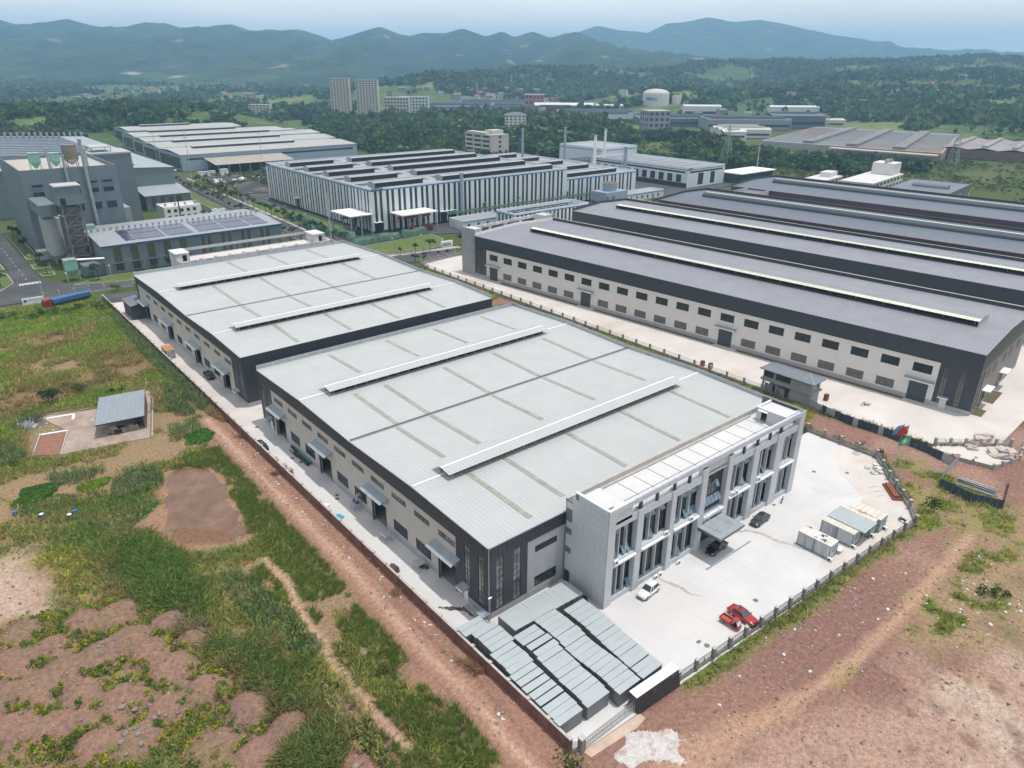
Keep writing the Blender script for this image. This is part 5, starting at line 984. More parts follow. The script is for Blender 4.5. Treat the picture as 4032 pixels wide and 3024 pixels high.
# ------------------------------------------------------------ vehicles
m_ctyre = m_tyre
CARM = {}
def loft(sections, closed=True):
    b = MB(); n = len(sections[0])
    for s in sections: b.v += [tuple(p) for p in s]
    for i in range(len(sections)-1):
        for j in range(n-1): b.f.append((i*n+j, i*n+j+1, (i+1)*n+j+1, (i+1)*n+j))
    b.f.append(tuple(range(n-1,-1,-1))); b.f.append(tuple((len(sections)-1)*n+j for j in range(n))); return b
def car(label, x, y, heading, col, L=4.75, W=1.85, H=1.45, suv=False, name='car', sunroof=True, chrome=False):
    t_ = thing(name, label, 'car', (x, y, 0), heading); key = (L, W, H, suv)
    pm = PM('car_paint_%02d%02d%02d' % tuple(int(c*99) for c in col), col, 0.22, 0.03, 1, spec=0.7)
    h = W/2; zb = 0.24; belt = 0.98 if suv else 0.90; hood = 0.95 if suv else 0.83; trunk = 1.05 if suv else 0.98
    def sec(xx, hw, top, crown=0.05, bot=None):
        bt = bot or zb
        return [(xx,-hw*0.9,bt),(xx,-hw,bt+0.18),(xx,-hw,top*0.72),(xx,-hw*0.94,top-0.03),(xx,-hw*0.6,top+crown*0.7),(xx,0,top+crown),(xx,hw*0.6,top+crown*0.7),(xx,hw*0.94,top-0.03),(xx,hw,top*0.72),(xx,hw,bt+0.18),(xx,hw*0.9,bt)]
    a = L/2; S = [sec(-a,h*0.72,trunk-0.32,0.02,0.42),sec(-a+0.06,h*0.86,trunk-0.14,0.02,0.34),sec(-a+0.3,h*0.95,trunk-0.03),sec(-a+0.75,h,trunk),sec(-a*0.35,h,belt+0.02,0.02),sec(a*0.1,h,belt,0.02),sec(a*0.38,h*0.99,belt-0.01,0.03),sec(a*0.62,h*0.97,hood+0.02),sec(a*0.84,h*0.9,hood-0.07),sec(a*0.95,h*0.78,hood-0.17,0.03,0.3),sec(a,h*0.62,hood-0.34,0.02,0.36)]
    loft(S).build('body', pm, t_, smooth=True)
    rx0, rx1 = (-a+0.35, a*0.34) if suv else (-a+0.72, a*0.36); tx0, tx1 = (-a+0.75, a*0.02) if suv else (-a*0.42, a*0.0); tw_ = h*0.66; bw_ = h*0.91; zt = H
    g = MB(); g.add([(rx0,-bw_,belt),(rx1,-bw_,belt),(rx1,bw_,belt),(rx0,bw_,belt),(tx0,-tw_,zt-0.02),(tx1,-tw_,zt-0.02),(tx1,tw_,zt-0.02),(tx0,tw_,zt-0.02)], [(0,1,5,4),(2,3,7,6)]); g.build('side_window', m_glass, t_)
    MB().add([(rx1,-bw_,belt),(rx1,bw_,belt),(tx1,tw_,zt-0.02),(tx1,-tw_,zt-0.02)], [(0,1,2,3)]).build('windscreen', PM('car_glass', (0.05,0.065,0.07), 0.05, 0.1, 1, spec=0.9), t_)
    MB().add([(rx0,-bw_,belt),(rx0,bw_,belt),(tx0,tw_,zt-0.02),(tx0,-tw_,zt-0.02)], [(3,2,1,0)]).build('rear_window', PM('car_glass', (0.05,0.065,0.07)), t_)
    rfm = MB(); nseg = 6
    for i in range(nseg):
        def ring(t): 
            xx = tx0+(tx1-tx0)*t; up = 0.06*math.sin(math.pi*t); return [(xx,-tw_*1.02,zt-0.03),(xx,-tw_*0.5,zt+0.01+up*.8),(xx,0,zt+0.02+up),(xx,tw_*0.5,zt+0.01+up*.8),(xx,tw_*1.02,zt-0.03)]
        A, B = ring(i/nseg), ring((i+1)/nseg)
        for j in range(4): rfm.add([A[j],B[j],B[j+1],A[j+1]], [(0,1,2,3)])
    rfm.build('roof', pm, t_, smooth=True)
    if sunroof: MB().box(tx1-0.85,tx1-0.25,-tw_*0.6,tw_*0.6,zt+0.045,zt+0.075).build('sunroof', m_glass, t_)
    b = MB()
    for s in (-1, 1):
        b.beam((rx1,s*bw_,belt),(tx1,s*tw_,zt),0.07); b.beam((rx0,s*bw_,belt),(tx0,s*tw_,zt),0.09); b.beam((-0.12*a,s*bw_*1.0,belt),(-0.12*a,s*tw_*1.02,zt),0.07); b.beam((tx0,s*tw_,zt-0.02),(tx1,s*tw_,zt-0.02),0.06)
    b.build('pillar', pm, t_)
    if chrome:
        b = MB()
        for s in (-1, 1): b.beam((rx0,s*(bw_+.02),belt+.02),(rx1,s*(bw_+.02),belt+.02),0.04); b.beam((rx0,s*(bw_+.02),belt+.02),(tx0,s*(tw_+.03),zt),0.04); b.beam((tx0,s*(tw_+.03),zt),(tx1,s*(tw_+.03),zt),0.04); b.beam((tx1,s*(tw_+.03),zt),(rx1,s*(bw_+.02),belt),0.04)
        b.build('chrome_trim', m_rim, t_)
    R_ = 0.36 if suv else 0.33
    for X in (-a*0.58, a*0.60):
        for s in (-1, 1):
            k = ('wh', R_); 
            if k not in WC:
                tb_ = MB(); tb_.tube((0,-0.11,0),(0,0.11,0),R_,16); rm_ = MB(); rm_.tube((0,-0.118,0),(0,0.118,0),R_*0.66,10); WC[k] = (tb_.mesh('wheel', m_tyre), rm_.mesh('rim', m_rim))
            w_ = ob('wheel', WC[k][0], t_, (X, s*(h-0.10), R_)); ob('rim', WC[k][1], w_)
    for s in (-1, 1):
        MB().obox(a*0.90, s*h*0.62, hood-0.24, hood-0.13, 0.22, 0.36, -s*0.45).build('headlight', m_lamp, t_); MB().obox(-a+0.08, s*h*0.66, trunk-0.30, trunk-0.16, 0.12, 0.40, s*0.2).build('tail_light', m_tail, t_)
        MB().obox(rx1-0.15, s*(h+0.06), belt-0.02, belt+0.13, 0.12, 0.2).build('mirror', pm, t_)
    MB().box(a-0.10,a-0.0,-0.42,0.42,0.36,0.60).build('grille', m_black, t_); MB().box(a-0.0,a+0.02,-0.22,0.22,0.36,0.47).build('number_plate', m_bluep, t_)
    b = MB(); b.box(-a*0.9,a*0.9,-h*0.85,h*0.85,0.16,0.3); b.build('underbody', m_black, t_); return t_
car('white compact crossover parked before the office near the cabinets', 74.6, 55.3, math.pi+D2R(5), (0.72,0.72,0.72), 4.5, 1.82, 1.62, suv=True, sunroof=False)
car('black sedan standing under the entrance canopy', 92.2, 55.2, math.pi+D2R(3), (0.010,0.010,0.011), 4.95, 1.88, 1.45, sunroof=False, chrome=True)
car('dark bronze sedan parked right of the entrance canopy', 105.4, 55.2, math.pi+D2R(3), (0.045,0.042,0.038), 4.85, 1.86, 1.46, chrome=True)
car('red sedan nosing up to the front fence', 81.3, 42.6, -math.pi/2+D2R(-2), (0.36,0.016,0.022), 4.75, 1.85, 1.45)
car('black sedan on the left lane next to the block wall', 46.1, 139.2, -math.pi/2+D2R(6), (0.022,0.021,0.021), 4.6, 1.78, 1.46)
car('black hatchback parked tight to the rear hall wall', 50.4, 184.6, -math.pi/2, (0.014,0.014,0.015), 4.5, 1.82, 1.55, suv=True)
car('white car parked on the far road by the pale blue factory', 165.8, 600, math.pi/2, (0.7,0.7,0.7), 4.6, 1.82, 1.5, sunroof=False)
# red cargo tricycle
tk = thing('cargo_tricycle', 'small red cargo tricycle with cab beside the red sedan', 'tricycle', (78.6,42.8,0), -math.pi/2); m_red = PM('red_truck_paint', (0.36,0.03,0.028), 0.35, 0.05, 1, spec=0.6); m_redo = PM('faded_red_bed', (0.42,0.085,0.05), 0.6, 0.1, 1)
MB().box(-1.7,0.15,-0.6,0.6,0.55,0.62).build('bed_floor', m_redo, tk)
for nme, bx in (('bed_side',(-1.7,0.15,-0.62,-0.58,0.62,0.98)),('bed_side',(-1.7,0.15,0.58,0.62,0.62,0.98)),('tailgate',(-1.74,-1.7,-0.62,0.62,0.55,0.98)),('bed_front',(0.12,0.16,-0.58,0.58,0.62,1.1))): MB().box(*bx).build(nme, m_red, tk)
MB().add([(0.3,-0.55,1.62),(0.3,0.55,1.62),(1.05,-0.5,1.62),(1.05,0.5,1.62),(0.3,-0.58,1.52),(0.3,0.58,1.52),(1.1,-0.53,1.52),(1.1,0.53,1.52)], [(0,2,3,1),(4,5,7,6),(0,4,6,2),(1,3,7,5),(2,6,7,3),(0,1,5,4)]).build('cab_roof', m_red, tk)
MB().add([(1.06,-0.5,1.52),(1.06,0.5,1.52),(1.38,0.5,0.95),(1.38,-0.5,0.95)], [(0,1,2,3)]).build('windscreen', m_lamp, tk); MB().add([(1.38,-0.5,0.95),(1.38,0.5,0.95),(1.5,0.42,0.35),(1.5,-0.42,0.35),(0.95,-0.5,0.45),(0.95,0.5,0.45)], [(0,1,2,3),(0,3,4),(1,5,2),(3,2,5,4)]).build('nose', m_red, tk)
b = MB(); [b.beam((0.32,s*0.55,0.6),(0.32,s*0.55,1.55),0.05) for s in (-1,1)]; [b.beam((1.36,s*0.5,0.95),(1.06,s*0.5,1.55),0.05) for s in (-1,1)]; b.box(0.2,1.0,-0.5,0.5,0.4,0.48); b.build('cab_frame', m_red, tk); MB().box(0.35,0.8,-0.4,0.4,0.48,0.8).build('seat', m_black, tk)
for X, Y in ((-1.15,-0.52),(-1.15,0.52),(1.2,0)): o = MB().tube((0,-0.07,0),(0,0.07,0),0.27,14).build('wheel', m_tyre, tk, (X,Y,0.27)); MB().tube((0,-0.075,0),(0,0.075,0),0.15,8).build('rim', m_rim, o)
# motorbikes
def bike(label, x, y, rz, col):
    t_ = thing('motorbike', label, 'motorbike', (x, y, 0), rz); pm = PM('bike_paint_%d' % int(col[0]*99), col, 0.3, 0.05, 1)
    for X in (-0.62, 0.62): o = MB().tube((0,-0.05,0),(0,0.05,0),0.29,14).build('wheel', m_tyre, t_, (X,0,0.29)); MB().tube((0,-0.055,0),(0,0.055,0),0.16,8).build('rim', m_rim, o)
    loft([[(-0.75,-0.08,0.62),(-0.75,0,0.72),(-0.75,0.08,0.62)],[(-0.35,-0.16,0.55),(-0.35,0,0.78),(-0.35,0.16,0.55)],[(0.1,-0.16,0.4),(0.1,0,0.7),(0.1,0.16,0.4)],[(0.42,-0.12,0.45),(0.42,0,0.95),(0.42,0.12,0.45)]]).build('body', pm, t_, smooth=True)
    MB().box(-0.7,0.05,-0.13,0.13,0.76,0.84).build('seat', m_black, t_); b = MB(); b.beam((0.62,0,0.29),(0.4,0,1.0),0.07); b.beam((0.4,-0.33,1.05),(0.4,0.33,1.05),0.04); b.build('fork', m_steel, t_); MB().box(0.42,0.56,-0.1,0.1,0.85,1.0).build('headlight', m_lamp, t_); return t_
bike('dark motorbike against the office flank beside the cabinets', 65.6, 60.8, D2R(105), (0.02,0.03,0.09)); bike('white scooter at the right end of the office front', 114.6, 56.2, D2R(20), (0.5,0.5,0.5)); bike('black scooter by the block wall at the far end of the lane', 46.2, 247.6, D2R(80), (0.03,0.03,0.03)); bike('scooter leaning inside the fence corner behind the cabins', 125.6, 38.6, D2R(70), (0.10,0.02,0.02))
# lorries
def lorry(label, x, y, rz, cab_m, load_m, L=13.0, load='tarp'):
    t_ = thing('lorry', label, 'lorry', (x, y, 0), rz)
    loft([[(0,-1.2,0.7),(0,-1.2,3.2),(0,1.2,3.2),(0,1.2,0.7)],[(1.9,-1.2,0.6),(1.9,-1.2,3.1),(1.9,1.2,3.1),(1.9,1.2,0.6)],[(2.2,-1.15,0.5),(2.15,-1.12,2.2),(2.15,1.12,2.2),(2.2,1.15,0.5)]]).build('cab', cab_m, t_)
    MB().box(2.1,2.2,-1.0,1.0,1.6,2.6).build('windscreen', m_glass, t_)
    for s in (-1, 1): MB().box(0.9,1.6,s*1.2-0.02,s*1.2+0.02,1.7,2.5).build('side_window', m_glass, t_)
    MB().box(-L,1.8,-0.5,0.5,0.75,1.0).build('chassis', m_black, t_); bd = MB().box(-L,-0.5,-1.22,1.22,1.1,1.9).build('trailer_bed', cab_m if load != 'tarp' else m_frame, t_)
    if load == 'tarp': loft([[(-L,-1.25,1.4),(-L,-1.2,2.7),(-L,-0.4,3.0),(-L,0.4,3.0),(-L,1.2,2.7),(-L,1.25,1.4)],[(-L/2,-1.28,1.4),(-L/2,-1.25,2.8),(-L/2,-0.4,3.15),(-L/2,0.4,3.15),(-L/2,1.25,2.8),(-L/2,1.28,1.4)],[(-0.5,-1.25,1.4),(-0.5,-1.2,2.7),(-0.5,-0.4,2.9),(-0.5,0.4,2.9),(-0.5,1.2,2.7),(-0.5,1.25,1.4)]]).build('tarpaulin', load_m, t_)
    else:
        for k in range(5): MB().box(-L+0.3+k*(L-1)/5,-L+0.1+(k+1)*(L-1)/5,-1.1,1.1,1.9,2.8).build('cargo', load_m, t_)
    for X in (1.2,-2.6,-L+1.2,-L+2.5,-L+3.8):
        for s in (-1, 1): o = MB().tube((0,-0.15,0),(0,0.15,0),0.5,14).build('wheel', m_tyre, t_, (X,s*1.05,0.5)); MB().tube((0,-0.155,0),(0,0.155,0),0.27,8).build('rim', m_rim, o)
    return t_
lorry('red cab lorry with blue tarpaulin trailer waiting on the road at left', 29.6, 277.6, D2R(180+16), PM('lorry_red', (0.33,0.022,0.016), 0.4, 0.06, 1), PM('blue_tarpaulin', (0.045,0.125,0.27), 0.55, 0.15, 0.8, bump=0.03))
lorry('red lorry loaded with brown bales in the striped mill yard', 190.5, 302.4, D2R(180+10), PM('lorry_red', (0.33,0.022,0.016)), PM('brown_bales', (0.20,0.07,0.04), 0.9, 0.2, 1), 11.5, 'bale')
# ------------------------------------------------------------ yard clutter
def roll(label, a, c, r, mat):
    t_ = MB().tube(a, c, r, 14).build('sheet_roll', mat); return tag(t_, label, 'roll', 'rolls lying by the hall wall')
m_rubb = PM('black_rubber_sheet', (0.022,0.024,0.026), 0.7, 0.1, 1); m_teal = PM('teal_pipe', (0.06,0.22,0.20), 0.5, 0.1, 1)
roll('thick black roll lying on the lane nearest the block wall', (50.6,125.6,0.42),(50.6,132.0,0.42),0.40,m_rubb); roll('teal roll lying between the thick black roll and the hall', (51.25,125.8,0.33),(51.1,131.6,0.33),0.30,m_teal); roll('short black roll sticking out past the teal one', (51.0,131.9,0.35),(51.2,135.0,0.35),0.30,m_rubb); roll('thin black pipe beside the rolls', (50.2,130.5,0.12),(50.3,134.2,0.12),0.11,m_rubb)
def stack(label, x, y, rz, n, mat, w_=1.2, l=1.1, hh=0.16):
    t_ = thing('pallet_stack', label, 'pallet', (x, y, 0), rz)
    for k in range(n): MB().box(-w_/2,w_/2,-l/2,l/2,k*hh,k*hh+hh-0.03).build('pallet', mat, t_, (random.uniform(-.04,.04),random.uniform(-.04,.04),0))
    return t_
m_wd = PM('weathered_pallet_wood', (0.33,0.26,0.20), 0.9, 0.25, 2); stack('low pallet stack inside the block wall, closest to the black sedan', 46.1, 132.0, 0.1, 4, m_wd); stack('second pallet stack along the block wall', 46.2, 127.8, -0.1, 6, PM('pink_board_stack', (0.42,0.30,0.27), 0.9, 0.2, 1)); stack('third pallet stack along the block wall with white sheets', 46.3, 125.2, 0.05, 7, PM('pink_board_stack', (0.42,0.30,0.27)))
def stand(label, x, y):
    t_ = thing('work_stand', label, 'stand', (x, y, 0))
    for X in (0,1.3):
        for Y in (0,1.6): MB().box(X-0.03,X+0.03,Y-0.03,Y+0.03,0,1.3).build('leg', m_steel, t_)
    MB().box(-0.1,1.4,-0.1,1.7,1.3,1.38).build('top', m_cab, t_); b = MB(); b.beam((0,0,0.5),(1.3,0,0.5),0.04); b.beam((0,1.6,0.5),(1.3,1.6,0.5),0.04); b.build('brace', m_steel, t_); return t_
stand('metal stand with flat top by the wall between the last two doors', 49.5, 82.4); stand('metal stand on the lane right by the third awning', 49.3, 92.6); st3 = stand('metal stand carrying blue ducting under the window', 49.8, 104.6)
dk = thing('flexible_duct', 'curled beige flexible duct with blue fans at the hall window', 'duct', (50.6,105.0,1.38))
for p, q in (((0,0,0.5),(0.2,0.3,1.2)),((0.2,0.3,1.2),(0.6,0.3,1.6)),((0.6,0.3,1.6),(0.95,0.3,1.4))): MB().tube(p, q, 0.24, 10).build('duct_segment', PM('beige_duct', (0.42,0.35,0.25), 0.8, 0.1, 1), dk)
MB().cyl(0,0,0,0.5,0.35,n=10).build('fan', m_bluep, dk); MB().cyl(0.0,0.9,0,0.45,0.32,n=10).build('fan', m_bluep, dk)
mb_ = thing('cover_box', 'maroon tent-shaped cover standing against the block wall', 'cover', (45.9,84.4,0), 0.1); MB().add([(0,0,0),(1.3,0,0),(1.3,1.5,0),(0,1.5,0),(0.1,0.1,1.0),(1.2,0.1,1.0),(1.2,1.4,1.0),(0.1,1.4,1.0),(0.65,0.1,1.35),(0.65,1.4,1.35)], [(3,2,1,0),(0,1,5,8,4),(1,2,6,5),(2,3,7,9,6),(3,0,4,7),(4,8,9,7),(8,5,6,9)]).build('shell', PM('maroon_cover', (0.13,0.07,0.075), 0.7, 0.1, 1), mb_)
bs = thing('blue_sheet', 'bright blue plastic sheet lying just inside the block wall', 'sheet', (46.4,103.6,0), 0.5); MB().add([(0,0,0.25),(1.5,0.1,0.1),(1.6,1.5,0.3),(0.1,1.6,0.45),(0.8,0.8,0.5)], [(0,1,4),(1,2,4),(2,3,4),(3,0,4)]).build('sheet', PM('cyan_plastic', (0.05,0.36,0.55), 0.4, 0.1, 1), bs)
ft = thing('outdoor_trough', 'steel wash trough with small blue hood at the near hall corner', 'trough', (50.0,66.6,0)); MB().box(0,0.9,1.1,4.0,0.55,0.75).build('basin', m_steel, ft); MB().box(-0.1,1.3,-0.6,1.0,1.55,1.62).build('hood', m_awn, ft)
for X, Y in ((0.05,-0.5),(1.15,-0.5),(0.05,0.9),(0.05,3.9)): MB().box(X,X+0.06,Y,Y+0.06,0,1.55 if Y < 1.2 else 0.55).build('leg', m_steel, ft)
ll = thing('yard_lamp', 'thin lamp post at the near corner of the hall', 'lamp post', (51.3,65.9,0)); MB().cyl(0,0,0,4.6,0.05,n=6).build('post', m_steel, ll); MB().box(-0.3,0.3,-0.12,0.12,4.6,4.72).build('lamp_head', m_white, ll)
for k, (x, y, s) in enumerate(((46.0,63.2,1.0),(46.0,62.0,0.8),(45.95,60.9,1.0),(46.0,59.9,0.9))): 
    t_ = thing('block_stack', f'{ORD[k]} heap of pale concrete blocks beside the cabinets, counted from the far end', 'blocks', (x, y, 0), 0.1*k, 'pale concrete block heaps by the wall')
    for i in range(10): MB().obox(crr.uniform(-.3,.3), crr.uniform(-.45,.45), 0.2*(i//4), 0.2*(i//4)+0.19, 0.5, 0.25, crr.uniform(-.4,.4)).build('block', PM('pale_block', (0.60,0.59,0.56), 0.9, 0.1, 1), t_)
def rubble(label, x, y, rx, ry, n, mats, smin, smax, hz=0.3, name='rubble_heap', cat='rubble', part='slab_fragment'):
    t_ = thing(name, label, cat, (x, y, 0)); r = random.Random(int(x*7+y))
    for i in range(n):
        b = MB(); s = r.uniform(smin, smax); b.obox(0, 0, 0, s*r.uniform(.12,.4), s, s*r.uniform(.35,.9), 0); rr0 = r.random()**0.6; an = r.random()*6.28
        o = b.build(part, mats[i % len(mats)], t_, (rx*rr0*math.cos(an), ry*rr0*math.sin(an), hz*(1-rr0)*r.random()+0.02)); o.rotation_euler = (r.uniform(-.35,.35), r.uniform(-.35,.35), r.uniform(0,6.28))
    return t_
m_rb2 = PM('red_rubble', (0.36,0.17,0.12), 0.95, 0.2, 1); m_brd = PM('pale_board', (0.52,0.46,0.38), 0.9, 0.15, 1)
rubble('scatter of red broken brick beside the wall row of cabinets', 45.9, 56.0, 0.5, 1.0, 26, [m_rb2, PM('pale_block', (0.6,0.59,0.56))], 0.12, 0.28, 0.05)
rubble('heap of torn white packaging on the left lane by the wall', 46.4, 109.6, 0.9, 1.0, 12, [m_white], 0.4, 1.0, 0.3, 'packaging_heap', 'packaging', 'packaging_sheet')
rubble('dumped boards and rubble on the wedge-shaped slab', 168.0, 36.6, 3.0, 2.2, 48, [m_brd, m_cap, m_rb2, m_plinth], 0.5, 2.2, 0.8)
rubble('line of loose boards behind the concrete post fence', 170.4, 41.6, 5.0, 1.0, 44, [m_brd, m_cap, m_wd, m_rb2], 0.6, 2.4, 0.5)
rubble('litter of white foam sheets along the corner fence', 140.4, 50.6, 2.2, 1.6, 22, [m_white, m_cab, m_brd], 0.4, 1.4, 0.15, 'packaging_heap', 'packaging', 'packaging_sheet')
rubble('patch of red rubble on the warehouse yard beside the drain', 169.6, 66.8, 1.6, 1.2, 34, [m_rb2, m_cap], 0.15, 0.5, 0.25)
tag(MB().box(143.0,144.6,55.6,57.0,0,0.05).build('steel_plate', m_cab), 'thin pale steel plate lying inside the corner fence', 'plate')
for k, (x, y) in enumerate(((164.4,74.4),(158.6,107.4),(158.9,105.0))): 
    bp_ = thing('brick_stack', ('square stack of red bricks beside the gatehouse' , 'left stack of red bricks by the side fence', 'right stack of red bricks by the side fence')[k], 'bricks', (x, y, 0))
    for j in range(7):
        for i in range(2): MB().box(-0.5+i*0.51,-0.01+i*0.51,-0.45,0.45,0.24*j,0.24*j+0.225).build('brick_course', m_rb, bp_)
# ------------------------------------------------------------ industrial estate behind the halls
m_kw = PM('white_blue_cladding', (0.60,0.66,0.68), 0.5, 0.05, 0.3); m_kr = PM('grey_panel_roof', (0.30,0.315,0.33), 0.5, 0.12, 0.12); m_sol = PM('solar_panel', (0.028,0.036,0.062), 0.15, 0.25, 0.5, spec=0.7)
m_strip = PM('dark_window_strip', (0.035,0.042,0.048), 0.2, 0.2, 0.6, spec=0.6); m_blueg = PM('dull_blue_cladding', (0.27,0.345,0.41), 0.55, 0.07, 0.2); m_grb = PM('grey_blue_plant_wall', (0.145,0.185,0.205), 0.65, 0.08, 0.3)
def shell(T, x0, x1, y0, y1, h, m_w, m_r, par=0.6, hol_f=(), hol_l=(), z0=0.0):
    wall(MB(), 'x', y0, 0.4, x0, x1, z0, h, hol_f).build('wall', m_w, T); wall(MB(), 'y', x0, 0.4, y0+0.41, y1, z0, h, hol_l).build('wall', m_w, T)
    MB().box(x1-0.4, x1, y0+0.41, y1, z0, h).build('wall', m_w, T); MB().box(x0+0.41, x1-0.41, y1-0.4, y1, z0, h).build('wall', m_w, T)
    return MB().box(x0+0.41, x1-0.41, y0+0.41, y1-0.41, h-par-0.3, h-par).build('roof', m_r, T)
def striped(T, x0, x1, y0, y1, h, period=6.6):
    """mill building: white piers between dark vertical window strips, blue line under the parapet"""
    sx, sy = [], []
    n = int((x1-x0-3)/period); s = (x1-x0-3)/n
    for k in range(n): sx += [(x0+1.9+k*s, x0+3.4+k*s), (x0+4.8+k*s, x0+6.3+k*s)]
    n = int((y1-y0-2.4)/period); s = (y1-y0-2.4)/n
    for k in range(n): sy += [(y0+2.0+k*s, y0+3.4+k*s), (y0+4.9+k*s, y0+6.3+k*s)]
    rf_ = shell(T, x0, x1, y0, y1, h, m_kw, m_kr, 1.0, [(a, b, 1.0, h-1.5) for a, b in sx], [(a, b, 1.0, h-1.5) for a, b in sy])
    for a, b in sx: win(T, '-y', y0+0.1, a, b, 1.0, h-1.5, 1, 9, gm=m_strip, panes=False, fw_=0.1)
    for a, b in sy: win(T, '-x', x0+0.1, a, b, 1.0, h-1.5, 1, 9, gm=m_strip, panes=False, fw_=0.1)
    for bx in ((x0+0.01,x1-0.01,y0-0.06,y0,h-1.45,h-0.95),(x0-0.06,x0,y0-0.06,y1-0.01,h-1.45,h-0.95)): MB().box(*bx).build('blue_band', m_bluep, T)
    for bx in ((x0-0.04,x1+0.04,y0-0.05,y0-0.001,0,1.0),(x0-0.05,x0-0.001,y0,y1,0,1.0)): MB().box(*bx).build('plinth', m_frame, T)
    return rf_
def monitor(T, xa, xb, y, z, d=6.5, h=2.4):
    MB().add([(xa,y,z),(xb,y,z),(xb,y+d,z),(xa,y+d,z),(xa,y,z+h),(xb,y,z+h),(xb,y+d,z+h),(xa,y+d,z+h),(xa,y+d/2,z+h+0.5),(xb,y+d/2,z+h+0.5)], [(4,5,9,8),(8,9,6,7),(0,4,8,7,3),(1,2,6,9,5)]).build('roof_monitor', m_kr, T)
    MB().box(xa+0.3, xb-0.3, y+0.25, y+0.35, z, z+h-0.1).build('monitor_louvre', m_black, T)
    MB().box(xa+1, xb-1, y+d/2+0.6, y+d/2+2.2, z+h+0.42, z+h+0.5).build('solar_array', m_sol, T)
km = thing('striped_mill', 'large mill with white piers and dark window strips, roof covered in vents', 'factory')
striped(km, 173, 303, 313, 438, 21.4)
for k in range(5):
    y = 319+24.4*k; monitor(km, 179, 207, y, 20.3); monitor(km, 219, 297, y, 20.3)
    for j, (xa, xb) in enumerate(((176,192),(194,208),(210,217),(222,250),(252,275),(277,298))): MB().box(xa, xb, y+9.2, y+15.8, 20.42, 20.5).build('solar_array', m_sol, km)
text(km, 'KEDA', 2.0, (173.4,312.84,20.1), '-y', PM('navy_letters', (0.02,0.03,0.12), 0.5, 0.05, 1), 0.05, sx=1.25, shear=0.15); text(km, 'KEDA', 1.7, (172.84,437.5,20.2), '-x', PM('navy_letters', (0.02,0.03,0.12)), 0.05, sx=1.2)
for xa, xb, hh in ((174.2,178.0,5),(213,217,6),(218.5,222.5,6)): MB().box(xa, xb, 312.9, 312.98, 0, hh).build('roller_door', m_black, km); MB().box(xa-0.4, xb+0.4, 311.6, 312.95, hh+0.1, hh+0.35).build('door_hood', m_white, km)
for y in (330,395): MB().box(172.9,172.98,y,y+4,0,6).build('roller_door', m_strip, km); MB().box(171.2,172.95,y-0.5,y+4.5,6.1,6.4).build('door_hood', m_white, km)
MB().tube((172.7,322,2),(172.7,322,21),0.3,6).build('ladder_cage', m_steel, km)
kl = thing('striped_annex', 'lower striped annex joined to the right end of the big mill', 'factory'); striped(kl, 303.1, 364, 313, 435, 15.4)
for k in range(5): monitor(kl, 306, 352, 319+24.4*k, 14.3)
for k in range(5): MB().box(308, 350, 328.5+24.4*k, 334+24.4*k, 14.42, 14.5).build('solar_array', m_sol, kl)
k3 = thing('white_works', 'white works with blue roof line and dark lower storey, right of the mill', 'factory')
hf = [(424,430,1,9.0),(438,443,1,9.0)]; wy = [(314+7.6*k, 318.4+7.6*k) for k in range(11)]
shell(k3, 412, 454, 309, 400, 12.8, m_kw, m_kr, 0.8, hf+[(414.5,452,9.4,10.6)], [(a, b, 3.2, 8.2) for a, b in wy]+[(311,398,9.4,10.6)])
for a in hf: MB().box(a[0],a[1],309.2,309.3,1,9).build('loading_door', m_strip, k3)
for a, b in wy: win(k3, '-x', 412.1, a, b, 3.2, 8.2, 2, 2, gm=m_strip, panes=False)
MB().box(414.5,452,309.15,309.25,9.4,10.6).build('clerestory', m_black, k3); MB().box(412.15,412.25,311,398,9.4,10.6).build('clerestory', m_black, k3)
MB().box(412-.06,412,309,400,11.4,11.8).build('blue_band', m_bluep, k3); MB().box(412,454,308.94,309,11.4,11.8).build('blue_band', m_bluep, k3); MB().box(411.8,411.99,309,400,0,3.0).build('plinth', m_frame, k3)
for k in range(8): MB().box(418, 447, 313+10.6*k, 321+10.6*k, 12.15, 12.22).build('solar_array', PM('pale_solar', (0.20,0.20,0.22), 0.3, 0.1, 1), k3)
text(k3, 'KEDA', 1.5, (412.4,308.85,11.8), '-y', PM('navy_letters', (0.02,0.03,0.12)), 0.05, sx=1.3, shear=0.15)
k4 = thing('tall_works', 'taller white block with blue line behind the white works', 'factory'); shell(k4, 428, 470, 405, 452, 17, m_kw, m_kr, 0.8); MB().box(427.94,428,405,452,14.6,15.1).build('blue_band', m_bluep, k4); MB().box(428,470,404.94,405,14.6,15.1).build('blue_band', m_bluep, k4)
MB().box(408,427.8,404,420,9,9.4).build('side_canopy', m_strip, k4)
k5 = thing('white_shed', 'white flat shed with dark open side behind the dark-roofed halls', 'shed'); MB().box(456,500,296,316,6.4,7.0).build('roof', m_white, k5); MB().box(457,499,298,315,0,6.4).build('wall', m_strip, k5)
wb = thing('white_block', 'low white block with blue band and dark strips before the mill', 'factory'); striped(wb, 229, 281, 273, 287, 9.2, 5.2)
for k in range(5): MB().cyl(236+9*k, 280, 8.3, 9.5, 0.6, 0.8, 10).build('roof_vent', m_steel, wb)
MB().box(233,278,277.5,279,8.25,8.5).build('solar_array', m_sol, wb); MB().box(233,278,281.2,283.5,8.25,8.5).build('solar_array', m_sol, wb)
lb = thing('low_annex', 'single storey white annex with blue band at the foot of the mill', 'office building'); hl = [(215+6*k, 216.4+6*k, 1.0, 2.8) for k in range(4)]
shell(lb, 212, 240, 292, 304, 4.6, m_kw, m_kr, 0.6, hl); MB().box(212,240,291.94,292,3.5,3.9).build('blue_band', m_bluep, lb); [win(lb, '-y', 292.1, *a, 1, 1) for a in hl]
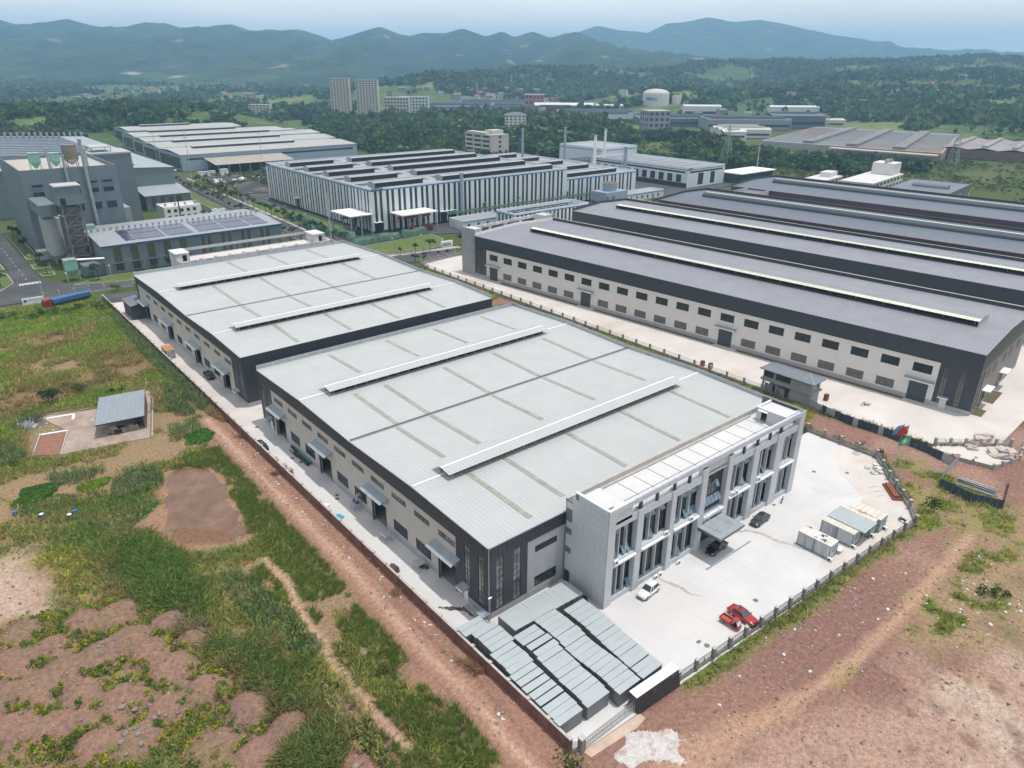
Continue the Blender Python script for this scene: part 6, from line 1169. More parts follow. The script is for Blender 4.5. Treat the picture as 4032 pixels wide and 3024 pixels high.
lb2 = thing('low_annex', 'second white annex with blue band, further right along the mill', 'office building'); hl = [(336+5*k, 337.4+5*k, 1.0, 2.8) for k in range(7)]; shell(lb2, 333, 372, 296, 306, 4.8, m_kw, m_kr, 0.6, hl); MB().box(333,372,295.94,296,3.7,4.1).build('blue_band', m_bluep, lb2); [win(lb2, '-y', 296.1, *a, 1, 1) for a in hl]
# green pipe bridge
pb = thing('pipe_bridge', 'green pipe bridge running along the foot of the mill', 'pipe bridge'); m_gp = PM('green_pipe', (0.07,0.15,0.085), 0.6, 0.15, 1)
for z, y in ((5.2,308.5),(5.9,309.3)): MB().tube((214,y,z),(330,y,z),0.35,8).build('pipe', m_gp, pb)
for k in range(15): MB().beam((215+8*k,308.9,0),(215+8*k,308.9,5),0.3).build('trestle', m_gp, pb)
for x in (238,262,300): MB().tube((x,308.9,5.9),(x,308.9,8.2),0.45,8).build('pipe_riser', m_gp, pb); MB().tube((x,308.9,8.2),(x+3,310.5,8.2),0.45,8).build('pipe_elbow', m_gp, pb)
ctw = thing('cooling_tower', 'blue-grey cooling tower with round fan stack and louvred sides', 'cooling tower', (322,296,0)); MB().box(-9,9,-6,6,3,8.6).build('casing', m_blueg, ctw); MB().box(-8.5,8.5,-5.5,5.5,0,3).build('louvre', m_strip, ctw)
MB().cyl(0,0,8.6,13.2,4.0,4.6,20).build('fan_stack', m_blueg, ctw); MB().cyl(0,0,13.0,13.25,4.3,4.3,20).build('stack_rim', m_rust, ctw)
b = MB(); [b.beam((s*9,t*6,8.6),(s*9,t*6,9.6),0.1) for s in (-1,1) for t in (-1,1)]; b.beam((-9,-6,9.6),(9,-6,9.6),0.08); b.beam((-9,-6,9.1),(9,-6,9.1),0.08); b.beam((-9,-6,9.6),(-9,6,9.6),0.08); b.build('hand_rail', m_cream, ctw)
for x in (-8.4,-3.5): MB().tube((x,-6.6,0),(x,-6.6,6.5),0.4,8).build('riser_pipe', m_gp, ctw)
CHIM = ((224.5,309.7,0,24.5,1.0,'tall blue-grey chimney standing before the striped mill front'),(350,408,14.4,34,0.9,'blue-grey chimney on the far edge of the annex roof'),(384,400,0,34,0.9,'slim grey chimney between annex and white works'),(366,352,0,33,1.0,'stout white chimney with capped top by the white works'),(372,330,0,27,1.2,'blue-grey chimney in front of the white works'),(418,392,0,32,0.85,'cream chimney with rimmed top on the white works'))
for x, y, z0_, z1_, r, lab in CHIM:
    t_ = thing('chimney', lab, 'chimney', (x, y, 0)); MB().cyl(0,0,z0_,z1_,r,r*0.92,14).build('shaft', m_blueg if 'blue' in lab or 'grey' in lab else m_white, t_); MB().cyl(0,0,z1_,z1_+0.6,r*1.25,r*1.25,14).build('cap', m_steel, t_)
def canopy(label, x0, x1, y0, y1, h):
    T = thing('loading_canopy', label, 'canopy'); MB().box(x0,x1,y0,y1,h,h+0.5).build('roof', m_white, T)
    for X in (x0+0.6,(x0+x1)/2,x1-0.6):
        for Y in (y0+0.6,y1-0.6): MB().beam((X,Y,0),(X,Y,h),0.45).build('column', m_steel, T)
    b = MB(); b.beam((x0+0.6,y0+0.6,0.5),((x0+x1)/2,y0+0.6,h),0.15); b.beam((x1-0.6,y0+0.6,0.5),((x0+x1)/2,y0+0.6,h),0.15); b.build('brace', m_steel, T)
    MB().box(x0+1,x1-1,(y0+y1)/2-0.6,(y0+y1)/2+0.6,h-2.4,h-1.2).build('crane_beam', m_rust if x0 < 170 else PM('crane_red', (0.35,0.04,0.02)), T)
canopy('white flat loading canopy on posts at the left corner of the mill', 160.5, 172.8, 311.5, 331.5, 9.4); canopy('white flat loading canopy on posts before the mill front', 182.5, 203.2, 300.6, 312.4, 9.0)
m_tarp = PM('green_tarpaulin', (0.045,0.105,0.062), 0.6, 0.3, 0.9, bump=0.25, bscale=0.8, col2=(0.075,0.15,0.095), scale2=0.5)
def tarp(label, x0, y0, x1, y1, w_, h):
    d = Vector((x1-x0, y1-y0)); L = d.length; rz = math.atan2(d.y, d.x); nx_, ny_ = max(6, int(L/0.9)), 9; u = np.linspace(0, 1, nx_); v = np.linspace(-1, 1, ny_); U, V = np.meshgrid(u, v)
    prof = np.clip(1-np.abs(V)**4, 0, 1); ends = np.clip(np.minimum(U, 1-U)*L/0.9, 0, 1)**0.5; nz = fbm(U*L+x0, V*3+y0, 2.2, 3, 8)
    Z = h*prof*ends*(0.72+0.5*nz); X = U*L; Y = V*w_/2*(1.0+0.12*(nz-0.5))
    o = gridmesh('tarpaulin_pile', X, Y, Z, None, m_tarp); o.location = (x0, y0, 0.1); o.rotation_euler = (0,0,rz); return tag(o, label, 'tarpaulin pile', 'green tarpaulin piles in the mill yard')
tarp('long green tarpaulin pile at the left rear of the bright lawn',152.6,296.6,166,297.6,4.2,2.8); tarp('green tarpaulin pile in the middle behind the bright lawn',166.2,297.4,178,296.0,4.2,3.0); tarp('green tarpaulin pile at the right rear of the bright lawn',178.6,295.6,194,297.6,4.6,3.4)
tarp('double green tarpaulin pile on the drive near the mill wall',160,345,160.5,366,6,3.0); tarp('green tarpaulin pile next to the left loading canopy',156.4,322,157,343,5,3.2); tarp('green tarpaulin pile in front of the left loading canopy',158.6,306,159,321,5,3.4); tarp('flat green tarpaulin among the avenue trees',153.4,336,154,348,3,2.4); tarp('green tarpaulin pile further up beside the avenue trees',156.2,362,157,376,3.4,2.6); tarp('far green tarpaulin pile near the coal yard road',161.5,410,162.5,424,3.2,2.4); tarp('green tarpaulin by the rear parapet of the far pale hall',139,262,141,270,3,2.2)
ks = thing('monument_sign', 'low white monument sign with navy letters on the lawn corner', 'sign', (182.1,267.6,0), D2R(-3)); MB().box(0,6,0,0.8,0,2.8).build('slab', m_white, ks); text(ks, 'KEDA', 1.5, (0.5,-0.02,0.8), '-y', PM('navy_letters', (0.02,0.03,0.12)), 0.03, sx=1.15, shear=0.15)
post_fence('lawn_fence', 'pale post railing along the edge of the bright lawn', [(152.6,278.4),(156.2,271.0),(163.4,268.2),(181.5,266.8)], step=3.2, h=1.5, base=0.35, mat=PM('pale_stone_post', (0.42,0.41,0.39)), panel='bars')
post_fence('avenue_fence', 'dark panelled fence with grey posts along the left of the avenue', [(137.0,300),(137.6,340),(139.2,403),(146.6,520)], step=4.4, h=2.0, base=0.4, mat=PM('pale_stone_post', (0.42,0.41,0.39)), panel='mesh')
post_fence('plant_fence', 'grey posts with black bars in front of the plant road', [(29.6,290.0),(58,289.2)], step=4.7, h=2.1, base=0.3, mat=PM('pale_stone_post', (0.42,0.41,0.39)), panel='bars')
sgp = thing('name_wall', 'long white wall sign with blue lettering behind the red lorry', 'sign', (22.6,285.6,0), D2R(-4)); MB().box(0,6.4,0,0.4,0,2.4).build('slab', m_white, sgp)
sg = MB().cyl(0,0,0,0.05,0.5,n=14).build('emblem', m_bluep, sgp, (0.9,-0.02,1.5)); sg.rotation_euler = (math.pi/2,0,0)
for k in range(7): b = MB(); b.box(0,0.42,-0.03,0,0.25,0.33); b.box(0,0.42,-0.03,0,0.5,0.58); b.box(0.17,0.25,-0.031,0,0,0.7); b.build('character', PM('sign_blue', (0.06,0.30,0.50), 0.5, 0.05, 1), sgp, (1.8+k*0.6,0,1.2))
# ------------------------------------------------------------ grey plant on the left
pt = thing('process_plant', 'tall grey-blue process building with window rows and rooftop filters', 'factory')
fx = [44.6,51.4,58.2,65.0,71.0]; ho = []
for i, x in enumerate(fx):
    for z in ((24.2,26.2),(17.2,19.2),(13.0,15.0),(8.6,10.6),(4.2,6.2)) if i == 0 else ((24.2,26.2),(17.2,19.2)): ho.append((x-2.0, x+2.0, *z))
shell(pt, 39.5, 75.4, 360, 420, 35.2, m_grb, m_cap, 1.6, ho)
for h_ in ho: win(pt, '-y', 360.15, *h_, 5, 2, panes=False)
for i, x in enumerate(fx):
    for z in (29.2,20.2)+((11.2,7.0) if i == 0 else ()): MB().box(x-2.2,x+2.2,359.2,359.98,z,z+0.5).build('louvre_hood', m_roofb, pt); MB().box(x-2.0,x+2.0,359.9,359.99,z-0.9,z).build('louvre', m_strip, pt)
MB().box(75.5,93.5,408,428,0,34.6).build('stair_tower', m_grb, pt); MB().box(75.2,93.8,407.7,428.3,34.6,35.4).build('tower_coping', m_plinth, pt); MB().box(77,86,412,424,37.6,38).build('tower_canopy', m_roof, pt)
b = MB(); [b.beam((X,Y,35.4),(X,Y,37.6),0.2) for X in (77.3,85.7) for Y in (412.3,423.7)]; b.build('canopy_post', m_frame, pt); MB().box(67,84,388,407.6,0,12).build('side_block', PM('pale_grey_render', (0.33,0.36,0.38), 0.8, 0.1, 0.4), pt); win(pt, '-y', 387.98, 79, 82, 4, 6, 3, 1)
m_mint = PM('mint_filter_paint', (0.22,0.44,0.35), 0.6, 0.15, 0.6)
def filt(label, x, y, z, s=1.0):
    T = thing('dust_filter', label, 'dust filter', (x, y, z)); a = 2.2*s
    MB().box(-a,a,-a,a,4.2*s,8.2*s).build('housing', m_mint, T); MB().add([(-a,-a,4.2*s),(a,-a,4.2*s),(a,a,4.2*s),(-a,a,4.2*s),(-.4,-.4,1.4*s),(.4,-.4,1.4*s),(.4,.4,1.4*s),(-.4,.4,1.4*s)], [(0,4,5,1),(1,5,6,2),(2,6,7,3),(3,7,4,0),(4,7,6,5)]).build('hopper', m_mint, T)
    for X in (-a,a):
        for Y in (-a,a): MB().beam((X*.95,Y*.95,0),(X*.95,Y*.95,4.2*s),0.2).build('leg', m_mint, T)
    MB().box(-a*1.05,a*1.05,-a*1.05,a*1.05,8.2*s,8.4*s).build('top_plate', m_steel, T); return T
filt('mint green rooftop dust filter at the left', 47, 368, 33.6, 0.9); filt('mint green rooftop dust filter left of the silo', 55, 372, 33.6, 0.8); filt('mint green dust filter standing on the ground by the lattice tower', 42.8, 311.5, 0, 0.95); filt('mint green dust filter between lattice tower and plant', 57.5, 345.5, 6, 0.9)
si = thing('roof_silo', 'rusty grey silo on the process building roof', 'silo', (61.5,374,33.6)); MB().cyl(0,0,3.5,9.5,3.0,n=18).build('drum', PM('stained_silo', (0.20,0.20,0.19), 0.7, 0.25, 0.5, col2=(0.24,0.16,0.09), scale2=0.4), si); MB().cyl(0,0,1.2,3.5,0.6,3.0,18).build('cone', m_plinth, si); [MB().beam((X,Y,0),(X,Y,3.6),0.25).build('leg', m_frame, si) for X in (-2,2) for Y in (-2,2)]
for x, y, z0_, z1_, r, lab in ((63.5,359.2,6,46,0.7,'tall slim grey flue rising past the plant roof'),(56.0,359.2,12,40,0.5,'shorter grey flue fixed to the plant facade'),(52.2,370,33.6,42,0.45,'short roof flue between the mint filters'),(66.8,372,33.6,41,0.7,'stub flue right of the roof silo')): 
    t_ = thing('flue', lab, 'flue', (x, y, 0)); MB().cyl(0,0,z0_,z1_,r,n=12).build('pipe', PM('flue_grey', (0.30,0.34,0.36), 0.5, 0.1, 0.6), t_); MB().cyl(0,0,z1_,z1_+0.4,r*1.3,n=12).build('cap', m_plinth, t_)
lt = thing('lattice_tower', 'tall rusty lattice elevator tower with grey head house', 'tower', (50.2,331.5,0)); m_lat = PM('lattice_grey', (0.20,0.21,0.205), 0.7, 0.3, 0.8, col2=(0.15,0.11,0.08), scale2=0.6)
for X in (-3.2,3.2):
    for Y in (-3.6,3.6): MB().beam((X,Y,0),(X,Y,25),0.5).build('corner_leg', m_lat, lt)
for k in range(6):
    z = 1+4*k
    for a, c in (((-3.2,-3.6),(3.2,-3.6)),((3.2,-3.6),(3.2,3.6)),((-3.2,-3.6),(-3.2,3.6))):
        b = MB(); b.beam((*a,z),(*c,z),0.3); b.beam((*a,z),(*c,z+4),0.22); b.beam((*c,z),(*a,z+4),0.22); b.build('brace_panel', m_lat, lt)
MB().box(-2.2,2.2,-2.4,2.4,0,24).build('inner_casing', PM('casing_dark', (0.13,0.135,0.13), 0.8, 0.25, 0.6), lt); MB().box(-4.2,4.2,-4.4,4.4,25,32).build('head_house', m_grb, lt); MB().box(-4.6,4.6,-4.8,4.8,32,32.4).build('head_roof', m_roof, lt); MB().box(-3.4,-1.6,-4.48,-4.4,25.2,27.8).build('door', m_black, lt)
MB().add([(-4.2,4.4,20),(-10,4.4,20),(-10,28,20),(-4.2,28,20),(-4.2,4.4,24.5),(-10,4.4,24.5),(-10,28,24.5),(-4.2,28,24.5)], [(3,2,1,0),(4,5,6,7),(0,1,5,4),(1,2,6,5),(2,3,7,6),(3,0,4,7)]).build('gallery', m_grb, lt)
for k, (x, y) in enumerate(((44.0,341.5),(44.0,349.0),(50.5,345))): sl = thing('storage_silo', f'{ORD[k]} pale grey silo under the plant conveyor gallery', 'silo', (x, y, 0), 0, 'pale silos beside the lattice tower'); MB().cyl(0,0,4,18.5,3.2,n=18).build('drum', PM('pale_silo', (0.34,0.36,0.36), 0.6, 0.12, 0.5), sl); MB().cyl(0,0,1.5,4,0.8,3.2,18).build('cone', m_plinth, sl); [MB().beam((2.2*math.cos(a),2.2*math.sin(a),0),(2.2*math.cos(a),2.2*math.sin(a),4.4),0.3).build('leg', m_plinth, sl) for a in (0.8,2.4,3.9,5.5)]
gt = thing('small_works_hut', 'small grey hut at the foot of the plant wall', 'hut', (38,352,0)); MB().box(0,7,0,5,0,3.4).build('wall', m_plinth, gt); MB().box(-0.2,7.2,-0.2,5.2,3.4,3.7).build('roof', m_conc, gt)
b2 = thing('equipment_block', 'low grey block with silver duct beside the lattice tower base', 'hut', (47,312,0)); MB().box(0,7.5,0,7,0,4.2).build('wall', m_grb, b2); MB().tube((-3.6,-1,7.4),(7.5,-1,6.4),0.55,10).build('duct', m_rim, b2)
ss = thing('solar_shed', 'long grey shed with solar panel roof and yellowish window panels', 'factory'); hw = [(58+6.2*k, 60.8+6.2*k, 1.0, 10.0) for k in range(5)]; hw2 = [(91.5+8.4*(k//2)+(k%2)*2.6, 92.9+8.4*(k//2)+(k%2)*2.6, 1.0, 10.0) for k in range(8)]
wall(MB(), 'x', 311, 0.4, 54.3, 126.5, 0, 11, hw+hw2).build('wall', m_grb, ss); MB().box(54.3,54.7,311.41,355,0,11).build('wall', m_grb, ss); MB().box(126.1,126.5,311.41,355,0,11).build('wall', m_grb, ss)
m_yg = PM('yellowed_glass', (0.11,0.105,0.05), 0.4, 0.25, 0.6)
for a in hw: win(ss, '-y', 311.1, a[0],a[1],4.2,10,3,4,gm=m_yg,panes=False); win(ss, '-y', 311.1, a[0],a[1],1,3.9,3,2,panes=False); MB().box(a[0]-1,a[1]+1,310.2,310.98,3.9,4.2).build('door_hood', m_roofb, ss)
for a in hw2: win(ss, '-y', 311.1, *a, 1, 6, gm=m_yg, panes=False)
for y0_, y1_, z0_, z1_ in ((310.6,333,11.05,12.6),(333,355,12.6,11.05)): MB().sheet((54,y0_,z0_),(126.8,y0_,z0_),(54,y1_,z1_),(126.8,y1_,z1_),1.1,0.06).build('roof_sheet', m_kr, ss)
MB().box(54,126.8,310.4,310.6,10.4,11.1).build('eave_band', PM('eave_blue', (0.035,0.09,0.19), 0.5, 0.1, 1), ss)
for (xa, xb) in ((64,68),(68.5,79),(80,90),(92.5,103),(104,114),(115,122)):
    for j in range(2): ya, yb = ((314.5,322.5) if j == 0 else (323.5,331)); zf = lambda y: 11.05+(y-310.6)*1.55/22.4+0.2; MB().add([(xa,ya,zf(ya)),(xb,ya,zf(ya)),(xb,yb,zf(yb)),(xa,yb,zf(yb))], [(0,1,2,3)]).build('solar_array', PM('solar_panel_blue', (0.045,0.06,0.105), 0.2, 0.3, 0.9, spec=0.7), ss)
for k in range(30): me = WC.setdefault('vent', MB().cyl(0,0,0,1.3,0.35,0.5,8).mesh('roof_vent', m_rim)); ob('roof_vent', me, ss, (56+2.35*k, 333, 12.5))
gt = thing('roof_railing', 'thin steel railing round the right edge of the solar roof', 'railing'); b = MB(); b.tube((126.4,311,12),(126.4,333,13.6),0.05,4); b.tube((126.4,333,13.6),(126.4,355,12),0.05,4); [b.tube((126.4,311+2*k,11),(126.4,311+2*k,13.4-abs(22-2*k)*0.07),0.04,4) for k in range(23)]; b.build('rail', m_steel, gt)
wo2 = thing('plant_office', 'two storey white flat-roofed office between plant and solar shed', 'office building'); hh = [(104+3.2*k, 105.6+3.2*k, z, z+1.7) for k in range(5) for z in (1.4,4.6)]; shell(wo2, 102.5, 121, 402, 416, 7.6, m_white, m_conc, 0.5, hh); [win(wo2, '-y', 402.1, *a, 2, 1, panes=False) for a in hh]; [MB().cyl(105+5*k,408,7.1,8.6,0.5,0.7,10).build('roof_vent', m_steel, wo2) for k in range(4)]
MB().tube((110,402,0),(110,402,13),0.3,8).build('flue_pipe', m_black, wo2)
wt = thing('water_tanks', 'row of pale blue settling tanks with white plant right of the plant office', 'tank', (123.5,396,0)); [MB().box(0,10,3.2*k,3.2*k+2.9,0,2.4).build('tank', m_blueg, wt) for k in range(5)]; [MB().cyl(2+2*k,7+1.5*(k%3),2.4,3.6,0.7,n=10).build('drum', m_white, wt) for k in range(5)]
bh = thing('solar_hall', 'huge low-pitched hall with dark solar arrays behind the process plant', 'factory')
shell(bh, -70, 127, 462, 700, 20, m_grb, m_kr, 0.3)
for xa, xb, za, zb in ((-70.5,28,20,25),(28,127.5,25,20)): MB().sheet((xa,461.5,za),(xa,700.5,za),(xb,461.5,zb),(xb,700.5,zb),3.0,0.1).build('roof_sheet', PM('plant_roof_grey', (0.30,0.335,0.35), 0.55, 0.1, 0.1), bh)
MB().add([(-70,461.9,20),(127,461.9,20),(28,461.9,24.9)], [(0,1,2)]).build('gable', m_grb, bh)
for k in range(17): y = 474+13*k; MB().add([(-62,y,20.9),(20,y,25.1),(20,y+8.4,25.1),(-62,y+8.4,20.9)], [(0,1,2,3)]).build('solar_array', m_sol, bh); MB().add([(36,y,25.1),(110,y,21.4),(110,y+8.4,21.4),(36,y+8.4,25.1)], [(0,1,2,3)]).build('solar_array', m_sol, bh)
for k in range(48): ob('roof_vent', WC['vent'], bh, (-62+4*k, 699, 20.6+4.4*(1-abs(-62+4*k-28)/99))).scale = (2,2,2)
lt2 = thing('lean_to', 'pale-roofed lean-to with window panels on the solar hall flank', 'factory'); hq = [(107+4.6*k, 109.4+4.6*k, 1, 7) for k in range(4)]; wall(MB(), 'x', 441, 0.3, 104, 128, 0, 8, hq).build('wall', m_grb, lt2); [win(lt2, '-y', 441.1, *a, 2, 4, gm=m_yg, panes=False) for a in hq]; MB().box(127.7,128,441.31,461.8,0,8).build('wall', m_grb, lt2); MB().sheet((103.5,440.4,8.05),(128.5,440.4,8.05),(103.5,461.8,10.5),(128.5,461.8,10.5),1.2,0.06).build('roof_sheet', PM('plant_roof_grey', (0.30,0.335,0.35)), lt2)
# pale blue factory further back, several parallel bays
for k, (y0_, y1_, x0_, x1_, h_) in enumerate(((593,652,170,318,12.0),(655,705,172,330,12.0),(708,752,176,340,12.5),(756,806,180,326,12.8),(812,870,188,300,14))):
    T = thing('pale_blue_factory', f'{ORD[k]} pale blue factory bay counting back from the coal yard', 'factory', group='pale blue factory bays')
    hf_ = [(x0_+4,x1_-4,h_-4.2,h_-2.8)] if k == 0 else []; hl_ = [(y0_+4,y1_-4,1.5,h_-2.5)]
    wall(MB(), 'x', y0_, 0.4, x0_, x1_, 0, h_, hf_).build('wall', m_blueg, T); wall(MB(), 'y', x0_, 0.4, y0_+.41, y1_, 0, h_, hl_).build('wall', m_blueg, T); MB().box(x1_-.4,x1_,y0_+.41,y1_,0,h_).build('wall', m_blueg, T); MB().box(x0_+.41,x1_-.41,y1_-.4,y1_,0,h_).build('wall', m_blueg, T)
    for a in hf_: MB().box(a[0],a[1],y0_+.2,y0_+.25,a[2],a[3]).build('window_strip', m_strip, T)
    win(T, '-x', x0_+.12, y0_+4, y1_-4, 1.5, h_-2.5, 12, 3, gm=m_strip, panes=False, fw_=0.2)
    ym = (y0_+y1_)/2
    for ya, yb, za, zb in ((y0_-.3,ym,h_+.05,h_+1.6),(ym,y1_+.3,h_+1.6,h_+.05)): MB().sheet((x0_-.3,ya,za),(x1_+.3,ya,za),(x0_-.3,yb,zb),(x1_+.3,yb,zb),2.4,0.1).build('roof_sheet', PM('pale_tan_roof', (0.37,0.37,0.345), 0.6, 0.1, 0.1), T)
    MB().box(x0_+18,x1_-45,ym-2.5,ym+2.5,h_+1.5,h_+3.0).build('ridge_ventilator', m_strip, T); MB().box(x0_+18,x1_-45,ym-2.8,ym+2.8,h_+3.0,h_+3.3).build('ventilator_roof', m_roof, T)
o = thing('yard_shed', 'tan-roofed open shed along the front of the pale blue factory', 'shed'); MB().sheet((186,566,6.2),(248,566,6.2),(186,592,9),(248,592,9),2,0.08).build('roof_sheet', PM('tan_roof', (0.34,0.31,0.26), 0.7, 0.15, 0.2), o); MB().box(188,246,584,591,0,6.5).build('wall', m_strip, o); [MB().beam((188+8*k,567,0),(188+8*k,567,6.2),0.3).build('post', m_steel, o) for k in range(8)]
for lab, x, y, w_, d, h_, m_ in (('small white cabin on the coal yard grass',206,486,8,3,2.8,m_white),('dark blue tin shed at the back of the coal yard',212,538,8,6,4.5,PM('tin_blue',(0.05,0.12,0.28),0.6,0.1,1)),('white container by the coal yard road',171,560,12,3,3,m_white),('small white hut beside the white container',186,556,5,4,4,m_white)):
    t_ = thing('yard_hut', lab, 'hut', (x, y, 0)); MB().box(0,w_,0,d,0,h_).build('wall', m_, t_); MB().box(-.2,w_+.2,-.2,d+.2,h_,h_+.2).build('roof', m_roof if m_ is m_white else m_, t_); MB().box(w_*.4,w_*.4+1,-.03,0,0,2).build('door', m_strip, t_)
rubble('row of white bulk bags on the coal yard', 194, 528, 12, 4, 40, [m_white], 1.2, 2.4, 0.8, 'bulk_bag_row', 'bulk bags', 'bulk_bag'); rubble('pile of pale scrap by the coal yard road', 172, 530, 6, 12, 40, [m_white, m_cap, m_steel], 0.8, 2.2, 0.6, 'scrap_pile', 'scrap', 'scrap_piece')
plate('coal_yard', [(166,470),(200,450),(232,470),(236,545),(176,560),(164,520)], -0.4, 0.02, PM('black_ash', (0.04,0.042,0.045), 0.95, 0.25, 0.3, col2=(0.14,0.12,0.09), scale2=0.06))
# poles
def pole(label, x, y, h, arms=(0.96,), r=0.28):
    t_ = thing('utility_pole', label, 'pole', (x, y, 0)); MB().cyl(0,0,0,h,r,r*0.5,8).build('shaft', m_plinth, t_)
    for f in arms: MB().beam((-1.6,0.6,h*f),(1.6,-0.6,h*f),0.14).build('cross_arm', m_plinth, t_)
    return t_
pole('very tall grey utility pole beside the avenue fence',140.9,476.9,38.6,(0.97,0.9)); pole('tall utility pole behind the coal yard',225.3,576,27,(0.96,0.88)); pole('tall stepped lighting mast near the far pale hall rear',146.4,304.3,23.2,(0.97,0.8,0.62),0.35); pole('pale mast left of the solar hall end',100,720,34,(0.98,)); pole('tall mast rising behind the process plant',62,705,46,(0.97,0.9),0.4); pole('tall grey pole beyond the dark-roofed halls',501,313,24,(0.86,),0.4); pole('slim mast behind the striped annex',360,322,31,(0.93,)); pole('utility pole near the pale blue factory bays',165,640,24,(0.95,0.85)); pole('white pole beside the red lorry',28.8,283.6,9,(),0.14)
def lamp(x, y, rz, lab, h=8.5):
    t_ = thing('street_lamp', lab, 'street lamp', (x, y, 0), rz, 'curved street lamps'); MB().cyl(0,0,0,h,0.11,0.07,6).build('post', m_steel, t_); MB().tube((0,0,h),(0.9,0,h+0.5),0.06,5).build('arm', m_steel, t_); MB().box(0.8,1.7,-0.15,0.15,h+0.42,h+0.55).build('lamp_head', m_white, t_)
for k in range(9): lamp(150.4+max(0,(310+26*k-340))*0.047, 310+26*k, math.pi, f'{ORD[k]} street lamp up the avenue, counted from the bright lawn')
for x, y, r_, lab in ((158,268,1.6,'street lamp at the left corner of the bright lawn'),(171,266,1.6,'street lamp in the middle of the lawn kerb'),(196,262,2.2,'street lamp behind the monument sign'),(33.6,330,3.1,'street lamp on the plant road kerb'),(52.5,293,1.5,'black lamp post before the solar shed'),(38.0,291,1.5,'black lamp post behind the red lorry')): lamp(x, y, r_, lab, 7)
# ------------------------------------------------------------ open shed, field clutter
sd = thing('open_shed', 'open-sided shed with grey sheet roof on the old concrete pad', 'shed')
NL, NRt, FR, FL = (19.8,165.6,3.3), (29.6,164.0,3.3), (33.4,177.7,3.9), (23.8,179.3,3.9)
MB().sheet(NL, NRt, FL, FR, 0.9, 0.05).build('roof_sheet', PM('shed_grey_sheet', (0.235,0.265,0.295), 0.5, 0.08, 0.3), sd)
for p in (NL, NRt, FR, FL): cx_, cy_ = 26.6, 171.7; MB().beam((p[0]+(cx_-p[0])*.05,p[1]+(cy_-p[1])*.05,0),(p[0]+(cx_-p[0])*.05,p[1]+(cy_-p[1])*.05,p[2]),0.15).build('post', m_wd, sd)
for a, c in ((NL,NRt),(FL,FR),(NL,FL),(NRt,FR)): MB().beam((a[0],a[1],a[2]-.1),(c[0],c[1],c[2]-.1),0.12,0.18).build('roof_beam', m_frame, sd)
MB().add([(23.9,179.1,0),(33.2,177.5,0),(33.2,177.5,3.7),(23.9,179.1,3.7)], [(0,1,2,3)]).build('back_wall', m_plinth, sd); MB().add([(33.3,177.4,0),(29.7,164.6,0),(29.7,164.6,3.2),(33.3,177.4,3.7)], [(0,1,2,3)]).build('side_wall', PM('shed_brick', (0.22,0.12,0.09), 0.9, 0.2, 1), sd)
rubble('jumble of old timber and boards stored under the open shed', 25.4, 167.0, 4.2, 1.8, 46, [m_wd, m_plinth, m_cap, m_frame], 0.5, 1.9, 1.3, 'timber_pile', 'timber', 'board')
rk = thing('bamboo_rack', 'pale bamboo ladder rack leaning at the front of the open shed', 'rack', (25.0,165.2,0.1), -0.15)
for k in range(5): MB().beam((0,0,0.15+k*.2),(3.2,0.1+k*.12,0.2+k*.2),0.07).build('pole', PM('bamboo', (0.45,0.38,0.24), 0.8, 0.1, 2), rk)
for k in range(5): MB().beam((0.2+k*.7,-0.05,0.1),(0.2+k*.7,0.55,1.05),0.06).build('rung', PM('bamboo', (0.45,0.38,0.24)), rk)
for k, (x, y) in enumerate(((1.4,143.3),(5.0,139.3),(8.9,136.0),(9.9,136.8))): bb = thing('plastic_barrel', ('blue barrel at the left edge of the vegetable plot','blue barrel with white top below the vegetable plot','blue barrel on its own near the bean rows','small blue barrel right of the others by the plot')[k], 'barrel', (x, y, 0)); MB().cyl(0,0,0,0.55,0.42,0.46,12).build('drum', m_bluep, bb); MB().cyl(0,0,0.55,0.62,0.36,0.36,12).build('lid', m_white if k in (1,2) else m_bluep, bb)
hm = [(x, y, r, h) for x, y, r, h in ((16,256,2.2,.8),(30,262,2.6,.9))]
def hz_(x, y): return float(height(np.array([[x]], float), np.array([[y]], float))[0, 0])
# lime patch, litter, stones
gx, gy = np.meshgrid(np.arange(44.5, 60, 0.35), np.arange(31.5, 41.6, 0.35)); LP = [(48.3,38.6),(50.8,39.6),(55.2,38.7),(57.2,36.8),(56,34.6),(54.3,33.2),(50,35.4)]
s = psd(gx, gy, LP)+(fbm(gx, gy, 1.6, 4, 77)-0.5)*4.2; zz = height(gx, gy)+np.where(s > 0, 0.03+0.10*np.clip(s, 0, 1)*fbm(gx, gy, 0.9, 2, 5), -0.25)
gridmesh('lime_patch', gx, gy, zz, None, PM('white_lime', (0.50,0.475,0.45), 0.95, 0.2, 1.5, bump=0.05, col2=(0.37,0.27,0.22), scale2=0.55, c2pos=(0.5,0.66), fine=(6.0, 0.15))); bpy.data.objects['lime_patch']['kind'] = 'structure'
def pebble(seed, n=7):
    r = np.random.default_rng(seed); b = MB(); P = []
    import itertools
    for x, y, z in itertools.product((-1,1), repeat=3): P.append((x*r.uniform(.35,.6), y*r.uniform(.3,.55), z*r.uniform(.25,.4)+0.25))
    return np.array(P), np.array([(0,1,3,2),(4,6,7,5),(0,4,5,1),(2,3,7,6),(0,2,6,4),(1,5,7,3)])
PEB = [pebble(k) for k in range(5)]
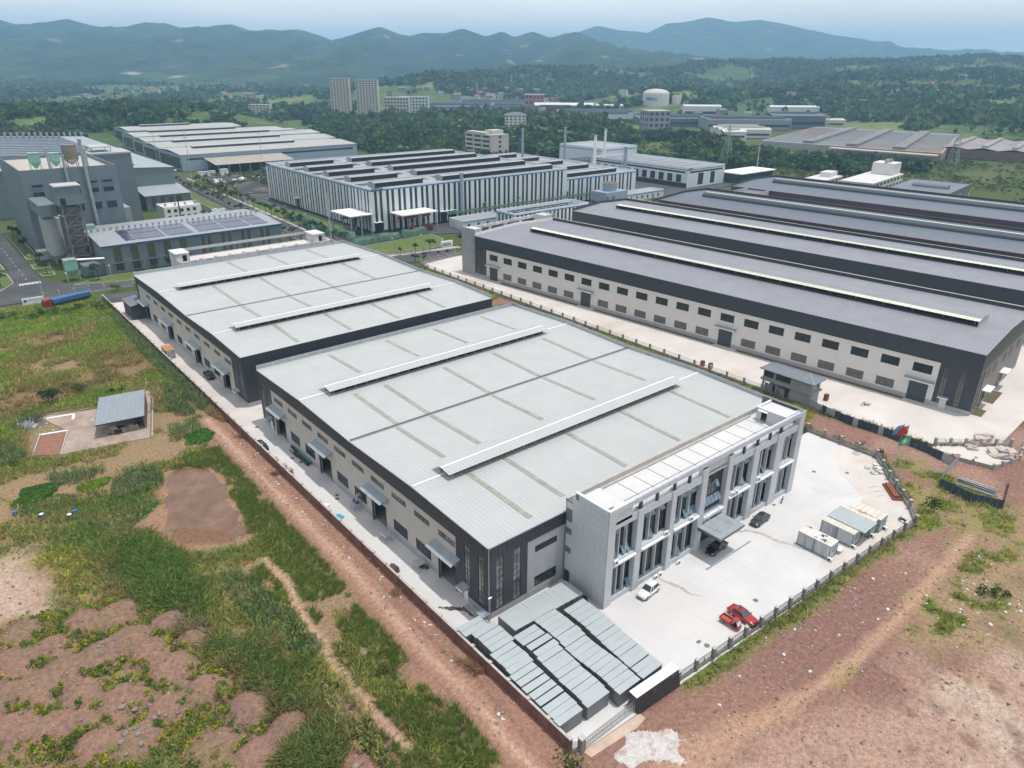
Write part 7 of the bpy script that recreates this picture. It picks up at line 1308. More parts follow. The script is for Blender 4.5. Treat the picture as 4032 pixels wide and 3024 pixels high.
def strew(name, label, cat, n, region, smin, smax, cols, mat, seed, p=2.2):
    r = np.random.default_rng(seed); P = np.array([region(r) for _ in range(n)]); z = height(P[:, 0][None], P[:, 1][None])[0]
    C = np.array(cols)[r.integers(0, len(cols), n)]; S = smin+(smax-smin)*r.random(n)**p
    o = merge(name, PEB, np.column_stack([P, z-0.03]), np.stack([S, S*r.uniform(.5,1,n), S*r.uniform(.3,.9,n)], 1), r.random(n)*6.28, C, mat); o['kind'] = 'stuff'; o['label'] = label; o['category'] = cat; return o
m_stone2 = PM('field_stone', (0.3,0.25,0.2), 0.9, 0.2, 2, attr='tint')
strew('field_stones', 'small stones scattered over the bare earth in front of the yard', 'stones', 2600, lambda r: (r.uniform(45,150), r.uniform(6,38)), 0.08, 0.45, [(.24,.17,.13),(.30,.24,.20),(.17,.11,.09),(.36,.30,.26)], m_stone2, 3)
strew('field_stones', 'small stones scattered among the soil heaps and weeds', 'stones', 2000, lambda r: (r.uniform(-10,44), r.uniform(45,150)), 0.08, 0.5, [(.22,.18,.15),(.17,.11,.09),(.28,.24,.20)], m_stone2, 4)
def litter_pt(r):
    k = r.random()
    if k < .35: return (r.normal(43.0,1.6), r.uniform(50,150))
    if k < .6: return (r.normal(113,7), r.normal(21,3.5))
    if k < .8: return (r.uniform(64,125), r.normal(33.5,2.5))
    return (r.normal(14,8), r.normal(178,8))
strew('litter', 'scraps of white plastic and paper blown over the ground', 'litter', 520, litter_pt, 0.10, 0.55, [(.6,.61,.6),(.5,.55,.56),(.62,.6,.55)], PM('plastic_scrap', (0.6,0.6,0.6), 0.6, 0.1, 2, attr='tint'), 6, 2.6)
m_rock = PM('grey_rock', (0.255,0.215,0.175), 0.9, 0.25, 1.2, bump=0.06, col2=(0.18,0.15,0.125), scale2=0.8)
def rockmesh(seed):
    import bmesh
    bm = bmesh.new(); bmesh.ops.create_icosphere(bm, subdivisions=2, radius=1.0); r = np.random.default_rng(seed); d = r.normal(0, 1, (6, 3))
    for v in bm.verts:
        k = 1.0
        for q in d: 
            q = q/np.linalg.norm(q); k = min(k, 0.78/max(0.05, v.co.dot(Vector(q)))) if v.co.dot(Vector(q)) > 0.62 else k
        v.co *= k*r.uniform(.94,1.06)
    me = bpy.data.meshes.new('boulder'); bm.to_mesh(me); bm.free(); me.materials.append(m_rock); return me
ROCK = [rockmesh(k) for k in range(5)]
def rock(x, y, s, label, grp=None):
    o = ob('boulder', ROCK[int(x*13+y*7) % 5], None, (x, y, hz_(x, y)+s*0.18), (x*3.1) % 6.28); o.scale = (s, s*(0.65+0.3*((x*7) % 1)), s*0.62); o['label'] = label; o['category'] = 'boulder'
    if grp: o['group'] = grp
rr_ = random.Random(12)
for k in range(34): rock(24.5+rr_.gauss(0,2.4), 108.8+rr_.gauss(0,1.2)-0.35*k/34, rr_.uniform(.18,.5), 'grey stone in the tumbled heap at the near end of the pond', 'stones tumbled at the pond end')
for x, y, s, lab in ((22.2,103.3,.95,'largest grey boulder between pond and weeds'),(20.4,112.0,.8,'boulder on the left bank of the pond, upper one'),(19.4,109.8,.75,'boulder on the left bank of the pond, lower one'),(23.6,105.2,.6,'flat boulder just behind the largest one'),(33.7,72.4,.75,'lone pale boulder in the young corn right of the footpath'),(27.7,75.5,.6,'boulder beside the footpath at the corn strip end'),(25.4,70.6,.6,'flat grey boulder left of the thin corn strip'),(20.8,57.6,.8,'big grey boulder near the bottom of the weeds'),(24.2,57.0,.6,'grey boulder in the weeds close to the footpath end'),(37.9,57.2,.6,'brown boulder on the slope beside the red track'),(148.6,41.8,1.1,'large brown boulder on the bank behind the flagpoles'),(20.3,86.6,.7,'half-buried boulder left of the corn strip')): rock(x, y, s, lab)
for k in range(22): rock(6.2+rr_.gauss(0,1.4), 79.6+rr_.gauss(0,2.0), rr_.uniform(.2,.55), 'grey stone in the rock pile among the soil heaps', 'rock pile among the soil heaps')
# ------------------------------------------------------------ plants
r_ = np.random.default_rng(21)
def tuft(seed, n=7, h=0.55, w=0.10, spread=0.22):
    r = np.random.default_rng(seed); V = []
    for k in range(n):
        a = r.random()*6.28; bx, by = r.normal(0, spread, 2); dx, dy = math.cos(a), math.sin(a); l = h*r.uniform(.6,1.2); t = r.normal(0, .62, 2)*l; ww = w*r.uniform(.6,1.2)
        V += [(bx-dx*ww, by-dy*ww, -0.05), (bx+dx*ww, by+dy*ww, -0.05), (bx+dx*ww*.35+t[0], by+dy*ww*.35+t[1], l), (bx-dx*ww*.35+t[0]*.9, by-dy*ww*.35+t[1]*.9, l*.95)]
    return np.array(V), np.arange(n*4).reshape(n, 4)
TUFT = [tuft(k) for k in range(6)]; TALL = [tuft(k+20, 9, 1.0, 0.10, 0.26) for k in range(5)]
def field(name, label, n, xr, yr, seed, bias=0.0, protos=TUFT, smin=.6, smax=1.5, tall=1.0, keepf=None, cm=1.75, cat='grass'):
    r = np.random.default_rng(seed); X = r.uniform(*xr, n); Y = r.uniform(*yr, n); C = colour(X[None], Y[None])[0]
    g = (C[:, 1]-0.82*C[:, 0])*22+bias+0.7*(fbm(X, Y, 2.5, 2, seed)-.5); k = g > r.random(n)
    for P in (YARD, RWYARD, POND, SLAB): k &= psd(X, Y, P) < -0.25
    if keepf is not None: k &= keepf(X, Y, r)
    k &= lined(X, Y, T_L) > 0.9
    X, Y, C = X[k], Y[k], C[k]; m = len(X); T = C*r.uniform(.8, 1.35, (m, 1))*cm; y = r.random(m)[:, None]; T = np.where(y < .18, T*np.array([1.5,1.25,.9]), T); T = np.where(y > .9, T*np.array([.75,1.0,.8]), T)
    S = r.uniform(smin, smax, m); o = merge(name, protos, np.column_stack([X, Y, height(X[None], Y[None])[0]]), np.stack([S, S, S*tall], 1), r.random(m)*6.28, np.clip(T, 0, .6), m_leaf); o['kind'] = 'stuff'; o['label'] = label; o['category'] = cat; return o
field('field_grass', 'patchy grass and weeds over the field left of the block wall', 62000, (-22, 44.6), (44, 172), 2, 0.26)
field('meadow_grass', 'green meadow grass behind the old concrete pad', 34000, (-5, 44), (172, 284), 3, 0.5, smin=.8, smax=2.0)
field('tall_weeds', 'dense tall dark green weeds running down the middle of the field', 22000, (5, 28), (54, 126), 4, 0.6, TALL, .7, 1.35, keepf=lambda X, Y, r: al(X, Y, Z_GD, 3, 3, 4, 1) > r.random(len(X)), cm=1.5)
field('bank_grass', 'grass and weeds on the bare ground right of the front yard', 30000, (44, 176), (4, 72), 5, -0.05, smin=.6, smax=1.6)
field('strip_grass', 'grass on the strip between the pale halls and the side fence', 12000, (144, 157), (70, 246), 6, 0.4, smin=.7, smax=1.7)
field('wall_weeds', 'fringe of green weeds along the foot of the block wall', 16000, (43.2, 45.05), (42, 190), 7, 1.2, TALL, .4, .9, keepf=lambda X, Y, r: fbm(X, Y, 5, 2, 8) > .42, cm=1.4)
for o in ('wall_weeds',): pass
def young(n, seed, xr, yr):
    r = np.random.default_rng(seed); X = r.uniform(*xr, n); Y = r.uniform(*yr, n); k = (fbm(X, Y, 6, 3, 5) > .45) & (lined(X, Y, T_L) > 2.4) & (lined(X, Y, T_L2) > .8) & (psd(X, Y, POND) < -1); return X[k], Y[k]
X, Y = young(11000, 8, (26, 41), (46, 145)); m = len(X); T = np.array([(.16,.24,.045)])*r_.uniform(.7,1.6,(m,1)); T = np.where(r_.random((m,1)) < .2, np.array([[.26,.28,.05]]), T)
o = merge('seedling_rows', TALL, np.column_stack([X, Y, height(X[None], Y[None])[0]]), np.stack([r_.uniform(.35,.6,m)]*2+[r_.uniform(.6,1.1,m)], 1), r_.random(m)*6.28, T, m_leaf); o['kind'] = 'stuff'; o['label'] = 'sparse young corn and weeds on the red slope by the track'; o['category'] = 'seedlings'
# shrubs of yellow-green weed between the soil heaps
SHR = [leaves(34, 0.62, 0.34, k, 4, .85, .2) for k in range(5)]; pts = []
while len(pts) < 520:
    x, y = r_.uniform(-12, 24), r_.uniform(54, 110); dmin = min(math.hypot(x-a, y-b)/c for a, b, c, d in MOUNDS)
    if 0.72 < dmin < 1.35 and al(np.array([x]), np.array([y]), Z_GD, 2, 2)[0] < .4: pts.append((x, y))
P = np.array(pts); m = len(P); T = np.array([(.20,.235,.032),(.12,.19,.030),(.27,.27,.03)])[r_.integers(0,3,m)]*r_.uniform(1.0,1.6,(m,1)); S = r_.uniform(.5,1.35,m)
o = merge('weed_shrubs', SHR, np.column_stack([P, height(P[:,0][None],P[:,1][None])[0]+.25]), np.stack([S,S,S*1.2],1), r_.random(m)*6.28, T, m_leaf); o['kind'] = 'stuff'; o['label'] = 'yellow-green weedy shrubs growing between the soil heaps'; o['category'] = 'shrubs'
# vegetable plots
def carpet(name, label, poly, n, size, h, cols, seed, cat='vegetables', holes=.0):
    r = np.random.default_rng(seed); Q = np.array(poly); X = r.uniform(Q[:,0].min(),Q[:,0].max(),n*3); Y = r.uniform(Q[:,1].min(),Q[:,1].max(),n*3); s = psd(X, Y, poly); k = (s+(fbm(X,Y,1.5,2,3)-.5)*.8 > 0) & (fbm(X, Y, 2.2, 3, seed) > holes); X, Y, s = X[k][:n], Y[k][:n], s[k][:n]; m = len(X)
    T = np.array(cols)[r.integers(0,len(cols),m)]*r.uniform(1.0,1.8,(m,1)); S = size*r.uniform(.7,1.3,m); z = height(X[None],Y[None])[0]+h*np.clip(s/.8,0,1)**.6
    o = merge(name, [leaves(6,.5,.55,90+k,2,.35,.3) for k in range(4)], np.column_stack([X,Y,z]), S, r.random(m)*6.28, T, m_leaf); o['kind'] = 'stuff'; o['label'] = label; o['category'] = cat
carpet('vegetable_plot', 'broad-leaved green vegetable plot beside the muddy pond', Z_VEG, 2600, .9, .15, [(.10,.21,.045),(.14,.26,.05),(.085,.17,.04)], 31, holes=.36)
carpet('vine_ridge', 'smooth dark green vine ridge left of the vegetable plot', [(1.0,147.4),(3.0,148.4),(9.6,149.4),(8.8,147.2),(4.4,144.2),(2.2,145.2)], 1200, .6, .75, [(.11,.22,.03),(.085,.18,.025)], 32); carpet('vine_ridge', 'bright yellow-green vine ridge next to the corn clump', [(12.0,146.2),(14.4,147.0),(17.9,146.6),(17.0,144.6),(13.9,142.6),(12.6,144.0)], 900, .6, .7, [(.24,.30,.03),(.17,.26,.03)], 33)
carpet('bean_plot', 'green bean plot between the vine ridge and corn patch', [(3.6,152),(9,151),(10,149.6),(3.2,148.9)], 700, .8, .35, [(.09,.18,.05)], 34); carpet('herb_bed', 'short green herb bed beside the old concrete pad', [(33.8,173),(36.6,171.6),(38.8,178),(36.2,179.4)], 500, .6, .15, [(.09,.18,.035)], 35); carpet('ground_vine', 'bright green creeper patch near the track by the corn', [(35,154.5),(39.6,156),(40.6,152),(37.4,148.6),(34,150.4)], 900, .7, .5, [(.11,.25,.04),(.09,.20,.04)], 36)
# corn
def corn_proto(seed):
    r = np.random.default_rng(seed); V = []; H = 1.9
    def q(a, b, c, d): V.extend([a, b, c, d])
    q((-.03,0,0),(.03,0,0),(.02,0,H),(-.02,0,H)); q((0,-.03,0),(0,.03,0),(0,.02,H),(0,-.02,H))
    for k in range(8):
        a = r.random()*6.28; c, s = math.cos(a), math.sin(a); z = .35+k*.19; l = r.uniform(.45,.75); w_ = .06
        p = [(0,z),(l*.5,z+.32),(l,z+.12),(l*1.25,z-.25)]
        for (x0_,z0_),(x1_,z1_), f in zip(p[:-1], p[1:], (1,1,.5)): q((x0_*c-s*w_,x0_*s+c*w_,z0_),(x0_*c+s*w_,x0_*s-c*w_,z0_),(x1_*c+s*w_*f,x1_*s-c*w_*f,z1_),(x1_*c-s*w_*f,x1_*s+c*w_*f,z1_))
    return np.array(V), np.arange(len(V)).reshape(-1, 4)
CORN = [corn_proto(k) for k in range(5)]
def corn(label, poly, sp, cols, seed, sc=1.0):
    r = np.random.default_rng(seed); Q = np.array(poly); X, Y = np.meshgrid(np.arange(Q[:,0].min(),Q[:,0].max(),sp), np.arange(Q[:,1].min(),Q[:,1].max(),sp)); X = X.ravel()+r.normal(0,sp*.25,X.size); Y = Y.ravel()+r.normal(0,sp*.25,Y.size); k = psd(X, Y, poly)+(fbm(X,Y,2,2,2)-.5) > 0; X, Y = X[k], Y[k]; m = len(X)
    T = np.array(cols)[r.integers(0,len(cols),m)]*r.uniform(1.1,1.9,(m,1)); S = sc*r.uniform(.75,1.2,m); o = merge('corn_patch', CORN, np.column_stack([X,Y,height(X[None],Y[None])[0]]), S, r.random(m)*6.28, T, m_leaf); o['kind'] = 'stuff'; o['label'] = label; o['category'] = 'corn'
GC, YC = [(.085,.14,.05),(.11,.17,.06),(.14,.18,.07)], [(.22,.22,.07),(.14,.17,.05),(.30,.27,.10)]
corn('long dark corn hedge outside the far part of the block wall', [(41.6,241),(43.0,256),(44.6,256),(44.6,166),(42.0,166),(41.4,200)], .62, GC, 41, .9); corn('corn strip running down beside the footpath', [(24.2,102.6),(26.8,101.6),(28.4,92),(30.0,77.2),(26.4,76.0),(25.2,84),(24.0,92)], .62, GC+[YC[0]], 42, .8); corn('thin yellowing corn strip near the bottom of the picture', [(26.4,71.6),(29.4,69.6),(29,62),(27.6,54),(25.4,55),(24.8,62.5)], .75, YC, 43, .8)
corn('corn row behind the dark vine ridge', [(8.4,153.8),(10,154.6),(18,150.6),(17.4,148.8),(13,147.6),(10,148.4)], .68, GC, 44, .85); corn('broad corn clump at the head of the pond', [(18.4,143.6),(22,147),(26.2,145.2),(26.0,138.5),(24.6,135.4),(21,135.2),(16.2,138.0),(17.0,140.6)], .68, GC, 45, .9); corn('corn clump at the left edge beside the old pad', [(1,180),(5.2,176),(6.4,165.6),(3,162.4),(-2,168)], .8, GC+[YC[1]], 46, .9); corn('bushy corn clump between the old pad and the block wall', [(39.6,187),(41.2,184),(40.6,163.6),(36.6,166.6),(36.4,171)], .75, GC, 47, .95); corn('yellowing corn clump left of the red track', [(33.2,160),(38.6,161),(39.8,156.5),(36,153.4),(31.6,153)], .8, GC+YC[:1], 48, .9); corn('pale corn tufts below the vegetable plot', [(4.4,134.5),(7.4,134.2),(9.4,128.4),(7.2,126.6),(4.6,129.6)], .8, YC, 49, .6)
# ------------------------------------------------------------ bushes and trees one can tell apart
def tree_parts(T, h, rad, seed, n=150, size=.55, tint=(.06,.10,.025), trunk=True, flat=.9, zc=None):
    V, Q = leaves(n, rad, size, seed, 6, flat, .25); zc = zc if zc is not None else h-rad*flat*.95; V = V+np.array([0,0,zc]); C = np.array([tint])*np.repeat(np.random.default_rng(seed).uniform(.65,1.35,n),4)[:,None]
    C = C*(np.clip(0.85+0.3*(V[:,2:3]-zc)/rad, .6, 1.2)*0+1)
    rawmesh('crown', V, Q, C, m_leaf, T)
    if trunk:
        b = MB(); b.tube((0,0,0),(0,0,zc),.035*h*.5+.04,7,.02*h*.5); r = random.Random(seed)
        for k in range(4): a = r.random()*6.28; b.tube((0,0,zc*.75),(rad*.5*math.cos(a),rad*.5*math.sin(a),zc+rad*.3),.05+.006*h,5,.03)
        b.build('trunk', m_trunk, T)
def bush(label, x, y, h, rad, seed, tint, n=150, size=.4, name='bush', cat='bush', grp=None):
    T = thing(name, label, cat, (x, y, hz_(x, y)), 0, grp); tree_parts(T, h, rad, seed, n, size, tint, True, h/(2.0*rad), h*.5); return T
DG, MG, YG = (.045,.092,.032), (.095,.15,.035), (.24,.29,.045)
bush('round dark green bush left of the open shed',15.7,191,5.2,2.9,1,DG,420,.55); bush('yellow-green bush between dark bush and shed',22.2,194.8,3.4,2.5,2,(.10,.125,.025),240,.5); bush('small dark bush behind the shed',28.6,189.4,2.2,1.6,3,DG,140); bush('feathery yellow bush among the soil heaps',15.4,76.8,2.3,1.0,4,YG,190,.3); bush('low yellow-green bush right of the feathery one',21.6,74.4,1.6,1.1,5,YG,150,.3); bush('yellow-green bush on the slope by the track',34.2,67.4,1.8,1.1,6,(.14,.19,.03),150,.32); bush('yellow bush at the bottom of the dark weeds',18.6,61.6,1.6,1.0,7,YG,130,.3); bush('dark shrub at the lower left among heaps',-1.6,80.6,1.8,1.5,8,(.10,.13,.025),170,.35); bush('green bush at the near end of the block wall',43.6,40.2,2.0,1.8,9,(.06,.12,.025),240,.4); bush('small green bush left of the gate corner',34.6,51.5,1.2,.9,10,(.13,.18,.03),100,.3)
bush('small dark tree beside the fence corner',133.2,36.2,3.2,1.7,11,(.045,.08,.022),220,.4,'small_tree','tree'); 
for k, (x, y) in enumerate(((115.3,21.6),(116.2,20.3),(117.4,19.2))): bush(f'{ORD[k]} of three round green clumps on the dry ground, from the left',x,y,1.5,.95,12+k,(.06,.115,.025),130,.35,grp='round green clumps on the dry ground')
for k, (x, y) in enumerate(((146.9,68.8),(146.9,62.0),(146.9,57.2),(147.2,53.0))): bush(f'{ORD[k]} clipped shrub outside the corner fence, from the far end',x,y,1.4,.9,16+k,(.06,.10,.025),110,.35,grp='shrubs outside the corner fence')
for k, x in enumerate((14.5,18.5,22.0,25.5,29.5,33.0,36.5,40.0,42.8)): y = 273.6-(k % 3)*2.2-0.12*x; bush(f'{ORD[k]} leafy bush along the road verge before the lorry, from the left',x,y,2.6+(k*37 % 10)*.14,2.3,30+k,((.10,.165,.022) if k % 3 else (.06,.11,.025)),200,.5,grp='leafy bushes on the verge before the lorry')
for k, (x, y) in enumerate(((63.5,283.5),(52,285.6),(70,305),(84,303.5),(64,303),(46.8,306.5),(78,299.5))): bush(f'{ORD[k]} round shrub on the verge below the solar shed, from the front',x,y,3.4,2.0,50+k,MG,200,.5,grp='round shrubs below the solar shed')
# street trees, one crown mesh shared by each kind
TV = []
for k in range(4):
    V, Q = leaves(170, 1.9, .62, 70+k, 6, 1.0, .25); V = V+np.array([0,0,4.0]); C = np.array([(.05,.10,.026)])*np.repeat(np.random.default_rng(k).uniform(.6,1.35,170),4)[:,None]; o = rawmesh('crown', V, Q, C, m_leaf); me = o.data; bpy.data.objects.remove(o)
    b = MB(); b.tube((0,0,0),(0,0,3.6),.13,7,.08); b.tube((0,0,2.4),(.8,.3,3.8),.06,5); b.tube((0,0,2.6),(-.7,.5,3.9),.06,5); TV.append((me, b.mesh('trunk', m_trunk)))
def street_tree(label, x, y, s, k, grp): 
    T = thing('street_tree', label, 'tree', (x, y, 0.1), (x*1.7+y) % 6.28, grp); T.scale = (s*(.9+.2*((k*31 % 7)/7)), s, s*(.85+.3*((k*17 % 5)/5))); c, t = TV[k % 4]; ob('crown', c, T); ob('trunk', t, T)
for k in range(24):
    y = 310+9.6*k; xr = 150.6+max(0,(y-340))*.046; street_tree('small street tree in the right-hand row of the avenue', xr, y, .95+.3*((k*13 % 9)/9), k, 'right row of avenue trees')
for k in range(22):
    y = 318+10.2*k; street_tree('small street tree in the left-hand row of the avenue', 138.6+max(0,(y-340))*.045, y, .85+.3*((k*19 % 9)/9), k+1, 'left row of avenue trees')
for k in range(8): y = 300+12*k; street_tree('small tree between tarpaulins and avenue pavement', 153.0+max(0,(y-340))*.05, y+4, .9+.25*((k*19 % 9)/9), k+2, 'trees between tarpaulins and avenue')
for k, (x, y, s, lab) in enumerate(((160.2,267,.75,'low broad tree at the left end of the lawn railing'),(166.6,265.2,1.0,'slim tree in the middle of the lawn railing'),(174.1,264.8,1.05,'second slim tree along the lawn railing'),(192,265.5,1.3,'dark tree beside the monument sign'),(60.4,284.6,1.2,'dark tree at the far end of the pale hall lane'),(36.8,342,1.3,'tree on the small kerbed lawn by the plant'),(36.4,326,1.1,'tree on the grass in front of the lattice tower'),(76,303,1.35,'tree with pale lamp before the solar shed'),(50,305,1.3,'tree on the grass left of the solar shed front'),(18,330,1.4,'tree on the rounded lawn left of the plant road'),(20,316,1.2,'tree near the tip of the rounded lawn'),(36,375,1.3,'first tree in the strip below the process plant'),(36,390,1.3,'second tree in the strip below the process plant'),(36,405,1.35,'third tree in the strip below the process plant'),(118,383,1.5,'tree before the white plant office'),(158.5,252.6,.9,'small tree at the yard corner by the road'),(161.0,250.4,.8,'sapling at the yard corner by the road'),(170,252.4,.6,'clipped bush left of the earth strip by the road'),(175,253,.6,'clipped bush right of the earth strip by the road'),(18,365,1.4,'tree left of the plant road, middle'),(17,385,1.4,'tree left of the plant road, far'))): street_tree(lab, x, y, s, k, 'trees round the estate')
# ------------------------------------------------------------ hills and mountains
UV = np.array([math.sin(YAW), math.cos(YAW)]); RV = np.array([math.cos(YAW), -math.sin(YAW)])
BUMPS = [(890,1472,33,230),(1090,1565,46,240),(1281,1666,58,260),(1471,1637,70,270),(1673,1599,72,280),(1797,1495,70,280),(2110,1494,84,330),(2267,1362,86,330),(2435,1221,90,340),(2603,1081,94,350),(2769,942,102,380),(2960,760,108,420),(1229,960,30,240),(1399,785,38,260),(1569,642,42,270),(1488,449,36,280),(1250,330,22,230),(1760,820,58,300),(1900,640,62,320),(1950,380,66,360),(1700,200,48,330),(120,985,30,130),(223,985,30,120),(310,1010,26,110),(20,1010,34,180),(-120,1080,36,200),(560,640,9,110),(680,720,9,120),(470,760,8,110),(640,470,7,110),(580,900,8,120)]
def hill_z(X, Y):
    Z = np.zeros(X.shape)
    for x, y, z, r in BUMPS: Z = np.maximum(Z, z*np.exp(-((X-x)**2+(Y-y)**2)/(2*(r*.62)**2)))
    d = X*UV[0]+Y*UV[1]; s = X*RV[0]+Y*RV[1]
    base = 36*np.clip((d-1150)/1500, 0, 1)*np.clip((s-150)/500, 0, 1)+14*np.clip((d-1300)/1500, 0, 1)
    Z = np.maximum(Z, base)*(0.78+0.44*fbm(X, Y, 260, 4, 71))+4*(fbm(X, Y, 90, 3, 72)-.5)*np.clip((d-700)/300, 0, 1)
    near = np.clip((d-520)/160, 0, 1); return Z*near-2.2+0.9*np.clip((d-1500)/800, 0, 1)
S_, D_ = np.meshgrid(np.arange(-2700, 3100, 22.0), np.arange(500, 3500, 20.0)); HX = S_*RV[0]+D_*UV[0]; HY = S_*RV[1]+D_*UV[1]; HZ = hill_z(HX, HY)
n1, n2, n3 = fbm(HX, HY, 150, 4, 81), fbm(HX, HY, 45, 3, 82), fbm(HX, HY, 400, 3, 83)
HC = np.zeros(HX.shape+(3,))+np.array((.085,.122,.042)); 
for col, a in (((.17,.21,.07), np.clip((n1-.50)*6, 0, 1)*.9), ((.20,.18,.085), np.clip((n2-.60)*7, 0, 1)*.7), ((.07,.105,.036), np.clip((n3-.5)*5, 0, 1)*.6), ((.12,.18,.05), np.clip((n2-.56)*8, 0, 1)*np.clip((.5-n1)*8, 0, 1)*.7)): HC = HC*(1-a[...,None])+np.array(col)*a[...,None]
hills = gridmesh('hills', HX, HY, HZ, HC, PM('hillside', (.08,.11,.035), .95, .35, .05, spec=.05, attr='tint')); hills['kind'] = 'structure'
R1 = [(-3900,250),(-3500,262),(-3107,277),(-2944,292),(-2869,274),(-2791,270),(-2682,280),(-2558,300),(-2445,272),(-2318,249),(-2198,250),(-2101,267),(-2005,284),(-1904,256),(-1761,238),(-1634,282),(-1520,247),(-1429,231),(-1334,246),(-1226,256),(-1123,225),(-1046,195),(-1005,209),(-882,244),(-773,275),(-670,236),(-604,222),(-523,241),(-403,242),(-296,267),(-164,224),(-70,254),(-4,221),(102,255),(210,222),(302,247),(396,223),(478,188),(588,152),(778,124),(1049,100),(1500,70),(2500,40),(4000,30)]
R2 = [(-2000,120),(-700,150),(-257,187),(37,246),(329,282),(536,336),(740,401),(950,365),(1201,348),(1361,423),(1525,435),(1727,477),(1939,438),(2184,458),(2353,437),(2610,387),(2868,340),(3125,304),(3387,249),(3624,220),(3775,206),(3980,222),(4103,235),(4278,209),(4625,200),(4997,191),(5600,180)]
m_mt = PM('forested_mountain', (.05,.08,.03), .95, .45, .012, spec=.03, attr='tint', bump=22.0, bscale=.02)
def mount(name, R, d0, dr, d1, s0, s1, st, amp, seed):
    S, D = np.meshgrid(np.arange(s0, s1, st), np.concatenate([np.arange(d0, dr, 45.0), [dr], np.arange(dr+60, d1, 120.0)])); rx, rz = np.array(R).T; t = np.clip((D-d0)/(dr-d0), 0, 1); back = np.clip((d1-D)/(d1-dr), 0, 1)
    sw = S+(1-t)*260*(fbm(S, D*.25, 500, 3, seed)-.5)*2; H = np.interp(sw, rx, rz); Hb = np.interp(S, rx, rz); H = H*(1-t)+Hb*t
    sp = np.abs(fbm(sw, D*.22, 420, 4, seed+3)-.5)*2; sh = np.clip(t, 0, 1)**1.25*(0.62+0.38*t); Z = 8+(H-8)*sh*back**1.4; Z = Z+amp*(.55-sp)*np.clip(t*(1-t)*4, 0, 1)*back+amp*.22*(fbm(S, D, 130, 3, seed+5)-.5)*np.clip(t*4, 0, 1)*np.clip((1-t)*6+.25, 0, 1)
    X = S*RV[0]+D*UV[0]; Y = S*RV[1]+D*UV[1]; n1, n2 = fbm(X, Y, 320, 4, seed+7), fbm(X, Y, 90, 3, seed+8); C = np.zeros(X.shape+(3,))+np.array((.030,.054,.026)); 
    for col, a in (((.065,.092,.04), np.clip((n1-.54)*7, 0, 1)*.5), ((.017,.032,.018), np.clip((n2-.5)*6, 0, 1)*.7), ((.006,.014,.012), np.clip((sp-.42)*3.5, 0, 1)*.75), ((.06,.10,.04), np.clip((.16-sp)*6, 0, 1)*.55), ((.10,.125,.06), np.clip((.18-t)*6, 0, 1)*np.clip((n2-.45)*6, 0, 1)*.7), ((.42,.34,.26), np.clip((fbm(X, Y, 60, 3, seed+9)-.80)*30, 0, 1)*.8)): C = C*(1-a[...,None])+np.array(col)*a[...,None]  # gullies darkened and spur crests lightened: relief shading put into the colour
    o = gridmesh(name, X, Y, Z-3, C, m_mt); o['kind'] = 'structure'; return o
mount('mountains', R1, 2350, 4600, 5600, -3900, 2600, 24, 150, 101); mount('far_mountains', R2, 5200, 7200, 8400, -2000, 5600, 40, 190, 131)
# ------------------------------------------------------------ woods
def frustum(n, d0, d1, seed, lim=.80):
    r = np.random.default_rng(seed); d = np.sqrt(r.uniform(d0*d0, d1*d1, n)); s = r.uniform(-lim, lim, n)*d; return s*RV[0]+d*UV[0], s*RV[1]+d*UV[1], d, s, r
CLEAR = [(560,1050,760,1230),(690,985,1060,1330),(860,940,1120,1075),(750,700,1090,890),(690,440,1110,690),(650,230,1010,500),(380,250,520,330),(150,560,345,876),(-90,440,150,730),(160,290,480,470),(440,140,560,250),(560,560,640,760)]
def wood(name, label, n, d0, d1, seed, protos, smin, smax, thr, cols, keep=None, cat='trees'):
    X, Y, d, s, r = frustum(n, d0, d1, seed); k = fbm(X, Y, 170, 4, 91)+.45*(fbm(X, Y, 48, 2, 92)-.5) > thr
    for a, b, c, e in CLEAR: k &= ~((X > a) & (X < c) & (Y > b) & (Y < e))
    if keep is not None: k = keep(X, Y, d, s, r, k)
    X, Y, d = X[k], Y[k], d[k]; m = len(X); gz = np.maximum(hill_z(X, Y), -.4); S = r.uniform(smin, smax, m); T = np.array(cols)[r.integers(0, len(cols), m)]*r.uniform(.7, 1.35, (m, 1))*(0.8+.4*fbm(X, Y, 60, 2, 5))[:, None]
    o = merge(name, protos, np.column_stack([X, Y, gz+S*.45]), np.stack([S, S, S*r.uniform(.8, 1.25, m)], 1), r.random(m)*6.28, T, m_leaf, jitter=.42); o['kind'] = 'stuff'; o['label'] = label; o['category'] = cat; return m
FARP = [leaves(11, .62, .85, 200+k, 3, .9, .5) for k in range(6)]; MIDP = [leaves(46, .56, .36, 220+k, 5, 1.0, .3) for k in range(6)]
WG = [(.048,.095,.034),(.080,.135,.044),(.034,.070,.03),(.115,.160,.052),(.06,.11,.05)]
def belt(X, Y, d, s, r, k):
    P = [(330,640),(372,700),(355,800),(420,860),(560,1080),(640,1000),(720,960),(745,780),(760,720),(735,560),(715,470),(700,330),(640,240),(560,255),(545,330),(500,350),(480,455),(430,465),(372,470),(350,560)]; b = psd(X, Y, P); bare = fbm(X, Y, 60, 3, 66)
    inn = (b > 0) & (bare > .40)
    lw = (X < 330) & (Y > 720) & (X > -250) & (d < 1080) & (bare > .33) & ~((X > 150) & (Y < 878) & (X < 345)); ok = inn | lw
    for a, b_, c, e in CLEAR: ok &= ~((X > a) & (X < c) & (Y > b_) & (Y < e))
    return ok
wood('tree_belt', 'dense dark green tree belt behind the industrial estate', 15000, 520, 1120, 7, MIDP, 6.5, 12.5, .5, WG, belt)
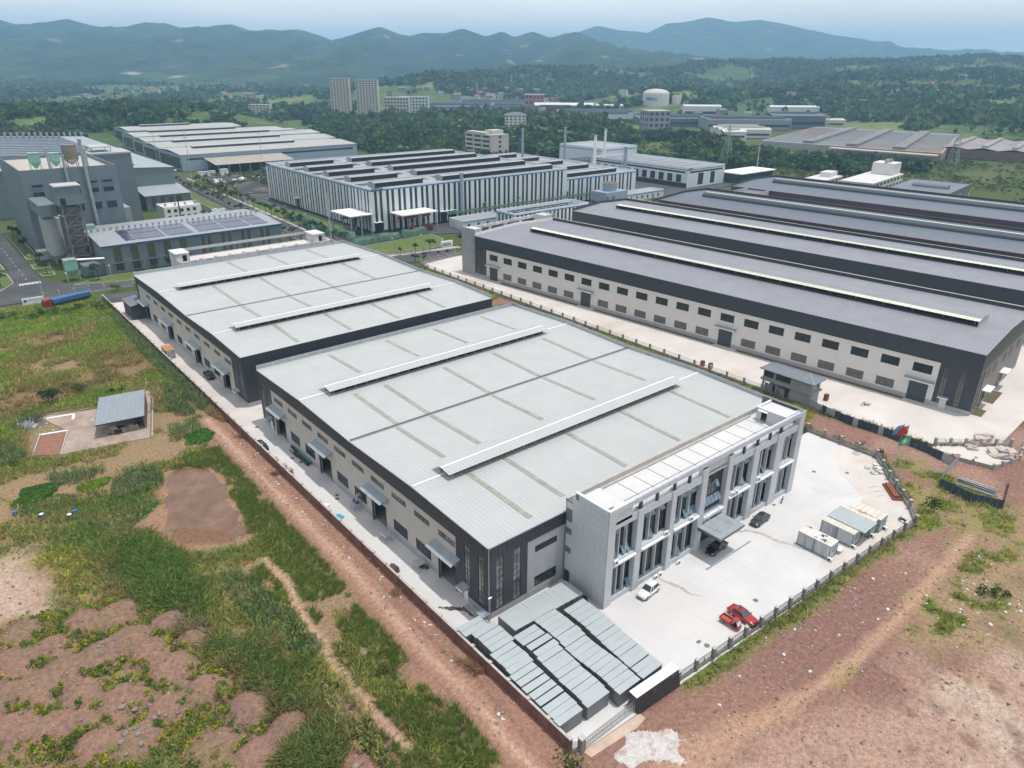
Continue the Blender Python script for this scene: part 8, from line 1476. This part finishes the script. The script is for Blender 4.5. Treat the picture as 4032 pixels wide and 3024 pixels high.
wood('hill_woods', 'wooded hills and scattered trees on the rising land behind', 52000, 900, 2600, 8, FARP, 6.5, 13, .44, [(.058,.105,.040),(.085,.135,.047),(.045,.085,.036),(.11,.155,.055)], lambda X, Y, d, s, r, k: k & ((s > -.10*d) | (fbm(X, Y, 120, 3, 93) > .54)))
wood('plain_trees', 'sparse trees and hedges over the far plain', 9000, 900, 2500, 9, FARP, 5, 10, .30, WG, lambda X, Y, d, s, r, k: k & ((s > -.10*d) | (fbm(X, Y, 70, 3, 94) > .52)))
SCRUB = [leaves(16, .6, .5, 240+k, 3, .5, .3) for k in range(4)]
wood('scrub', 'low green scrub on the slope beyond the dark-roofed halls', 14000, 440, 900, 10, SCRUB, 2, 4.5, .2, [(.12,.16,.05),(.09,.135,.04),(.15,.17,.06)], lambda X, Y, d, s, r, k: (s > -330) & (fbm(X, Y, 30, 2, 44) > .35) & np.all([~((X > a) & (X < c) & (Y > b) & (Y < e)) for a, b, c, e in CLEAR], axis=0) & (Y > 240) | ((X > 470) & (Y < 330) & (Y > 40) & (fbm(X, Y, 26, 2, 45) > .42) & ~((X < 560) & (Y > 150) & (Y < 260))))
# ------------------------------------------------------------ buildings beyond the trees
def gz(x, y): return max(0.0, float(hill_z(np.array([[x]], float), np.array([[y]], float))[0, 0]))
def block(name, label, cat, x, y, w_, d, h, rz, floors, bays, m_w, m_r=None, sbays=2, z=None, grp=None, gm=None, wide=.55):
    T = thing(name, label, cat, (x, y, gz(x, y)-.3 if z is None else z), rz, grp); MB().box(0, w_, 0, d, 0, h).build('wall', m_w, T); MB().box(-.25, w_+.25, -.25, d+.25, h, h+.5).build('roof', m_r or m_plinth, T)
    fh = h/floors; a = w_/bays*wide; key = ('bw', round(a, 2), round(fh*.5, 2)); gm = gm or m_strip
    if key not in WC: WC[key] = MB().box(-a/2, a/2, -.08, .05, 0, fh*.5).mesh('window', gm)
    c = d/max(1, sbays)*.4; k2 = ('bw', round(c, 2), round(fh*.5, 2), 's')
    if k2 not in WC: WC[k2] = MB().box(-.08, .05, -c/2, c/2, 0, fh*.5).mesh('window', gm)
    for f in range(floors):
        for b in range(bays): ob('window', WC[key], T, (w_*(b+.5)/bays, 0, fh*f+fh*.3))
        for b in range(sbays): ob('window', WC[k2], T, (0, d*(b+.5)/sbays, fh*f+fh*.3))
    return T
m_bei = PM('beige_render', (.50,.46,.39), .8, .08, .2); m_ltw = PM('far_white_render', (.58,.58,.56), .8, .08, .2); m_cg = PM('bare_concrete', (.26,.27,.28), .85, .12, .2)
va = -YAW
block('apartment_tower', 'left one of two beige high-rise apartment slabs', 'apartment tower', 568, 1134, 30, 15, 54, va, 16, 6, m_bei); block('apartment_tower', 'right one of two beige high-rise apartment slabs, with blue roof sign', 'apartment tower', 600, 1108, 34, 15, 52, va, 16, 7, m_bei)
block('long_block', 'long beige mid-rise joined to the right of the apartment slabs', 'apartment block', 644, 1098, 40, 16, 26, va, 5, 8, m_bei); block('long_block', 'white mid-rise with grey glazing right of the beige long block', 'office building', 690, 1128, 50, 16, 25, va, 5, 9, m_ltw)
sb = thing('roof_sign', 'small blue sign board on the right apartment slab', 'sign', (628,1086,52.6), va); MB().box(0,9,0,.5,0,4).build('board', PM('sign_blue', (.06,.30,.50)), sb); MB().box(1,8,-.1,0,1,3).build('lettering_band', m_bluep, sb)
bbk = block('apartment_block', 'cream five storey block with dark balconies behind the striped mill', 'apartment block', 388, 492.5, 19, 36, 22, 0, 6, 1, m_bei, sbays=3, z=0, wide=.14)
for k in range(3):
    for f in range(6): MB().box(-.9,-.05,2+k*11.6,11.6+k*11.6,f*3.66+.6,f*3.66+1.5).build('balcony', m_cream, bbk); MB().box(-.12,-.02,2.4+k*11.6,11.2+k*11.6,f*3.66+1.5,f*3.66+3.2).build('balcony_window', m_strip, bbk)
MB().box(6,18,6,16,22.5,25.5).build('stair_head', m_bei, bbk); MB().box(0,6,8,34,22.5,24).build('roof_frame', m_bei, bbk)
vl = block('villa', 'cream four storey villa with dark hipped roof among the trees', 'house', 619, 757, 27, 18, 13, va, 4, 5, m_cream, m_roofb); MB().add([(-1,-1,13.5),(28,-1,13.5),(28,19,13.5),(-1,19,13.5),(9,9,17),(18,9,17)], [(0,1,5,4),(1,2,5),(2,3,4,5),(3,0,4)]).build('hipped_roof', m_roofb, vl)
block('concrete_works', 'bare grey concrete works with tall window slots before the white tank', 'factory', 716, 602, 28, 26, 26, va+.25, 4, 4, m_cg, sbays=4)
tk_ = thing('gas_tank', 'large white domed gas tank with blue letters', 'tank', (1066,884,6)); MB().cyl(0,0,-6,25,23,n=36).build('shell', m_ltw, tk_, smooth=False)
b = MB(); nr = 6
for i in range(nr):
    a0, a1 = math.pi/2*i/nr, math.pi/2*(i+1)/nr; r0, r1, z0_, z1_ = 23*math.cos(a0), 23*math.cos(a1), 25+8*math.sin(a0), 25+8*math.sin(a1)
    for k in range(36): t0, t1 = 2*math.pi*k/36, 2*math.pi*(k+1)/36; b.quad((r0*math.cos(t0),r0*math.sin(t0),z0_),(r0*math.cos(t1),r0*math.sin(t1),z0_),(r1*math.cos(t1),r1*math.sin(t1),z1_),(r1*math.cos(t0),r1*math.sin(t0),z1_))
b.build('dome', PM('tank_dome', (.50,.47,.44), .7, .1, .1), tk_, smooth=True)
an0 = math.atan2(-884, -1066)
for k, ch in enumerate('LNG'): a = an0-.30+.11*k; text(tk_, ch, 5.5, (23.3*math.cos(a), 23.3*math.sin(a), 15), a+math.pi/2, m_bluep, .1)
for k in range(4): a = an0-.78+.115*k; b = MB(); [b.box(0,3.2,-.1,.1,z,z+.7) for z in (0,1.7,3.6)]; b.box(1.2,2.0,-.12,.12,0,4.4); o = b.build('character', m_bluep, tk_, (23.3*math.cos(a), 23.3*math.sin(a), 15)); o.rotation_euler = (0,0,a+math.pi/2)
MB().box(20,34,-30,-20,0,22).build('pipe_tower', m_ltw, tk_)
def shed(name, label, x, y, w_, d, h, rz, m_w, m_r, bays=3, mon=True, cat='factory', grp=None, z=None):
    T = thing(name, label, cat, (x, y, 0 if z is None else z), rz, grp); MB().box(0,w_,0,d,0,h).build('wall', m_w, T); dd = d/bays; MB().box(2,w_-2,-.1,0,h*.3,h*.55).build('window_strip', m_strip, T)
    for k in range(bays):
        for ya, yb, za, zb in ((k*dd,(k+.5)*dd,h+.05,h+2),((k+.5)*dd,(k+1)*dd,h+2,h+.05)): MB().sheet((-.5,ya,za),(w_+.5,ya,za),(-.5,yb,zb),(w_+.5,yb,zb),4,.15).build('roof_sheet', m_r, T)
        if mon: MB().box(6,w_-6,(k+.5)*dd-2.2,(k+.5)*dd+2.2,h+1.9,h+3.4).build('ridge_ventilator', m_r, T)
    return T
m_dr, m_gr2 = PM('far_dark_roof', (.10,.125,.15), .5, .12, .05), PM('far_grey_roof', (.30,.31,.31), .6, .2, .02)
FS = [('dark blue-roofed factory beyond the apartment slabs, left one',735,1120,120,90,9,m_dr,m_dr,4),('dark blue-roofed factory beyond the apartment slabs, right one',850,1180,150,110,9,m_dr,m_dr,5),('low grey shed between woods and dark factories',690,1030,60,40,9,m_blueg,m_dr,2),('blue-grey factory left of the red-trimmed works',770,1010,110,60,9,m_blueg,m_dr,3),('dark low factory in front of the red-trimmed works',800,850,120,70,9,m_dr,m_dr,4),('pale fronted dark-roofed factory left of the concrete works',775,770,70,40,11,m_ltw,m_dr,2),('dark factory directly behind the concrete works',800,690,100,60,10,m_dr,m_dr,3),('dark factory right of the concrete works',830,600,110,50,12,m_cg,m_dr,3),('dark blue factory block at the far right of the estate',920,560,70,40,16,m_dr,m_dr,1),('white factory with pale roof nearest the concrete works',745,520,60,44,9,m_ltw,PM('far_pale_roof',(.46,.45,.41),.6,.1,.05),2),('small white annex below the pale-roofed white factory',724,500,26,16,9,m_ltw,m_ltw,1)]
for lab, x, y, w_, d, h, mw, mr, bb_ in FS: shed('distant_factory', lab, x, y, w_, d, h, va, mw, mr, bb_, grp='far factories of the estate')
rw_ = shed('red_trimmed_works', 'white roofed works with dark red trim beyond the woods', 872, 985, 150, 60, 13, va, m_ltw, PM('far_white_roof', (.60,.60,.59), .6, .08, .05), 3, False); m_mar = PM('maroon_trim', (.20,.05,.05), .7, .1, .3); MB().box(0,150,-.3,-.1,10,11.4).build('trim_band', m_mar, rw_); [MB().box(3+12*k,6+12*k,-.35,-.1,0,10).build('trim_pier', m_mar, rw_) for k in range(13)]
block('red_office', 'dark red brick office in front of the white roofed works', 'office building', 868, 968, 52, 14, 14, va, 3, 9, m_mar); block('red_tower', 'pinkish square block rising above the white roofed works', 'office building', 905, 1050, 34, 24, 27, va, 3, 5, PM('pink_render', (.36,.14,.12), .8, .1, .2))
gr = thing('rusty_roof_hall', 'huge grey hall roof with rusty and bluish stains behind the woods', 'factory')
m_rr = PM('stained_hall_roof', (.30,.31,.32), .6, .15, .05, col2=(.36,.24,.17), scale2=.012, c2pos=(.5,.62)); C4 = [(678,423),(705,262),(925,330),(893,484)]
MB().add([(x,y,8.0) for x, y in C4]+[(x,y,0) for x, y in C4], [(0,1,2,3),(4,5,1,0),(5,6,2,1)]).build('roof', m_rr, gr)
def lerp4(u, v): a = np.array(C4[0])*(1-u)+np.array(C4[1])*u; b = np.array(C4[3])*(1-u)+np.array(C4[2])*u; return a*(1-v)+b*v
for k in range(26): v = .03+.94*k/26; a, b = lerp4(0.01, v), lerp4(.99, v); MB().beam((*a,8.15),(*b,8.15),1.2,.4).build('roof_seam', PM('seam_grey', (.22,.225,.23), .7, .1, .1), gr)
for u in (.28,.53,.78): a, b = lerp4(u, .02), lerp4(u, .98); MB().beam((*a,9.2),(*b,9.2),10,2.2).build('ridge_ventilator', PM('vent_grey', (.17,.175,.17), .7, .2, .05), gr)
a, b = np.array((690,345)), np.array((704,258)); MB().beam((682,352,6.5),(696,262,6.5),10,1).build('front_canopy', m_cap, gr)
shed('brown_hall', 'brown-walled hall at the far right edge of the picture', 768, 215, 120, 70, 8, va+.9, PM('brown_clad', (.16,.10,.08), .8, .15, .1), PM('brown_roof', (.27,.25,.24), .7, .2, .04), 3)
shed('tan_terrace', 'pale terrace building beyond the rusty hall', 985, 545, 50, 20, 9, va, m_bei, m_bei, 1, False); shed('white_plant', 'white plant box on the hillside works, left', 1000, 770, 60, 20, 17, va, m_ltw, m_ltw, 1, False); shed('white_plant', 'white plant box on the hillside works, right', 1120, 690, 80, 20, 16, va, m_ltw, m_ltw, 1, False)
# buildings just behind the dark-roofed halls
b1 = block('unfinished_block', 'low cream unfinished block behind the dark-roofed halls', 'office building', 444, 232, 40, 14, 9.5, D2R(8), 3, 6, m_cream, m_conc, z=0); MB().box(26,38,3,10,10,13).build('stair_head', m_cream, b1)
b3 = block('roof_garden_block', 'cream block with rooftop water tank behind the dark-roofed halls', 'office building', 462, 207, 62, 20, 10, D2R(8), 3, 9, m_cream, m_conc, z=0, sbays=3); MB().box(46,60,2,16,10.5,18).build('stair_head', m_cream, b3); [MB().cyl(47+3*k,8,18,20,1.2,n=10).build('water_tank', m_rust if k == 2 else m_steel, b3) for k in range(4)]
ds = thing('dark_shed', 'dark blue shed with vaulted ridge vent and orange corners, far right', 'factory', (462,163,0), D2R(8)); wall(MB(), 'x', 0, .4, 0, 56, 0, 9, [(34+5*k, 37+5*k, 2, 7) for k in range(4)]).build('wall', m_plinth, ds); MB().box(0,.4,.41,34,0,9.6).build('wall', m_roofb, ds); MB().box(55.6,56,.41,34,0,9.6).build('wall', m_roofb, ds); MB().box(.41,55.5,.41,34,9,9.3).build('roof', m_roofb, ds); MB().box(-.3,56.3,-.3,0,7,10).build('fascia_band', m_roofb, ds); [MB().box(x,x+4,-.4,-.31,7.6,9.2).build('corner_panel', PM('orange_trim', (.42,.085,.03)), ds) for x in (.2,51)]; [win(ds, '-y', .1, 34+5*k, 37+5*k, 2, 7, 2, 3, panes=False) for k in range(4)]
b = MB(); pr_ = [(26+3*math.cos(math.pi*k/8), 9.4+2*math.sin(math.pi*k/8)) for k in range(9)]; [b.quad((pr_[k][0],6,pr_[k][1]),(pr_[k][0],26,pr_[k][1]),(pr_[k+1][0],26,pr_[k+1][1]),(pr_[k+1][0],6,pr_[k+1][1])) for k in range(8)]; b.add([(x,6,z) for x, z in pr_], [tuple(range(9))]); b.build('vault_ventilator', m_roofb, ds, smooth=True)
# lattice pylons
def pylon(label, x, y, h):
    T = thing('pylon', label, 'pylon', (x, y, gz(x, y))); w0 = h*.11
    for a in (-1,1):
        for c in (-1,1): MB().beam((a*w0,c*w0,0),(a*.35,c*.35,h),.3).build('leg', m_steel, T)
    for k in range(7): z0_, z1_ = h*k/7, h*(k+1)/7; f0, f1 = w0+(.35-w0)*k/7, w0+(.35-w0)*(k+1)/7; b = MB(); b.beam((-f0,-f0,z0_),(f1,-f1,z1_),.14); b.beam((f0,-f0,z0_),(-f1,-f1,z1_),.14); b.beam((-f0,-f0,z0_),(-f1,f1,z1_),.14); b.build('brace', m_steel, T)
    for z in (.78,.88,.97): MB().beam((-h*.13*RV[0],-h*.13*RV[1],h*z),(h*.13*RV[0],h*.13*RV[1],h*z),.3).build('cross_arm', m_steel, T)
pylon('slim lattice pylon in the scrub beyond the white works',544,370,31); pylon('lattice pylon at the right in front of the rusty hall',697,249,32); pylon('small lattice pylon before the rusty hall roof',791,416,28); pylon('faint lattice pylon on the hill behind the woods',1180,1420,34); pylon('lattice pylon on the wooded rise right of the village',1010,1330,30)
# scattered houses
rh = random.Random(44); HM = [m_ltw, m_bei, PM('grey_brick_house', (.30,.27,.25), .85, .1, .2), PM('reddish_house', (.38,.22,.17), .85, .1, .2)]; RM = [m_roofb, PM('red_tile_roof', (.28,.10,.07), .8, .15, .3), m_plinth, m_ltw]
def house(x, y, lab, grp, s=1.0):
    T = thing('house', lab, 'house', (x, y, gz(x, y)-.5), va+rh.uniform(-.5,.5), grp); w_, d, h = rh.uniform(10,18)*s, rh.uniform(8,11)*s, rh.choice((6.5,9.5,9.5,12.5))*s; MB().box(0,w_,0,d,0,h).build('wall', rh.choice(HM), T)
    if rh.random() < .5: MB().add([(-.6,-.6,h),(w_+.6,-.6,h),(w_+.6,d+.6,h),(-.6,d+.6,h),(-.6,d/2,h+2.6),(w_+.6,d/2,h+2.6)], [(0,1,5,4),(2,3,4,5),(0,4,3),(1,2,5)]).build('roof', rh.choice(RM[:2]), T)
    else: MB().box(-.3,w_+.3,-.3,d+.3,h,h+.5).build('roof', rh.choice(RM), T)
    for f in range(int(h//3.1)):
        for k in range(3): ob('window', WC.setdefault('hw', MB().box(-.9,.9,-.08,.05,0,1.5).mesh('window', m_strip)), T, (w_*(k+.5)/3,0,3.1*f+1))
for k in range(34): house(1010+rh.gauss(0,95), 1290+rh.gauss(0,60), 'small house in the village cluster below the wooded hills', 'village houses below the hills')
for k in range(64):
    d = rh.uniform(1150,2450); s = rh.uniform(-.1,.76)*d; house(s*RV[0]+d*UV[0], s*RV[1]+d*UV[1], 'small pale house scattered among trees on the right hills', 'houses scattered on the right hills')
for k in range(26): d = rh.uniform(1350,2300); s = rh.uniform(-.72,-.2)*d; house(s*RV[0]+d*UV[0], s*RV[1]+d*UV[1], 'small pale house on the plain below the left mountains', 'houses on the left plain')
block('school_block', 'white four storey block with striped windows on the left plain', 'building', 330, 1310, 46, 14, 18, va, 4, 10, m_ltw); block('school_block', 'cream block beside the white one on the left plain', 'building', 470, 1230, 34, 14, 14, va, 4, 6, m_bei); block('white_corner_block', 'white block with coloured windows at the end of the pale blue factory', 'office building', 298, 728, 26, 16, 15, 0, 4, 5, m_ltw)
# ------------------------------------------------------------ haze
hzm = bpy.data.materials.new('haze_air'); hzm.use_nodes = True; t = hzm.node_tree; t.nodes.clear(); ho_ = nn(t, 'ShaderNodeOutputMaterial'); pv = nn(t, 'ShaderNodeVolumePrincipled'); pv.inputs['Color'].default_value = (.38,.70,1.0,1); pv.inputs['Density'].default_value = 1.9e-4; pv.inputs['Anisotropy'].default_value = 0.0
t.links.new(pv.outputs['Volume'], ho_.inputs['Volume'])
hb = MB().box(-13000,13000,-5000,13000,-8,515).build('haze', hzm); hb['kind'] = 'stuff'; hb['label'] = 'thin blue summer haze over the whole valley'; hb['category'] = 'haze'
